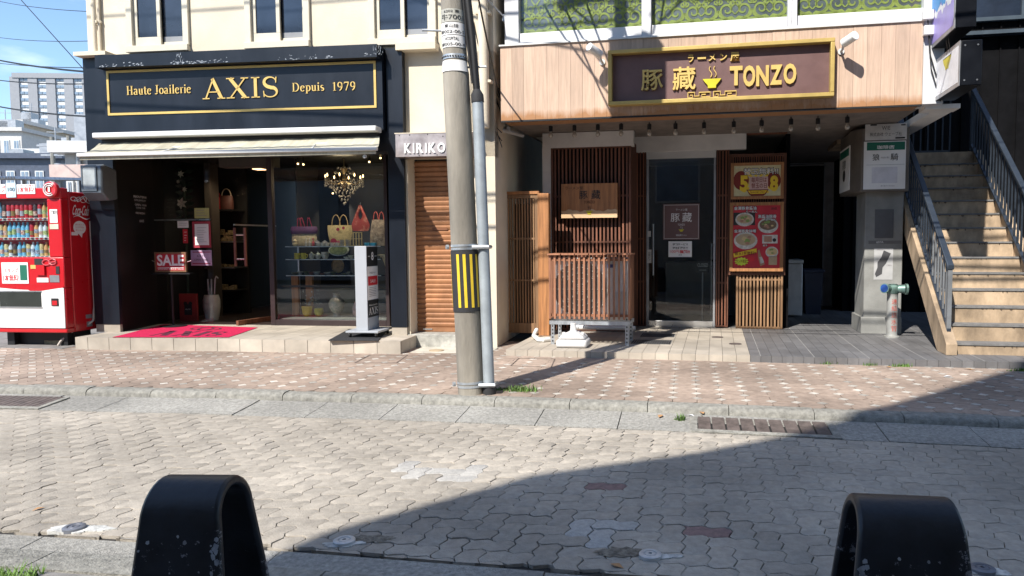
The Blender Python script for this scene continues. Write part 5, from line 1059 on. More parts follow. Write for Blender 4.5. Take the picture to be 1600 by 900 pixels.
# walls below
b = MB(m_twall); u0, u1, za, zb_ = rt(848, 192, 990, 230, VL); b.box(u0, u1, VL-.02, VL+.12, za, zf0); ub_l = u0
u0, u1, _, _ = rt(848, 230, 861, 300, VL); b.box(u0, u1, VL-.02, VL+.12, TZ, za)
u0, u1, za2, zb2 = rt(990, 202, 1166, 236, VD); b.box(u0, u1, VD-.05, VD+.1, za2, zb2-.02)
nb.part('white_wall', b)
nb.part('header', MB(m_brown).box(u0, at(T, 1230, 200, VD)[0], VD-.03, VD+.08, zb2-.018, zf0))
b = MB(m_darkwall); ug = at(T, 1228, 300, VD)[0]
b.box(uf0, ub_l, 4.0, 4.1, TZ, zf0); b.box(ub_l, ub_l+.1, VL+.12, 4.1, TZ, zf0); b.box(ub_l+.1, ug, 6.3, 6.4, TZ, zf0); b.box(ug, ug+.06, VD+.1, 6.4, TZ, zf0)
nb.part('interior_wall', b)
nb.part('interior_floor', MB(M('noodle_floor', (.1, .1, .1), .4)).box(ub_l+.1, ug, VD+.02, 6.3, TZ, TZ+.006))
u0, u1, za, zb_ = rt(1040, 355, 1068, 505, 4.2); nb.part('counter', MB(M('counter_grey', (.16, .17, .17), .5)).box(u0, u1+.9, 4.2, 4.9, TZ, .95))
# narrow gap wall lamp
u0, z0 = at(T, 790, 196, VF+.5); solo('tube_lamp', 'unlit white tube lamp under the gate end of the timber fascia', 'lamp', T, (u0, VF+.5, z0), MB(m_alu).add([], []).tube([(u0-.05, VF+.25, zf0-.05), (u0+.12, VF+.9, zf0-.05)], .025, 8).box(u0+.02, u0+.05, VF+.5, VF+.56, zf0-.04, zf0+.01))
# timber lattices
def lattice(name, label, cat, x0, y0, x1, y1, v, n, rails=(), m=m_lat, frame=.03, sw=.45, back=None, d=.03, z0=None, thing=None):
    u0, u1, za, zb_ = rt(x0, y0, x1, y1, v); za = z0 if z0 is not None else za
    t = thing or Thing(name, label, cat, T, ((u0+u1)/2, v, za))
    if frame: t.part('frame', MB(m).box(u0, u0+frame, v-.01, v+d+.01, za, zb_).box(u1-frame, u1, v-.01, v+d+.01, za, zb_).box(u0+frame, u1-frame, v-.01, v+d+.01, zb_-frame, zb_).box(u0+frame, u1-frame, v-.01, v+d+.01, za, za+frame), bevel=.003)
    b = MB(m); r = random.Random(int(x0)); st = (u1-u0-2*frame)/n
    for k in range(n):
        c = u0+frame+st*(k+.5); b.tint = r.random(); b.box(c-st*sw/2, c+st*sw/2, v, v+d, za+frame*.9, zb_-frame*.9)
    t.part('slats', b)
    if rails:
        b = MB(m)
        for y in rails: z = at(T, (x0+x1)/2, y, v)[1]; b.box(u0+frame*.9, u1-frame*.9, v+.006, v+d+.012, z-.012, z+.012)
        t.part('rail', b)
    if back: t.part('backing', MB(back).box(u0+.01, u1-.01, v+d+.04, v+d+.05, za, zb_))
    return t
lattice('lattice_screen', 'tall brown timber lattice screen behind the air conditioner cover', 'lattice', 862, 228, 986, 519, VL, 20, (306, 378, 455), back=m_dark, z0=TZ+.01)
zz = TZ+.01; uu = at(T, 986, 400, VL)[0]
t = Thing('lattice_screen', 'narrow brown lattice return at right angles to the glass door', 'lattice', T, (uu, VL+.3, zz)); b = MB(m_lat)
for k in range(7): v = VL+.07+k*.095; b.box(uu-.03, uu, v, v+.04, zz, zf0-.1)
for q in (.6, 1.3, 2.): b.box(uu-.025, uu-.005, VL+.05, VD, zz+q, zz+q+.025)
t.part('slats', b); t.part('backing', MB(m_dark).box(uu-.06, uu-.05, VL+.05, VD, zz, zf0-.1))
u0 = at(T, 997, 400, VD)[0]
lattice('lattice_screen', 'narrow brown lattice strip flanking the door on its handle side', 'lattice', 992, 236, 1009, 511, VD, 3, (306, 373, 440), frame=.012, back=m_dark, z0=TZ+.01)
lattice('lattice_screen', 'narrow brown lattice strip between the door and the menu boards', 'lattice', 1119, 233, 1138.5, 512, VD, 3, (305, 372, 442), frame=.02, back=m_dark, z0=TZ+.01)
t = Thing('menu_stand', 'tall lattice panel carrying two framed menu posters', 'stand', T, (at(T, 1184, 400, VD)[0], VD-.1, TZ))
lattice('', '', '', 1139, 240, 1228, 430, VD-.06, 22, frame=.035, sw=.5, m=m_lat, thing=t, back=m_dark)
lattice('', '', '', 1150, 424, 1223, 515, VD-.05, 12, (437,), frame=.03, sw=.5, m=m_gate, thing=t, back=m_dark, z0=TZ)
# glass door
u0, u1, za, zb_ = rt(1010, 233, 1118, 511, VD); za = TZ
t = nb
o = t.part('glass_door', MB(m_alu).box(u0, u1, VD-.02, VD+.05, zb_-.13, zb_).mat(m_grey).box(u0, u0+.035, VD-.01, VD+.04, za, zb_-.13).box(u1-.03, u1, VD-.01, VD+.04, za, zb_-.13).mat(m_steel).box(u0+.035, u1-.03, VD-.012, VD+.04, za, za+.09), bevel=.003)
t.part('pane', MB(m_glass).box(u0+.035, u1-.03, VD+.01, VD+.018, za+.09, zb_-.13), o)
uh, zh0 = at(T, 1021, 430, VD); zh1 = at(T, 1021, 350, VD)[1]
t.part('handle', MB(m_steel).tube([(uh, VD-.045, zh0), (uh, VD-.045, zh1)], .012, 8).tube([(uh, VD-.045, zh0+.1), (uh, VD+.01, zh0+.1)], .008, 6).tube([(uh, VD-.045, zh1-.1), (uh, VD+.01, zh1-.1)], .008, 6), o)
b = MB(m_alu)
q = rt(1012, 361, 1017, 370, VD-.012); t.part('lock_plate', MB(m_alu).box(q[0], q[1], VD-.016, VD-.011, q[2], q[3]), o)
q = rt(1011.5, 390, 1018, 411, VD-.012); b.box(q[0], q[1], VD-.016, VD-.011, q[2], q[3])
b.mat(m_ink); q = rt(1013, 393, 1016.5, 408, VD-.017)
for k, c in enumerate('自動ドア'): hh = (q[3]-q[2])/4; b.text(c, (q[0], q[1], q[3]-hh*(k+1), q[3]-hh*k), VD-.017)
t.part('lock_plate', b, o)
# bowl mark used on several signs
def bowl(b, u0, u1, z0, z1, v, ext=0., steam=None, m=None):
    w_, h_ = u1-u0, z1-z0
    if m: b.mat(m)
    pts = [(0, .42), (1, .42), (.9, .3), (.72, .12), (.72, .0), (.28, .0), (.28, .12), (.1, .3)]
    P = [(u0+w_*x, z0+h_*y) for x, y in pts]
    if ext: b.prism(P, 'y', v-ext, v)
    else: b.add([(x, v, z) for x, z in P], [tuple(range(8))])
    if steam: b.mat(steam)
    for c in (.42, .66): b.strokes([([(c+.07*math.sin(k*.75), .5+.5*k/8) for k in range(9)], .035)], (u0, u1, z0, z1), v, ext*.6)
def board(name, label, cat, x0, y0, x1, y1, v, m, th=.02, fm=None, fw=0., f=T, group=None):
    u0, u1, za, zb_ = R(f, x0, y0, x1, y1, v); t = Thing(name, label, cat, f, ((u0+u1)/2, v, za), group)
    if fm:
        t.part('frame', MB(fm).box(u0, u1, v-th, v, za, za+fw).box(u0, u1, v-th, v, zb_-fw, zb_).box(u0, u0+fw, v-th, v, za+fw, zb_-fw).box(u1-fw, u1, v-th, v, za+fw, zb_-fw), bevel=.003)
        t.part('board', MB(m).box(u0+fw, u1-fw, v-th*.4, v, za+fw, zb_-fw))
    else: t.part('board', MB(m).box(u0, u1, v-th, v, za, zb_), bevel=.002 if th > .01 else 0)
    return t
# big fascia sign
v = VF-.005; m_plum = M('plum_board', (.14, .075, .07), .45, var=.1); m_sgold = M('sign_gold', (.46, .33, .1), .5, .2, var=.1); m_lem = M('lemon_paint', (.6, .52, .02), .45)
u0, _, _, _ = rt(952, 84, 956, 168, v); u1 = at(T, 1302, 100, v)[0]; za = (at(T, 956, 168, v)[1]+at(T, 1300, 152.5, v)[1])/2; zb_ = (at(T, 956, 81, v)[1]+at(T, 1300, 64, v)[1])/2
t = Thing('fascia_sign', 'long plum sign board with gold frame, raised gold lettering and a yellow bowl', 'sign', T, ((u0+u1)/2, v, za)); fw = .045; th = .11
t.part('frame', MB(m_sgold).box(u0, u1, v-th, v, za, za+fw).box(u0, u1, v-th, v, zb_-fw, zb_).box(u0, u0+fw, v-th, v, za+fw, zb_-fw).box(u1-fw, u1, v-th, v, za+fw, zb_-fw), bevel=.006)
t.part('board', MB(m_plum).box(u0+fw, u1-fw, v-.02, v, za+fw, zb_-fw)); vb = v-.021
def rs_(x0, y0, x1, y1): return rt(x0, y0, x1, y1, vb)
b = MB(m_gold); ex = .028
b.text('豚', rs_(1002, 108, 1036, 143), vb, ex, .012).text('藏', rs_(1050, 105, 1088, 141), vb, ex, .012)
for c, x0, x1, y0, y1 in (('T', 1140, 1160, 104, 134), ('O', 1161, 1180, 103, 136), ('N', 1181.5, 1201, 103, 135), ('Z', 1203, 1222, 102, 133), ('O', 1224, 1244, 100, 132)): b.text(c, rs_(x0, y0, x1, y1), vb, ex, .04, keep=False)
for c, x0, x1, y0, y1 in (('ラ', 1075, 1084, 86, 98), ('ー', 1090, 1103, 90, 93), ('メ', 1107, 1118, 85, 96), ('ン', 1125, 1136, 84, 95), ('屋', 1141, 1155, 82, 96)): b.text(c, rs_(x0, y0, x1, y1), vb, ex*.8, .02, keep=False)
t.part('lettering', b)
b = MB(m_lem); bowl(b, *rs_(1098, 104, 1127, 138), vb, ex, m_gold, m_lem); t.part('bowl_emblem', b)
b = MB(m_gold); q = rs_(1075, 143.5, 1151, 152)
mk = [(0, 0), (0, 1), (.3, 1), (.3, .3), (.5, .3), (.5, .95), (1, .95), (1, .1), (.62, .1), (.62, .55), (.8, .55)]
for s in (0, 1): b.strokes([([(x*.46+s*.53, y) for x, y in mk], .2), ([(s*.53, 0), (.2*.46+s*.53, 0), (.2*.46+s*.53, .5), (.1*.46+s*.53, .5)], .2)], q, vb, .02)
t.part('meander', b)
# spotlights on the fascia
def spot(label, x, y, x2, y2):
    u, z = at(T, x, y, VF-.2); ue, ze = at(T, x2, y2, VF-.3); t = Thing('spotlight', label, 'spotlight', T, (u, VF, z), 'white spotlights on the timber fascia')
    t.part('housing', MB(m_white).tube([(u, VF-.16, z), (ue, VF-.3, ze)], [.048, .05], 16), bevel=.004); t.part('arm', MB(m_alu).tube([(u, VF, z-.05), (u, VF-.12, z-.05), (u, VF-.18, z)], .014, 8)); t.part('plate', MB(m_alu).lathe([(.035, 0), (.035, -.015)], (u, VF, z-.05), 14, 'y'))
spot('white cylindrical spotlight at the gate end of the plum sign', 937, 84, 920, 73)
spot('white cylindrical spotlight at the stairs end of the plum sign', 1319, 66, 1337, 55)
u, z = at(T, 783, 18, VF); solo('rod', 'thin metal rod sticking out from the wall beside the green windows', 'rod', T, (u, VF, z), MB(m_grey).tube([(u+.03, VF+.1, z-.06), (u-.1, VF-.3, z+.07)], .012, 6).ball((u-.1, VF-.3, z+.07), .022, 8).box(u+.0, u+.04, VF+.04, VF+.1, z-.1, z-.02))
# string of bulbs
uc0 = at(T, 858, 200, 1.2)[0]
VBb = 1.25
m_bg = M('clear_bulb', (.42, .38, .32), .06, var=.3, scale=40, spec=1.)
for k, (x, y) in enumerate(((860.5, 200), (897.5, 199), (934, 198), (970.5, 197), (1014.5, 197), (1055.5, 196), (1100, 194.5), (1146.5, 193), (1190, 191), (1236, 189), (1278, 188), (1324, 186))):
    u, z = at(T, x, y, VBb)
    nm = ['first', 'second', 'third', 'fourth', 'fifth', 'sixth', 'seventh', 'eighth', 'ninth', 'tenth', 'eleventh', 'twelfth'][k]
    t = Thing('pendant_bulb', 'clear bulb in a black holder, %s of the row counted from the timber gate' % nm, 'light bulb', T, (u, VBb, z), 'row of bare bulbs under the soffit')
    t.part('holder', MB(m_blackmat).lathe([(.018, -.045), (.026, -.04), (.026, .02), (.012, .03)], (u, VBb, z), 10).tube([(u, VBb, z+.03), (u, VBb, zf0+.01)], .006, 5)); t.part('bulb', MB(m_bg).lathe([(.014, -.047), (.016, -.058), (.028, -.085), (.03, -.1), (.02, -.12), (.003, -.127)], (u, VBb, z), 12))
# wooden plaque
v = VL-.06; t = board('plaque', 'wooden plaque with black characters hung on the lattice', 'sign', 878, 287, 965.5, 340, v, m_orange, .05)
u0, u1, za, zb_ = rt(878, 287, 965.5, 340, v); n = 24
b = MB(M('sunlit_wood', (.62, .42, .24), .6, var=.12, scale=5, st=(1, 1, 4))).prism([(u0+.002+(u1-u0-.004)*k/n, za-.005) for k in range(n+1)]+[(u0+.002+(u1-u0-.004)*(n-k)/n, za+.095+.012*math.sin(k*.7)+.008*math.sin(k*1.9)) for k in range(n+1)], 'y', v-.056, v-.0505)  # paler strip along the foot is sunlight put into the colour
t.part('sunlit_edge', b)
def rq(x0, y0, x1, y1, v=v-.0515): return rt(x0, y0, x1, y1, v)
b = MB(m_ink).text('豚', rq(905, 297, 918, 312), v-.052, .004).text('藏', rq(924, 296, 938, 312), v-.052, .004).mat(M('burnt_wood', (.14, .06, .03), .7)).text('TONZO', rq(912, 313.5, 929, 318), v-.052, .002, keep=False).text('ラーメン屋', rq(883, 291.5, 911, 296.5), v-.052, .002, keep=False)
t.part('lettering', b); b = MB(m_lem); bowl(b, *rq(915.5, 322, 926, 335), v-.058, .004, m_ink, m_lem); t.part('bowl_emblem', b)
# posters
v = VD-.1
t = board('poster', 'yellow framed poster with big 5 and 8, upper of the two on the menu stand', 'poster', 1142, 254, 1224.5, 311, v, M('poster_cream', (.62, .56, .32), .45), .03, m_orange, .04)
q = lambda x0, y0, x1, y1, k=0: rt(x0, y0, x1, y1, v-.0125-k*.0012)
pv = lambda k=0: v-.0125-k*.0012
def rect(b, x0, y0, x1, y1, k, m): g_ = q(x0, y0, x1, y1, k); b.mat(m).quad((g_[0], pv(k), g_[2]), (g_[1], pv(k), g_[2]), (g_[1], pv(k), g_[3]), (g_[0], pv(k), g_[3])); return b
b = MB(m_yellow)
for k in range(16):
    a = 2*math.pi*k/16; c = at(T, 1183, 285, pv()); r1 = .3
    P = [(c[0]+r1*math.cos(a), c[1]+.55*r1*math.sin(a)), (c[0]+r1*math.cos(a+.2), c[1]+.55*r1*math.sin(a+.2))]; b.add([(c[0], pv(), c[1])]+[(x, pv(), z) for x, z in P], [(0, 1, 2)])
m_dred = M('deep_red_ink', (.2, .02, .01), .5)
for x in (1158, 1209): b.mat(m_dred).disc(at(T, x, 282, pv(1)), .105 if x < 1200 else .095, 20, pv(1), 1, 1.25)
b.mat(m_ink).text('替玉無料!!', q(1161, 261.5, 1217, 273.5, 2), pv(2), 0, .05, keep=False).mat(m_paper).text('替玉無料!!', q(1162, 262.5, 1216, 272.5, 3), pv(3), 0, .008, keep=False).text('ラーメン', q(1150, 260, 1160, 265, 2), pv(2))
b.mat(m_yellow).text('5', q(1156, 274, 1169, 299, 3), pv(3), 0, .05, keep=False).text('8', q(1203, 274, 1216, 299, 3), pv(3), 0, .05, keep=False)
rect(b, 1171, 276, 1200, 296, 2, M('poster_pink', (.6, .4, .36), .5)); b.mat(m_dred).text('毎月日は', q(1174, 277, 1198, 285, 3), pv(3), 0, .01, keep=False).text('替玉の日', q(1174, 286, 1198, 294, 3), pv(3), 0, .01, keep=False)
g_ = q(1166, 296, 1201, 306, 3); b.mat(m_dred).add([(g_[0], pv(3), g_[3]), (g_[1], pv(3), g_[3]), (g_[1]-.04, pv(3), g_[2]+.02), (g_[1]-.07, pv(3), g_[2]), (g_[0]+.07, pv(3), g_[2]), (g_[0]+.04, pv(3), g_[2]+.02)], [(0, 1, 2, 3, 4, 5)])
g_ = q(1168, 297.5, 1199, 304, 4); b.mat(m_yellow).add([(g_[0], pv(4), g_[3]), (g_[1], pv(4), g_[3]), (g_[1]-.04, pv(4), g_[2]+.01), (g_[0]+.04, pv(4), g_[2]+.01)], [(0, 1, 2, 3)]).mat(m_dred).text('Special Day', q(1172, 298, 1195, 302.5, 5), pv(5), 0, 0, keep=False)
t.part('print', b)
t = board('poster', 'red framed poster with noodle bowls and beer bottle, lower on the menu stand', 'poster', 1140, 316, 1224, 424, v, M('poster_red', (.5, .025, .04), .45), .03, m_orange, .045)
b = MB(m_ink)
def food(x, y, rx, ry, broth, k=1):
    c = at(T, x, y, pv(k)); s_ = at(T, x+rx, y, pv(k))[0]-c[0]; sz = ry/rx
    b.mat(m_china).disc(c, s_, 24, pv(k), 1, sz).mat(broth).disc((c[0], c[1]+s_*.08), s_*.84, 24, pv(k+1), 1, sz*.8)
    r_ = random.Random(int(x))
    for j in range(9):
        a = r_.uniform(0, 6.28); d_ = s_*.55*r_.random()**.5; b.mat([m_noodle, m_pork, m_negi][j % 3]).disc((c[0]+d_*math.cos(a), c[1]+s_*.06+d_*math.sin(a)*sz*.75), s_*r_.uniform(.12, .24), 9, pv(k+2+j*.3), 1, .7)
m_noodle = M('poster_noodle', (.6, .45, .22), .5); m_pork = M('poster_pork', (.38, .2, .13), .5); m_negi = M('poster_negi', (.2, .3, .08), .5); m_broth = M('poster_broth', (.45, .33, .2), .5); m_dbroth = M('poster_dark_broth', (.16, .1, .06), .5)
rect(b, 1146, 332, 1180, 352, 0, m_ink); food(1163.5, 343, 14.5, 11, m_broth); food(1200, 352.5, 16, 12.5, m_dbroth); food(1165, 376, 18.5, 14, m_broth)
rect(b, 1191, 367, 1215, 380.5, 1, m_china); rect(b, 1194, 369, 1206, 378, 2, m_pork); b.mat(m_ink).disc(at(T, 1210, 375, pv(3)), .025, 12, pv(3))
food(1206, 394, 10, 9, m_noodle); rect(b, 1201, 400, 1214, 414, 1, m_broth)
g0_ = [at(T, x, y, pv(4)) for x, y in ((1184, 391), (1186.5, 390), (1190, 401), (1195, 413), (1188, 416), (1184.5, 403))]; b.mat(m_pork).add([(x, pv(4), z) for x, z in g0_], [tuple(range(6))]); g0_ = [at(T, x, y, pv(5)) for x, y in ((1186.5, 402), (1190.5, 401), (1194, 410), (1188.5, 412))]; b.mat(m_china).add([(x, pv(5), z) for x, z in g0_], [(0, 1, 2, 3)])
for s, x0, y0, x1, y1 in (('金澤豚骨醤油', 1147, 322.5, 1182, 328), ('らーめん', 1166, 329, 1183, 332.5), ('黒醤油豚骨', 1184.5, 335.5, 1213, 341), ('らーめん', 1196, 341.5, 1213, 345), ('金澤豚骨味噌', 1147, 358.5, 1181, 363.5), ('餃子', 1192, 382, 1199, 385)):
    b.mat(m_ink).text(s, q(x0-.7, y0-.7, x1+.7, y1+.7, 6), pv(6), 0, .05, keep=False).mat(m_paper).text(s, q(x0, y0, x1, y1, 7), pv(7), 0, .01, keep=False)
b.mat(m_ink).text('豚藏', q(1205, 323.5, 1214, 328, 6), pv(6))
g0_ = [at(T, x, y, pv(6)) for x, y in ((1146, 396), (1182, 388), (1182.5, 394.5), (1146.5, 402.5))]; b.mat(m_yellow).add([(x, pv(6), z) for x, z in g0_], [(0, 1, 2, 3)])
c = at(T, 1173, 405, pv(7)); b.mat(m_red).add([(c[0]+(.045 if k % 2 else .06)*math.cos(k*math.pi/9), pv(7), c[1]+.6*(.045 if k % 2 else .06)*math.sin(k*math.pi/9)) for k in range(18)], [tuple(range(18))])
c = at(T, 1158.5, 408.5, pv(8)); b.mat(M('neon_yellow', (.6, .7, .05), .5)).add([(c[0]+(.075 if k % 2 else .1)*math.cos(k*math.pi/12), pv(8), c[1]+.62*(.075 if k % 2 else .1)*math.sin(k*math.pi/12)) for k in range(24)], [tuple(range(24))])
b.mat(m_dred).text('ランチ限定', q(1150, 405.5, 1167, 411, 9), pv(9), 0, .01, keep=False).text('替玉1杯無料!!', tuple(at(T, 1148, 399.5, pv(9))[:1])+tuple(at(T, 1181, 395, pv(9))[:1])+(at(T, 1164, 399, pv(9))[1], at(T, 1164, 392.5, pv(9))[1]), pv(9), 0, .01, keep=False)
t.part('print', b)
# door sticker and notice
v = VD+.008; t = board('sign', 'square brown shop sign with white characters stuck on the glass door', 'sign', 1036, 318.5, 1093, 374.5, v, m_plum, .005)
def rb(x0, y0, x1, y1): return rt(x0, y0, x1, y1, v-.006)
b = MB(m_paper).text('豚', rb(1048, 333, 1062, 347), v-.0065, 0, .005).text('藏', rb(1066, 332, 1081, 347), v-.0065, 0, .005).text('ラーメン屋', rb(1056, 326, 1074, 329.5), v-.0065, keep=False).text('TONZO', rb(1059, 349.5, 1070, 352.5), v-.0065, keep=False).text('本格石焼ラーメン', rb(1056, 366, 1073, 369), v-.0065, keep=False)
w0 = rb(1037.5, 320, 1091.5, 373); e = .004
b.box(w0[0], w0[1], v-.0065, v-.006, w0[2], w0[2]+e).box(w0[0], w0[1], v-.0065, v-.006, w0[3]-e, w0[3]).box(w0[0], w0[0]+e, v-.0065, v-.006, w0[2], w0[3]).box(w0[1]-e, w0[1], v-.0065, v-.006, w0[2], w0[3])
t.part('lettering', b); b = MB(m_lem); bowl(b, *rb(1060, 353.5, 1069, 362), v-.0067, 0, m_paper, m_lem); t.part('bowl_emblem', b)
t = board('notice', 'white paper notice with a red line below the square brown door sign', 'notice', 1044.5, 377, 1081, 401.5, v, m_paper, .003)
t.part('lettering', MB(m_ink).text('学割サービス', rb(1051, 380, 1075, 383.5), v-.0065, 0, .02, keep=False).text('学生証提示で', rb(1051, 385.5, 1075, 389), v-.0065, 0, .02, keep=False).text('店主', rb(1058, 397, 1068, 399.5), v-.0065).mat(m_red).text('100円', rb(1047, 390.5, 1061, 395.5), v-.0065, keep=False).text('無料!!', rb(1062, 390.5, 1078, 396), v-.0065, 0, .03, keep=False))
v = VD+.3; u, z = at(T, 1098, 418, v); t = Thing('closed_sign', 'dark CLOSED board on a stand seen through the glass door', 'sign', T, (u, v, TZ))
t.part('board', MB(m_ink).box(u-.09, u+.09, v, v+.02, z-.07, z+.09)); t.part('lettering', MB(m_paper).text('CLOSED', (u-.075, u+.075, z+.01, z+.06), v-.003, keep=False).box(u-.05, u+.05, v-.003, v-.002, z-.04, z-.035))
t.part('post', MB(m_steel).tube([(u, v+.03, TZ+.03), (u, v+.03, z-.07)], .012, 8).tube([(u+.13, v+.03, TZ+.05), (u+.13, v+.03, z+.35)], .014, 8)); t.part('base', MB(m_blackmat).box(u-.12, u+.17, v-.03, v+.1, TZ+.007, TZ+.03))
# timber gate
vg = 1.28; t = lattice('gate', 'weathered timber lattice gate between the utility pole and the air conditioner', 'gate', 783, 304, 842, 524, vg, 11, (373, 438), m=m_gate, frame=.05, sw=.42, z0=TZ+.03)
u0, u1, za, zb_ = rt(841, 302, 858.5, 526, vg); t.part('post', MB(m_orange).box(u0+.004, u1, vg-.03, vg+.08, TZ, zb_), bevel=.006)
u0, u1, _, zb_ = rt(783, 304, 842, 310, vg); t.part('top_rail', MB(m_orange).box(u0-.01, u1+.003, vg-.025, vg+.055, zb_+.002, zb_+.04)); t.part('kick_board', MB(m_gate).box(u0+.02, u1-.02, vg-.012, vg+.02, TZ+.03, TZ+.16))
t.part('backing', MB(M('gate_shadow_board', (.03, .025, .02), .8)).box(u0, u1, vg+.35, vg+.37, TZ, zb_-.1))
pts = [onz(T, x, y, .1) for x, y in ((834, 526), (843, 531), (858, 530))]
solo('drain_hose', 'short white drain hose lying at the foot of the gate post', 'hose', T, (*pts[1], TZ), MB(m_white).tube([(pts[0][0], pts[0][1]+.15, .17), (pts[0][0], pts[0][1], .11), (pts[1][0]-.02, pts[1][1]+.02, .1), (pts[1][0]+.05, pts[1][1], .1), (pts[2][0], pts[2][1], .1)], .027, 10))
# air conditioner with its slatted cover on a steel stand
va = .5; u0, u1, zc0, zc1 = rt(857.5, 396, 984.5, 499, va); zst = at(T, 920, 502, va)[1]
m_pinkw = M('terracotta_slat', (.31, .135, .072), .6, var=.22, scale=9, st=(3, 3, .3), bump=.1, tint=.15)
t = Thing('steel_stand', 'galvanised slotted-angle stand carrying the air conditioner', 'stand', T, ((u0+u1)/2, va+.2, TZ))
for x in (u0+.02, u1-.02):
    for y in (va+.02, va+.42):
        b = MB(m_zinc); s = 1 if x < (u0+u1)/2 else -1; b.box(x, x+s*.04, y-.002, y+.002, TZ, zst).box(x-.002, x+.002, y, y+.04, TZ, zst); b.mat(m_ink)
        for k in range(7): b.box(x+s*.012, x+s*.028, y-.0035, y-.0025, TZ+.03+k*.045, TZ+.05+k*.045)
        t.part('leg', b)
t.part('rail', MB(m_zinc).box(u0+.0, u1, va+.012, va+.016, zst-.045, zst).box(u0, u1, va+.42, va+.424, zst-.045, zst).box(u0+.01, u0+.014, va+.02, va+.42, zst-.04, zst-.002).box(u1-.014, u1-.01, va+.02, va+.42, zst-.04, zst-.002))
q0, q1 = u0+.045, u1-.035
t = Thing('air_conditioner', 'white outdoor air conditioner unit inside the slatted cover', 'air conditioner', T, ((q0+q1)/2, va+.2, zst))
t.part('casing', MB(m_white).box(q0, q1, va+.06, va+.38, zst+.004, zc1-.05), bevel=.012)
cxf, czf = q0+(q1-q0)*.37, (zst+zc1-.05)/2; rf = (zc1-zst-.05)*.43
b = MB(M('fan_grey', (.3, .28, .25), .7)).lathe([(rf, 0), (rf, .004)], (cxf, va+.055, czf), 32, 'y'); t.part('fan_opening', b); b = MB(M('grille_grey', (.42, .4, .37), .6))
for k in range(5): rr_ = rf*(k+1)/5; b.tube([(cxf+rr_*math.cos(a*.2), va+.048, czf+rr_*math.sin(a*.2)) for a in range(33)], .005, 5)
for k in range(8): b.tube([(cxf, va+.046, czf), (cxf+rf*1.02*math.cos(k*math.pi/4), va+.046, czf+rf*1.02*math.sin(k*math.pi/4))], .0035, 5)
t.part('grille', b); t.part('badge', MB(M('badge_blue', (.05, .08, .25), .4)).box(q1-.24, q1-.15, va+.056, va+.0595, zc1-.17, zc1-.13)); t.part('valve_cover', MB(m_alu).box(q1-.14, q1-.02, va+.04, va+.06, zst+.08, zst+.35))
t = Thing('unit_cover', 'terracotta slatted timber cover around the air conditioner', 'cover', T, ((u0+u1)/2, va, zst)); b = MB(m_pinkw); r = random.Random(1); n = 17
for k in range(n): c = u0+.012+(u1-u0-.024)*k/(n-1); b.tint = r.random(); b.box(c-.0122, c+.0122, va, va+.018, zc0, zc1-.02)
t.part('front_slats', b); b = MB(m_pinkw)
for k in range(6): y = va+.03+k*.07; b.box(u0, u0+.016, y, y+.026, zc0, zc1-.02)
t.part('side_slats', b); b = MB(m_pinkw)
for k in range(6): y = va+.03+k*.07; b.box(u1-.016, u1, y, y+.026, zc0, zc1-.02)
t.part('side_slats', b); b = MB(m_pinkw)
for k in range(6): x0 = u0-.015+(u1-u0+.03)*k/6; b.tint = r.random(); b.box(x0+.006, x0+(u1-u0+.03)/6-.006, va-.03, va+.44, zc1-.018, zc1)
t.part('top_boards', b); t.part('rail', MB(m_pinkw).box(u0+.016, u1-.016, va+.019, va+.035, zc0+.03, zc0+.06).box(u0+.016, u1-.016, va+.019, va+.035, zc1-.09, zc1-.06))
# parasol base
vp = .22; u, _ = at(T, 892, 530, vp); zt_ = at(T, 892, 507, vp)[1]; s = rt(866, 530, 918, 545, vp); hw = (s[1]-s[0])/2
t = Thing('parasol_base', 'white plastic parasol base filled with water, in front of the steel stand', 'parasol base', T, (u, vp, TZ)); h_ = zt_-TZ
m_pw = M('base_plastic', (.62, .61, .6), .45, var=.03)
hw *= .93; vc = vp+.15
t.part('tank', MB(m_pw).box(u-hw, u+hw, vc-.15, vc+.15, TZ, TZ+h_*.34), bevel=.028)
t.part('tank', MB(m_pw).prism([(u-hw*.9, TZ+h_*.345), (u+hw*.9, TZ+h_*.345), (u+hw*.72, TZ+h_*.5), (u+hw*.3, TZ+h_*.64), (u-hw*.3, TZ+h_*.64), (u-hw*.72, TZ+h_*.5)], 'y', vc-.13, vc+.13), bevel=.022)
for s_ in (-1, 1): t.part('filler_cap', MB(m_pw).lathe([(.022, 0), (.022, .02), (.016, .024)], (u+s_*hw*.62, vc, TZ+h_*.52), 12))
t.part('collar', MB(m_pw).lathe([(.05, 0), (.036, .02), (.034, h_*.35), (.028, h_*.35)], (u, vc, TZ+h_*.645), 16)); t.part('knob', MB(m_pw).lathe([(.02, 0), (.022, .03)], (u+.036, vc, TZ+h_*.85), 10, 'x'))
solo('drain_pipe', 'white drain pipe lying under the air conditioner stand', 'pipe', T, (u0, 1.6, TZ), MB(m_twall).tube([(u0+.1, 1.5, TZ+.09), (u1-.05, 1.5, TZ+.09)], .03, 10))
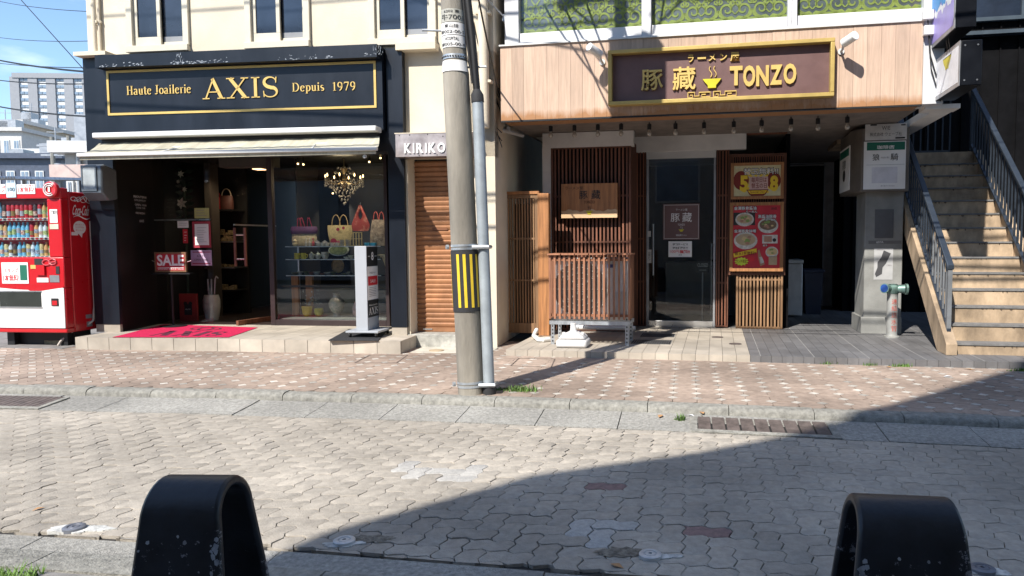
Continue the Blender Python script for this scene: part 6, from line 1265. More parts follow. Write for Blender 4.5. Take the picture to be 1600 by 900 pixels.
# drain grates and covers in the terrace
for x0, y0, x1, y1, l in ((1000, 522, 1055, 526, 'dark slot drain in the terrace in front of the door, the rear one'), (985, 532, 1050, 537, 'dark slot drain in the terrace in front of the door, the front one')):
    a0, c0 = onz(T, x0, y1, TZ); a1, c1 = onz(T, x1, y0, TZ); b = MB(m_ink).box(a0, a1, c0, c1, TZ-.01, TZ+.003).mat(m_grey)
    for k in range(18): xx = a0+(a1-a0)*k/17; b.box(xx-.003, xx+.003, c0, c1, TZ-.009, TZ+.005)
    solo('slot_drain', l, 'drain', T, (a0, c0, TZ), b)
for x, y, l in ((1121, 527, 'round brown drain cover in the terrace nearer the door'), (1149, 537.5, 'round brown drain cover in the terrace nearer the slate tiles')):
    a0, c0 = onz(T, x, y, TZ); solo('drain_cover', l, 'drain cover', T, (a0, c0, TZ), MB(m_grate).lathe([(.075, 0), (.075, .005), (.066, .005), (.066, .003), (.06, .003), (.06, .005)], (a0, c0, TZ), 20))
# passage on the right
vpz = 6.4; b = MB(M('passage_wall', (.6, .6, .6), .8, var=.15)); ux0, ux1, za, zb_ = rt(1230, 255, 1287, 470, vpz); uy1 = at(T, 1306, 300, vpz)[0]
b.box(ug, ux0, vpz, vpz+.1, TZ, zf0).box(ux0, ux1, vpz, vpz+.1, zb_, zf0).box(ux1, uy1, vpz, vpz+.1, TZ, zf0); nb.part('passage_wall', b)
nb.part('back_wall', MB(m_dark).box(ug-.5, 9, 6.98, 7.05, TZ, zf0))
vq = 4.1; u0, u1, za, zb_ = rt(1210, 406, 1254, 487, vq)
t = Thing('chest_freezer', 'white chest freezer in the dark passage beside the menu stand', 'freezer', T, ((u0+u1)/2, vq, TZ)); t.part('body', MB(M('freezer_white', (.6, .62, .65), .4)).box(u0, u1, vq, vq+.6, TZ+.03, zb_-.06), bevel=.015); t.part('lid', MB(M('freezer_lid', (.66, .68, .7), .4)).box(u0-.01, u1+.01, vq-.015, vq+.61, zb_-.055, zb_), bevel=.012)
vq = 4.6; u0, u1, za, zb_ = rt(1257, 421, 1286, 484, vq); t = Thing('storage_box', 'dark blue lidded storage box behind the white freezer', 'box', T, ((u0+u1)/2, vq, TZ)); t.part('body', MB(M('box_navy', (.012, .02, .045), .5)).add([(u0+.03, vq+.03, TZ), (u1-.03, vq+.03, TZ), (u1-.03, vq+.45, TZ), (u0+.03, vq+.45, TZ), (u0, vq, zb_-.05), (u1, vq, zb_-.05), (u1, vq+.5, zb_-.05), (u0, vq+.5, zb_-.05)], [(0, 1, 2, 3), (4, 5, 6, 7), (0, 1, 5, 4), (1, 2, 6, 5), (2, 3, 7, 6), (3, 0, 4, 7)])); t.part('lid', MB(M('box_lid', (.015, .025, .055), .5)).box(u0-.02, u1+.02, vq-.02, vq+.52, zb_-.048, zb_), bevel=.01)
# concrete pillar with its sign box
vpi = 2.14; m_pil = M('raw_concrete', (.27, .27, .255), .8, var=.14, scale=4, bump=.25, big=.2)
u0, u1, _, _ = rt(1350.5, 310, 1410, 500, vpi); pu0, pu1 = u0, u1
t = Thing('concrete_pillar', 'square raw concrete pillar between the passage and the stairs', 'pillar', T, ((u0+u1)/2, vpi, TZ)); t.part('shaft', MB(m_pil).box(u0, u1, vpi, vpi+.6, TZ+.2, zf0), bevel=.008); t.part('plinth', MB(m_pil).box(u0-.03, u1-.0, vpi-.03, vpi+.64, TZ, TZ+.22), bevel=.006)
q = rt(1367, 327, 1396, 372, vpi); t.part('dark_patch', MB(M('patch_grey', (.1, .1, .105), .7)).box(q[0], q[1], vpi-.006, vpi, q[2], q[3])); q = rt(1357, 376, 1408, 381, vpi); t.part('tape_strip', MB(M('tape_grey', (.16, .155, .15), .7)).box(q[0], q[1], vpi-.003, vpi, q[2], q[3]).mat(m_paper).text('607A', (q[0]+.08, q[0]+.2, q[2]+.008, q[3]-.005), vpi-.005))
tp = board('notice', 'grey paper with a dark slanting shape stuck on the concrete pillar', 'notice', 1365.5, 388, 1395, 437, vpi-.001, M('faded_paper', (.42, .42, .42), .7), .003)
b = MB(M('dark_grey_print', (.06, .06, .065), .6)); pp = [at(T, x, y, vpi-.006) for x, y in ((1381, 391), (1392, 396), (1384, 412), (1379, 418), (1378, 428), (1369, 433), (1367, 428), (1371, 418), (1371, 410), (1377, 402))]; b.add([(x, vpi-.006, z) for x, z in pp], [tuple(range(10))]); tp.part('print', b)
tp.part('lettering', MB(m_gtext).text('ご案内', rt(1385, 413, 1393, 416, vpi-.006), vpi-.006).text('お知らせ', rt(1370, 389, 1380, 391.5, vpi-.006), vpi-.006))
vsb = 1.98; u0, u1, za, zb_ = rt(1346.5, 190, 1421, 299, vsb); m_sb = M('sign_box_bronze', (.15, .13, .11), .5, .3, var=.15)
t = Thing('sign_box', 'bronze tenant sign box wrapped round the top of the concrete pillar', 'sign', T, ((u0+u1)/2, vsb, za)); t.part('case', MB(m_sb).prism([(u0, vsb), (u1, vsb), (u1, vsb+1.0), (u0-.1, vsb+1.0), (u0-.1, vsb+.18)], 'z', za, zf0-.05), bevel=.006)
def rv(x0, y0, x1, y1): return rt(x0, y0, x1, y1, vsb-.01)
g_ = rv(1352, 193.5, 1417, 218.5); p_ = t.part('name_panel', MB(M('panel_ivory', (.6, .58, .55), .5)).box(g_[0], g_[1], vsb-.012, vsb, g_[2], g_[3])); t.part('lettering', MB(m_ink).text('W/E', rv(1378, 197, 1391, 203), vsb-.0135, keep=False).text('株式会社 ウェーブ社', rv(1359, 206.5, 1409, 212.5), vsb-.0135, keep=False).box(*rv(1399, 214, 1414, 216.5)[:2], vsb-.0135, vsb-.012, *rv(1399, 214, 1414, 216.5)[2:]).box(*rv(1360, 194.5, 1370, 196.5)[:2], vsb-.0135, vsb-.012, *rv(1360, 194.5, 1370, 196.5)[2:]).box(*rv(1408, 194, 1415, 196)[:2], vsb-.0135, vsb-.012, *rv(1408, 194, 1415, 196)[2:]), p_)
g_ = rv(1349.5, 220.5, 1415, 295.5); g2 = rv(1354.5, 222, 1414, 234.5); g3 = rv(1354, 234.6, 1413.5, 257.5); g4 = rv(1362, 261, 1402, 286)
p_ = t.part('name_panel', MB(m_paper).box(g_[0], g_[1], vsb-.012, vsb, g_[2], g_[3]).mat(m_green).box(g2[0], g2[1], vsb-.0145, vsb-.012, g2[2], g2[3]).mat(M('panel_line', (.3, .32, .32), .6)).box(g3[0], g3[1], vsb-.0135, vsb-.012, g3[2], g3[2]+.004).mat(M('panel_grey', (.62, .6, .63), .6)).box(g4[0], g4[1], vsb-.0135, vsb-.012, g4[2], g4[3]))
t.part('lettering', MB(m_paper).text('珈琲店', rv(1370, 227, 1397.5, 233), vsb-.016, 0, .02, keep=False).mat(m_ink).text('狼', rv(1362, 240.5, 1375.5, 251), vsb-.014, 0, .004).text('騎', rv(1390, 239.5, 1405, 250.5), vsb-.014, 0, .004).mat(m_gtext).text('ron-ki', rv(1376.5, 244, 1389, 247.5), vsb-.014, keep=False).text('通り抜けできません', rv(1376, 289, 1398, 291.5), vsb-.014, keep=False), p_)
xs = u0-.1
fsx = lambda a, z, c: (xs-.014, a, z)
p_ = t.part('side_panel', MB(m_paper).box(xs-.012, xs, vsb+.22, vsb+.96, at(T, 1330, 297, vsb+.3)[1], at(T, 1330, 228, vsb+.3)[1]).mat(m_green).box(xs-.0135, xs-.012, vsb+.25, vsb+.93, at(T, 1330, 243, vsb+.3)[1], at(T, 1330, 231, vsb+.3)[1]).mat(m_ink).add([(xs-.013, vsb+.6+.1*math.cos(k*.4), at(T, 1330, 272, vsb+.3)[1]+.08*math.sin(k*.4)) for k in range(16)], [tuple(range(16))]))
zz2 = at(T, 1330, 254, vsb+.3)[1]; t.part('lettering', MB(m_ink).text('騎狼', (vsb+.35, vsb+.85, zz2-.06, zz2+.06), 0, fn=lambda a, z, c: (xs-.014, 2*vsb+1.2-a, z)), p_)
# fire standpipe
u, v = onz(T, 1393, 527, TZ); zt_ = at(T, 1393, 451, v)[1]; m_sp = M('standpipe_grey', (.36, .36, .34), .5, .3, var=.2)
t = Thing('standpipe', 'grey fire standpipe with a pale green twin outlet head and red characters', 'standpipe', T, (u, v, TZ)); t.part('riser', MB(m_sp).lathe([(.095, 0), (.095, .02), (.07, .025), (.066, .05), (.066, zt_-TZ-.03)], (u, v, TZ), 18))
m_head = M('verdigris_brass', (.2, .32, .28), .4, .4, var=.25); t.part('head', MB(m_head).lathe([(.07, -.06), (.085, -.03), (.085, .03), (.05, .06)], (u, v, zt_), 16).tube([(u-.05, v-.03, zt_), (u-.12, v-.1, zt_+.01)], [.05, .062], 14).tube([(u+.05, v-.02, zt_), (u+.14, v-.05, zt_)], [.05, .058], 14).lathe([(.07, -.01), (.07, .012)], (u+.15, v-.05, zt_), 14, 'x'))
t.part('outlet', MB(M('outlet_blue', (.02, .07, .28), .4)).tube([(u-.118, v-.098, zt_+.0099), (u-.125, v-.105, zt_+.0105)], [.05, .05], 14))
b = MB(M('red_marking', (.5, .08, .06), .6)); zq = zt_-.12
for k, c in enumerate('連結送水管'): b.text(c, (-.035, .035, zq-.085*(k+1)+.008, zq-.085*k), 0, fn=lambda a, z, cc: (u+.068*math.sin(a/.068+.18), v-.068*math.cos(a/.068+.18), z))
t.part('lettering', b)
# ------------------------------------------------------------------ staircase
RS, TD = .181, .213; us0 = onz(T, 1492, 553.5, TZ)[0]; vs0 = onz(T, 1500, 553.5, TZ)[1]; SW = 1.02; us1 = us0+SW
m_step = M('ochre_riser', (.42, .31, .205), .8, var=.28, scale=7, st=(1, 1, .5), bump=.25, big=.4); m_tread = M('grey_tread', (.17, .165, .16), .85, var=.2, scale=14, bump=.3)
t = Thing('staircase', 'steep ochre staircase with grey treads climbing beside the concrete pillar', 'staircase', T, ((us0+us1)/2, vs0, TZ)); r = random.Random(3)
NST = 13; z = TZ
for k in range(NST):
    z0 = z; z = TZ+.12+RS*k; y = vs0+TD*k
    o = t.part('riser', MB(m_step).box(us0, us1, y, y+TD+.03, z0-.02 if k else TZ-.02, z-.022))
    b = MB(m_tread).box(us0, us1, y-.012, y+TD+.02, z-.02, z); t.part('tread', b, o)
    b = MB(M('riser_wear', (.14, .1, .07), .9))
    for q in range(r.randint(4, 10)): x = us0+SW*r.random(); ww = r.uniform(.006, .02); hh = r.uniform(.01, .03); b.add([(x-ww, y-.0012, z-.0215), (x+ww, y-.0012, z-.0215), (x+ww*.6, y-.0012, z-.0215-hh), (x-ww*.4, y-.0012, z-.0215-hh*.8)], [(0, 1, 2, 3)])
    t.part('wear_mark', b, o)
ZLD = z+RS; yl = vs0+TD*NST
t.part('landing', MB(m_step).box(us0-.3, us1, yl, yl+1.1, ZLD-.15, ZLD).mat(m_step).box(us0, us1, yl, yl+.02, z-.02, ZLD-.15))
b = MB(m_step)
for k in range(6): b.box(us0-.3-.24*(k+1), us0-.3-.24*k, yl+.15, yl+1.05, ZLD+RS*k, ZLD+RS*(k+1))
t.part('upper_flight', b)
sl_ = RS/TD
def zst_(y): return TZ+.12+sl_*(y-vs0)
bm_ = lambda u0, u1: MB(m_step).prism([(vs0-.1, TZ), (vs0-.1, TZ+.12), (yl, ZLD+.02), (yl, ZLD-.28), (vs0+.22, TZ)], 'x', u0, u1)
t.part('stringer', bm_(us0-.115, us0-.003), bevel=.006); t.part('stringer', bm_(us1+.003, us1+.1), bevel=.006)
m_rail = M('blue_black_railing', (.035, .045, .06), .4, .3, var=.2); m_railg = M('grey_baluster', (.2, .21, .22), .5, .3)
def railing(u, label, y0, y1, hh, extra=None):
    tr = Thing('stair_railing', label, 'railing', T, (u, (y0+y1)/2, zst_(y0)), 'stair railings'); za, zb_ = zst_(y0), zst_(y1)
    tr.part('handrail', MB(m_rail).add([(u-.035, y0, za+hh-.05), (u+.035, y0, za+hh-.05), (u+.035, y0, za+hh), (u-.035, y0, za+hh), (u-.035, y1, zb_+hh-.05), (u+.035, y1, zb_+hh-.05), (u+.035, y1, zb_+hh), (u-.035, y1, zb_+hh)], [(0, 1, 2, 3), (4, 5, 6, 7), (0, 1, 5, 4), (1, 2, 6, 5), (2, 3, 7, 6), (3, 0, 4, 7)]), bevel=.008)
    tr.part('bottom_rail', MB(m_rail).add([(u-.02, y0, za+.08), (u+.02, y0, za+.08), (u+.02, y0, za+.11), (u-.02, y0, za+.11), (u-.02, y1, zb_+.08), (u+.02, y1, zb_+.08), (u+.02, y1, zb_+.11), (u-.02, y1, zb_+.11)], [(0, 1, 2, 3), (4, 5, 6, 7), (0, 1, 5, 4), (1, 2, 6, 5), (2, 3, 7, 6), (3, 0, 4, 7)]))
    n_ = int((y1-y0)/.105)
    for k in range(n_+1):
        y = y0+.03+(y1-y0-.06)*k/n_; z_ = zst_(y); q = .022 if k in (0, n_) else .009
        tr.part('post' if k in (0, n_) else 'baluster', MB(m_railg if y < vs0+.7 else m_rail).box(u-q, u+q, y-q, y+q, z_+(.0 if k in (0, n_) else .11), z_+hh-.04))
    return tr
railing(us0-.05, 'dark railing between the stairs and the concrete pillar', vs0+.04, yl-.1, .8)
tr = railing(us1-.02, 'dark railing between the stairs and the black wall', vs0+.05, yl+.05, .88)
tr = Thing('landing_railing', 'dark upright railing along the back of the upper landing', 'railing', T, (us0, yl+1.05, ZLD)); tr.part('handrail', MB(m_rail).box(us0-.5, us1, yl+1.03, yl+1.09, ZLD+1.0, ZLD+1.05)); tr.part('bottom_rail', MB(m_rail).box(us0-.5, us1, yl+1.04, yl+1.08, ZLD+.12, ZLD+.15))
for k in range(15): x = us0-.45+(SW+.45)*k/14; tr.part('baluster', MB(m_rail).box(x-.01, x+.01, yl+1.05, yl+1.07, ZLD+.15, ZLD+1.0))
# black neighbour behind the stairs
nbw = Thing('dark_building', 'black-clad neighbouring building behind the staircase', 'building', T, (us1+2, 5.2, 0)); u0 = at(T, 1500, 100, 5.3)[0]
b = MB(m_darkwall).box(us0-.35, us1+9, 5.3, 9, 0, 7.8)
nbw.part('wall', b); b = MB(m_darkwall)
for k in range(36): x = us0-.2+k*.28; b.box(x, x+.02, 5.275, 5.3, 0, 7.8)
nbw.part('cladding_joint', b)
q = R(T, 1512, -60, 1640, 26, 5.26); o = nbw.part('window', MB(M('dark_frame', (.06, .08, .1), .4)).box(q[0], q[1], 5.2, 5.29, q[2]-.06, q[2]).box(q[0], q[1], 5.2, 5.29, q[3], q[3]+.06).box(q[0], q[0]+.05, 5.2, 5.29, q[2], q[3]).box(q[0]+.8, q[0]+.85, 5.2, 5.29, q[2], q[3])); nbw.part('pane', MB(m_pane).box(q[0], q[1], 5.24, 5.26, q[2], q[3]), o)
nbw.part('sill', MB(M('dark_frame', (.06, .08, .1), .4)).box(q[0]-.1, q[1], 5.1, 5.28, q[2]-.3, q[2]-.24))
# light boxes projecting over the pavement
vA = -.06; m_lb = M('lightbox_black', (.006, .007, .01), .4, spec=.15, var=.2)
u0, u1, za, zb_ = rt(1500.5, 62, 1534.5, 133, vA)
t = Thing('light_box', 'projecting black sign box with a yellow bowl on its white face, lower of the two', 'sign', T, (u0, .3, za)); t.part('case', MB(m_lb).box(u0, u1, vA, .74, za, zb_), bevel=.008)
t.part('face', MB(m_sgold if False else m_grey).box(u0-.008, u0-.001, vA+.0, .74, za, zb_).mat(M('acrylic_white', (.72, .73, .76), .25)).box(u0-.0095, u0-.008, vA+.04, .7, za+.04, zb_-.04))
b = MB(m_lem); fb2 = lambda a: None
cy, cz = vA+.36, za+.2
P = [(0, .17), (.27, .17), (.24, .12), (.19, .075), (.19, .05), (.08, .05), (.08, .075), (.03, .12)]
b.add([(u0-.011, cy+.16-p[0], cz+p[1]) for p in P], [tuple(range(8))]).mat(m_ink); b.strokes([([(.35+.12*math.sin(k*.8), k/9) for k in range(10)], .05), ([(.75+.12*math.sin(k*.8), k/9*.85) for k in range(10)], .05)], (0, .2, 0, .26), 0, fn=lambda a, z, c: (u0-.011, cy+.12-a, cz+.2+z)); b.box(u0-.0115, u0-.0105, cy-.112, cy+.162, cz+.17, cz+.176)
t.part('bowl_emblem', b); b = MB(m_steel)
for x in (u0+.04, u1-.04):
    for z_ in (za+.05, zb_-.05): b.lathe([(.01, 0), (.008, -.005)], (x, vA, z_), 8, 'y')
t.part('screw', b)
t.part('bracket', MB(m_win_w).box(u0-.12, u0+.05, .745, .86, za+.1, za+.18).box(u0-.12, u0+.05, .745, .86, zb_-.16, zb_-.08))
u0, u1, za, zb_ = rt(1502, -620, 1535.5, 42, vA)  # box carried up far out of view to shade the stairs
t = Thing('light_box', 'projecting black sign box with a blue, pink and violet face, upper of the two', 'sign', T, (u0, .3, za)); t.part('case', MB(m_lb).box(u0, u1, vA, .74, za, zb_), bevel=.008); t.part('face', MB(m_grey).box(u0-.008, u0-.001, vA, .74, za, zb_))
b = MB(M('violet_film', (.33, .28, .62), .4)); ya, yb_ = vA+.04, .7
def band(m, z0, z1, ph, th=.012):
    n_ = 16; b.mat(m); b.add([(u0-th, ya+(yb_-ya)*k/n_, z0+.03*math.sin(k*1.3+ph)+.02*math.sin(k*2.9)) for k in range(n_+1)]+[(u0-th, ya+(yb_-ya)*k/n_, z1+.03*math.sin(k*1.1+ph*2)) for k in range(n_+1)], [(k, k+1, n_+2+k, n_+1+k) for k in range(n_)])
b.box(u0-.0095, u0-.008, ya, yb_, za+.04, zb_-.04); band(M('white_film', (.7, .7, .75), .4), za+.3, za+.38, 1., .0105); band(M('blue_film', (.03, .25, .6), .4), za+.36, za+.62, 2., .0115); band(M('pink_film', (.65, .08, .2), .4), za+.62, za+1.1, 3., .0105); t.part('picture', b)
t.part('bracket', MB(m_win_w).box(u0-.12, u0+.05, .745, .86, za+.1, za+.18))
for x, y, l in ((1452, 48, 'upper'), (1450, 24, 'topmost')): u, z = at(T, x, y, VF-.03); solo('junction_box', 'small cream junction box on the white corner post, %s of the two' % ('lower' if y > 40 else 'upper'), 'junction box', T, (u, VF, z), MB(m_alu).box(u-.06, u+.05, VF-.07, VF+.01, z-.05, z+.05).mat(m_blackmat).tube([(u, VF-.03, z-.05), (u+.03, VF-.02, z-.4), (u+.14, VF+.0, z-.75)], .008, 5), None, .006)
# ------------------------------------------------------------------ utility pole
pb = onz(W, 736.5, 614, 0); pz_ = Vector((pb[0], pb[1], 0)); tp_ = Vector(atw(707.5, 0, pb[1]+.02)); dirp = (tp_-pz_)/(tp_.z); dirp.y = 0
def pp_(z): return pz_+dirp*z
m_pole = M('pole_concrete', (.27, .245, .205), .85, var=.25, scale=6, st=(1, 1, .2), bump=.35, bscale=70, big=.35)
fpole = Frame(0, 0, 0)
t = Thing('utility_pole', 'leaning concrete utility pole with yellow-striped guard in front of the shutter', 'utility pole', W, tuple(pz_))
def prad(z): return .113-.0015*z if z < 2.72 else .100-.006*(z-2.72)
t.part('shaft', MB(m_pole).tube([pp_(z) for z in (-.05, .5, 1.3, 2.0, 2.7, 2.75, 3.5, 5, 7, 9)], [prad(z) for z in (0, .5, 1.3, 2.0, 2.7, 2.75, 3.5, 5, 7, 9)], 28))
def zat(y): return (H+(380-y)/F*pb[1]) if False else at(Frame(0, pb[1], 0), 720, y, 0)[1]
def ring(y0, y1, m, grow, name, seg=28): z1_, z0 = zat(y0), zat(y1); return t.part(name, MB(m).tube([pp_(z0), pp_(z1_)], [prad(z0)+grow, prad(z1_)+grow], seg))
g1 = ring(391, 486, m_rubber, .006, 'guard')
z1_, z0 = zat(397), zat(479)
for a in (-105, -78, -50, -22, 6, 34, 62, 200):
    b = MB(M('guard_yellow', (.72, .5, .03), .55, var=.1)); a0, a1 = math.radians(a-90+78), math.radians(a-90+78+11.5); n_ = 4
    P = []
    for z in (z0, z1_):
        for k in range(n_+1): q = a0+(a1-a0)*k/n_; P.append(pp_(z)+Vector((math.cos(q), math.sin(q), 0))*(prad(z)+.0085))
    b.add(P, [(k, k+1, n_+2+k, n_+1+k) for k in range(n_)]); t.part('stripe', b, g1)
for y in (383.5, 388.5, 596, 601.5):
    ring(y-1.8, y+1.8, m_zinc, .004, 'strap')
b = MB(m_zinc)
pcx = lambda z: pp_(z)+Vector((.165, -.03, 0))
z = zat(92); rg = ring(88, 95, m_zinc, .005, 'strap'); b = MB(m_ink)
for k in range(14): q = math.radians(-175+k*12); p = pp_(z)+Vector((math.cos(q), math.sin(q), 0))*(prad(z)+.0065); b.ball(p, .007, 6)
t.part('strap_hole', b, rg)
for y in (386, 599): z = zat(y); t.part('strap', MB(m_zinc).tube([pp_(z)+Vector((-.13, -.02, 0)), pp_(z)+Vector((-.15, -.03, .0))], .02, 8).tube([pp_(z)+Vector((.08, -.09, 0)), pp_(z)+Vector((.21, -.085, 0)), pp_(z)+Vector((.22, .02, 0))], .018, 6))
def wrap(y0, y1, m, txts, grow=.004, a0=-172, a1=-22):
    z1_, z0 = zat(y0), zat(y1); n_ = 12; b = MB(m); P = []
    def fn(a, z, c=0, g_=grow): q = math.radians(a0+(a1-a0)*a); return pp_(z)+Vector((math.cos(q), math.sin(q), 0))*(prad(z)+g_)
    for z in (z0, z1_): P += [fn(k/n_, z) for k in range(n_+1)]
    b.add(P, [(k, k+1, n_+2+k, n_+1+k) for k in range(n_)])
    for s, x0, x1, q0, q1 in txts: b.mat(m_ink).text(s, (x0, x1, z0+(z1_-z0)*q0, z0+(z1_-z0)*q1), 0, fn=lambda a, z, c: fn(a, z, 0, grow+.002), keep=False, bold=.01)
    return b
m_pl1 = M('weathered_plate', (.42, .41, .36), .6, var=.2, scale=20); 
t.part('number_plate', wrap(19, 39, m_pl1, [('牛7001', .18, .95, .12, .6), ('6202 東', .3, .8, .68, .92)])); t.part('number_plate', wrap(40, 59, m_paper, [('柳002-00-5', .1, .95, .08, .42), ('東山線', .3, .75, .55, .85)], .005)); t.part('number_plate', wrap(60, 78, m_paper, [('柳005-00-4', .1, .95, .08, .42), ('HOSPITAL', .3, .75, .55, .85)], .004)); t.part('tape', wrap(98, 115, m_paper, [], .006))
# conduit on the pole
def cpt(x, y): r_ = ray(x, y); d_ = pb[1]-.03; return CAMP+r_*(d_/r_.y)
c0, c1 = cpt(764.5, 612), cpt(746.5, 158)
m_cond = M('conduit_grey', (.36, .4, .43), .5, .2, var=.12, scale=6, big=.12)
t.part('conduit', MB(m_cond).tube([c0+Vector((0, 0, -.02)), c0.lerp(c1, .5), c1], .048, 16)); t.part('conduit_foot', MB(m_rubber).tube([c0+Vector((0, 0, -.03)), c0+Vector((0, 0, .07))], .058, 14))
c2, c3 = cpt(745, 140), cpt(735, -140); t.part('conduit_cap', MB(m_rubber).tube([c1+Vector((0, 0, -.01)), c1.lerp(c2, .55), c2], [.054, .052, .03], 14)); t.part('cable', MB(m_blackmat).tube([c2, cpt(738, 60), cpt(731, 0), c3], .03, 10)); t.part('cable', MB(m_blackmat).tube([cpt(739, 130), cpt(729, 50), cpt(723, -20), cpt(716, -140)], .014, 8))
# steps, cross-arms and transformer above the picture
for z, s in ((2.75, 1), (3.05, -1), (3.5, 1)): t.part('step_bolt', MB(m_zinc).tube([pp_(z)+Vector((s*.08, 0, 0)), pp_(z)+Vector((s*.26, -.02, 0))], .009, 6))
u, = (pp_(6.4),); t.part('transformer', MB(m_grey).lathe([(.24, -.45), (.26, -.42), (.26, .4), (.2, .48)], tuple(pp_(6.0)+Vector((.34, 0, 0))), 20)); t.part('cross_arm', MB(m_zinc).box(pp_(7.6).x-.9, pp_(7.6).x+.9, pp_(7.6).y-.16, pp_(7.6).y-.1, 7.55, 7.65).box(pp_(5.0).x-.5, pp_(5.0).x+.5, pp_(5).y-.16, pp_(5).y-.1, 4.97, 5.03))
t.part('crown_box', MB(m_grey).box(pp_(5.2).x-.35, pp_(5.2).x-.12, pp_(5).y-.2, pp_(5).y+.1, 4.9, 5.4))
g = 'overhead cables along the street'
Pz = lambda z, dx=0: tuple(pp_(z)+Vector((dx, -.13, 0)))
for k, (z, dx, zr, sag) in enumerate(((7.62, -.8, 7.7, .35), (7.62, .8, 7.8, .3), (5.0, -.4, 5.2, .3), (5.0, .4, 5.1, .4), (4.6, .0, 4.9, .35), (5.6, 0, 6.4, .25))):
    e1 = Vector((22, 1.2+.25*k, zr)); e0 = Vector((-24, 9.0+.2*k, zr))
    nm = ['highest', 'second highest', 'fourth from the top', 'fifth from the top', 'lowest and thickest', 'third from the top'][k]
    cable('overhead street cable fixed to the leaning pole, %s, running right' % nm, (Pz(z, dx), e1, sag), .012+.008*(k > 2), g); cable('overhead street cable fixed to the leaning pole, %s, running left' % nm, (Pz(z, dx), e0, sag), .012+.008*(k > 2), g)
cable('service cable from the pole to the timber fascia', (Pz(5.0, .3), T.w((uf0+.6, VF, 4.6)), .15), .012, g)
cable('service cable from the pole down to the gap between the buildings', (Pz(4.2, .1), T.w((uf0-.1, 1.0, 3.1)), .1), .01, g)
for k, (u_, z_, zp) in enumerate(((.25, 4.9, 6.9), (.45, 4.35, 5.9), (.6, 4.5, 6.05), (.7, 5.3, 7.2), (.95, 4.4, 5.75), (1.3, 4.6, 6.2), (2.0, 5.0, 6.6), (3.1, 5.6, 7.0))):
    cable('drop cable from the pole to the noodle shop front, %s from the gap' % ['first', 'second', 'third', 'fourth', 'fifth', 'sixth', 'seventh', 'eighth'][k], (Pz(zp, .05*k), T.w((uf0+u_, VF-.02, z_)), .12), .013, 'drop cables to the noodle shop')
for k, (u_, z_, zp) in enumerate(((1.9, 4.9, 7.2), (2.35, 5.3, 6.6))):
    cable('drop cable from the pole to the cream upper wall, the one %s' % ['farther from the pole', 'nearer the pole'][k], (Pz(zp, -.1*k), A.w((uL+u_, .1, z_)), .15), .016, 'drop cables to the cream wall')
# tangle of thin wires in the gap
r = random.Random(12); b = MB(m_blackmat)
for k in range(7):
    p0 = Vector(A.w((uEnd-.3+r.uniform(-.05, .1), .08, r.uniform(3.0, 4.6)))); p1 = Vector(T.w((uf0-.02, VF+.1, r.uniform(2.4, 3.3)))); mid = (p0+p1)/2+Vector((0, -.05, -r.uniform(.1, .4))); b.tube([p0.lerp(mid, q/6).lerp(mid.lerp(p1, q/6), q/6) for q in range(7)], .006, 5)
solo('wire_tangle', 'tangle of thin black wires in the gap between the two buildings', 'wires', W, tuple(p1), b)
# ------------------------------------------------------------------ street details
def grass(label, cx, cy, n, rx, ry, hmin, hmax, z=0., name='grass_tuft'):
    b = MB(m_leaf); r = random.Random(int(cx*1000)); 
    for k in range(n):
        x, y = cx+r.gauss(0, rx), cy+r.gauss(0, ry); a = r.uniform(0, 6.28); hh = r.uniform(hmin, hmax); l = r.uniform(.2, .8)*hh; wd = r.uniform(.0025, .006); dx, dy = math.cos(a), math.sin(a)
        b.add([(x-dy*wd, y+dx*wd, z), (x+dy*wd, y-dx*wd, z), (x+dx*l*.4+dy*wd*.8, y+dy*l*.4-dx*wd*.8, z+hh*.7), (x+dx*l*.4-dy*wd*.8, y+dy*l*.4+dx*wd*.8, z+hh*.7), (x+dx*l, y+dy*l, z+hh)], [(0, 1, 2, 3), (3, 2, 4)])
    solo(name, label, 'grass', W, (cx, cy, z), b)
x, y = onz(W, 815, 611, 0); grass('grass tuft growing at the foot of the utility pole', x, y, 200, .065, .03, .01, .06)
x, y = onz(W, 785, 609, 0); grass('low moss and grass patch right behind the conduit foot', x, y, 120, .06, .03, .005, .025)
x, y = onz(W, 1063, 661, ZR); grass('small weed in the gutter beside the drain grate', x, y, 70, .02, .012, .03, .08, ZR)
x, y = onz(W, 1307, 668, ZR); grass('weed at the right end of the drain grate', x, y, 60, .03, .012, .01, .04, ZR)
for x_, l in ((1297, 'weed along the slate terrace edge, farther from the stairs'), (1408, 'weed along the slate terrace edge, below the stairs'), (1595, 'dark weed at the far right of the terrace edge'), (1360, 'sparse weed along the terrace edge between the two bright ones')):
    yy = 569+(x_-1297)*.036; x, y = onz(W, x_, yy, 0); grass(l, x, y, 90 if x_ != 1360 else 40, .05, .012, .008, .04)
def leafp(label, px_, py_, z, col, s=.04):
    x, y = onz(W, px_, py_, z); r = random.Random(int(px_)); a = r.uniform(0, 3); c, d = math.cos(a)*s, math.sin(a)*s
    solo('fallen_leaf', label, 'leaf', W, (x, y, z), MB(col).add([(x-c, y-d, z+.004), (x-d*.5, y+c*.5, z+.012), (x+c*.5-d*.3, y+d*.5+c*.3, z+.01), (x+c, y+d, z+.006), (x+d*.5, y-c*.5, z+.012)], [(0, 1, 4), (1, 2, 4), (2, 3, 4)]))
m_dry = M('dry_leaf', (.4, .22, .1), .8); m_lit = M('litter_white', (.75, .75, .76), .7)
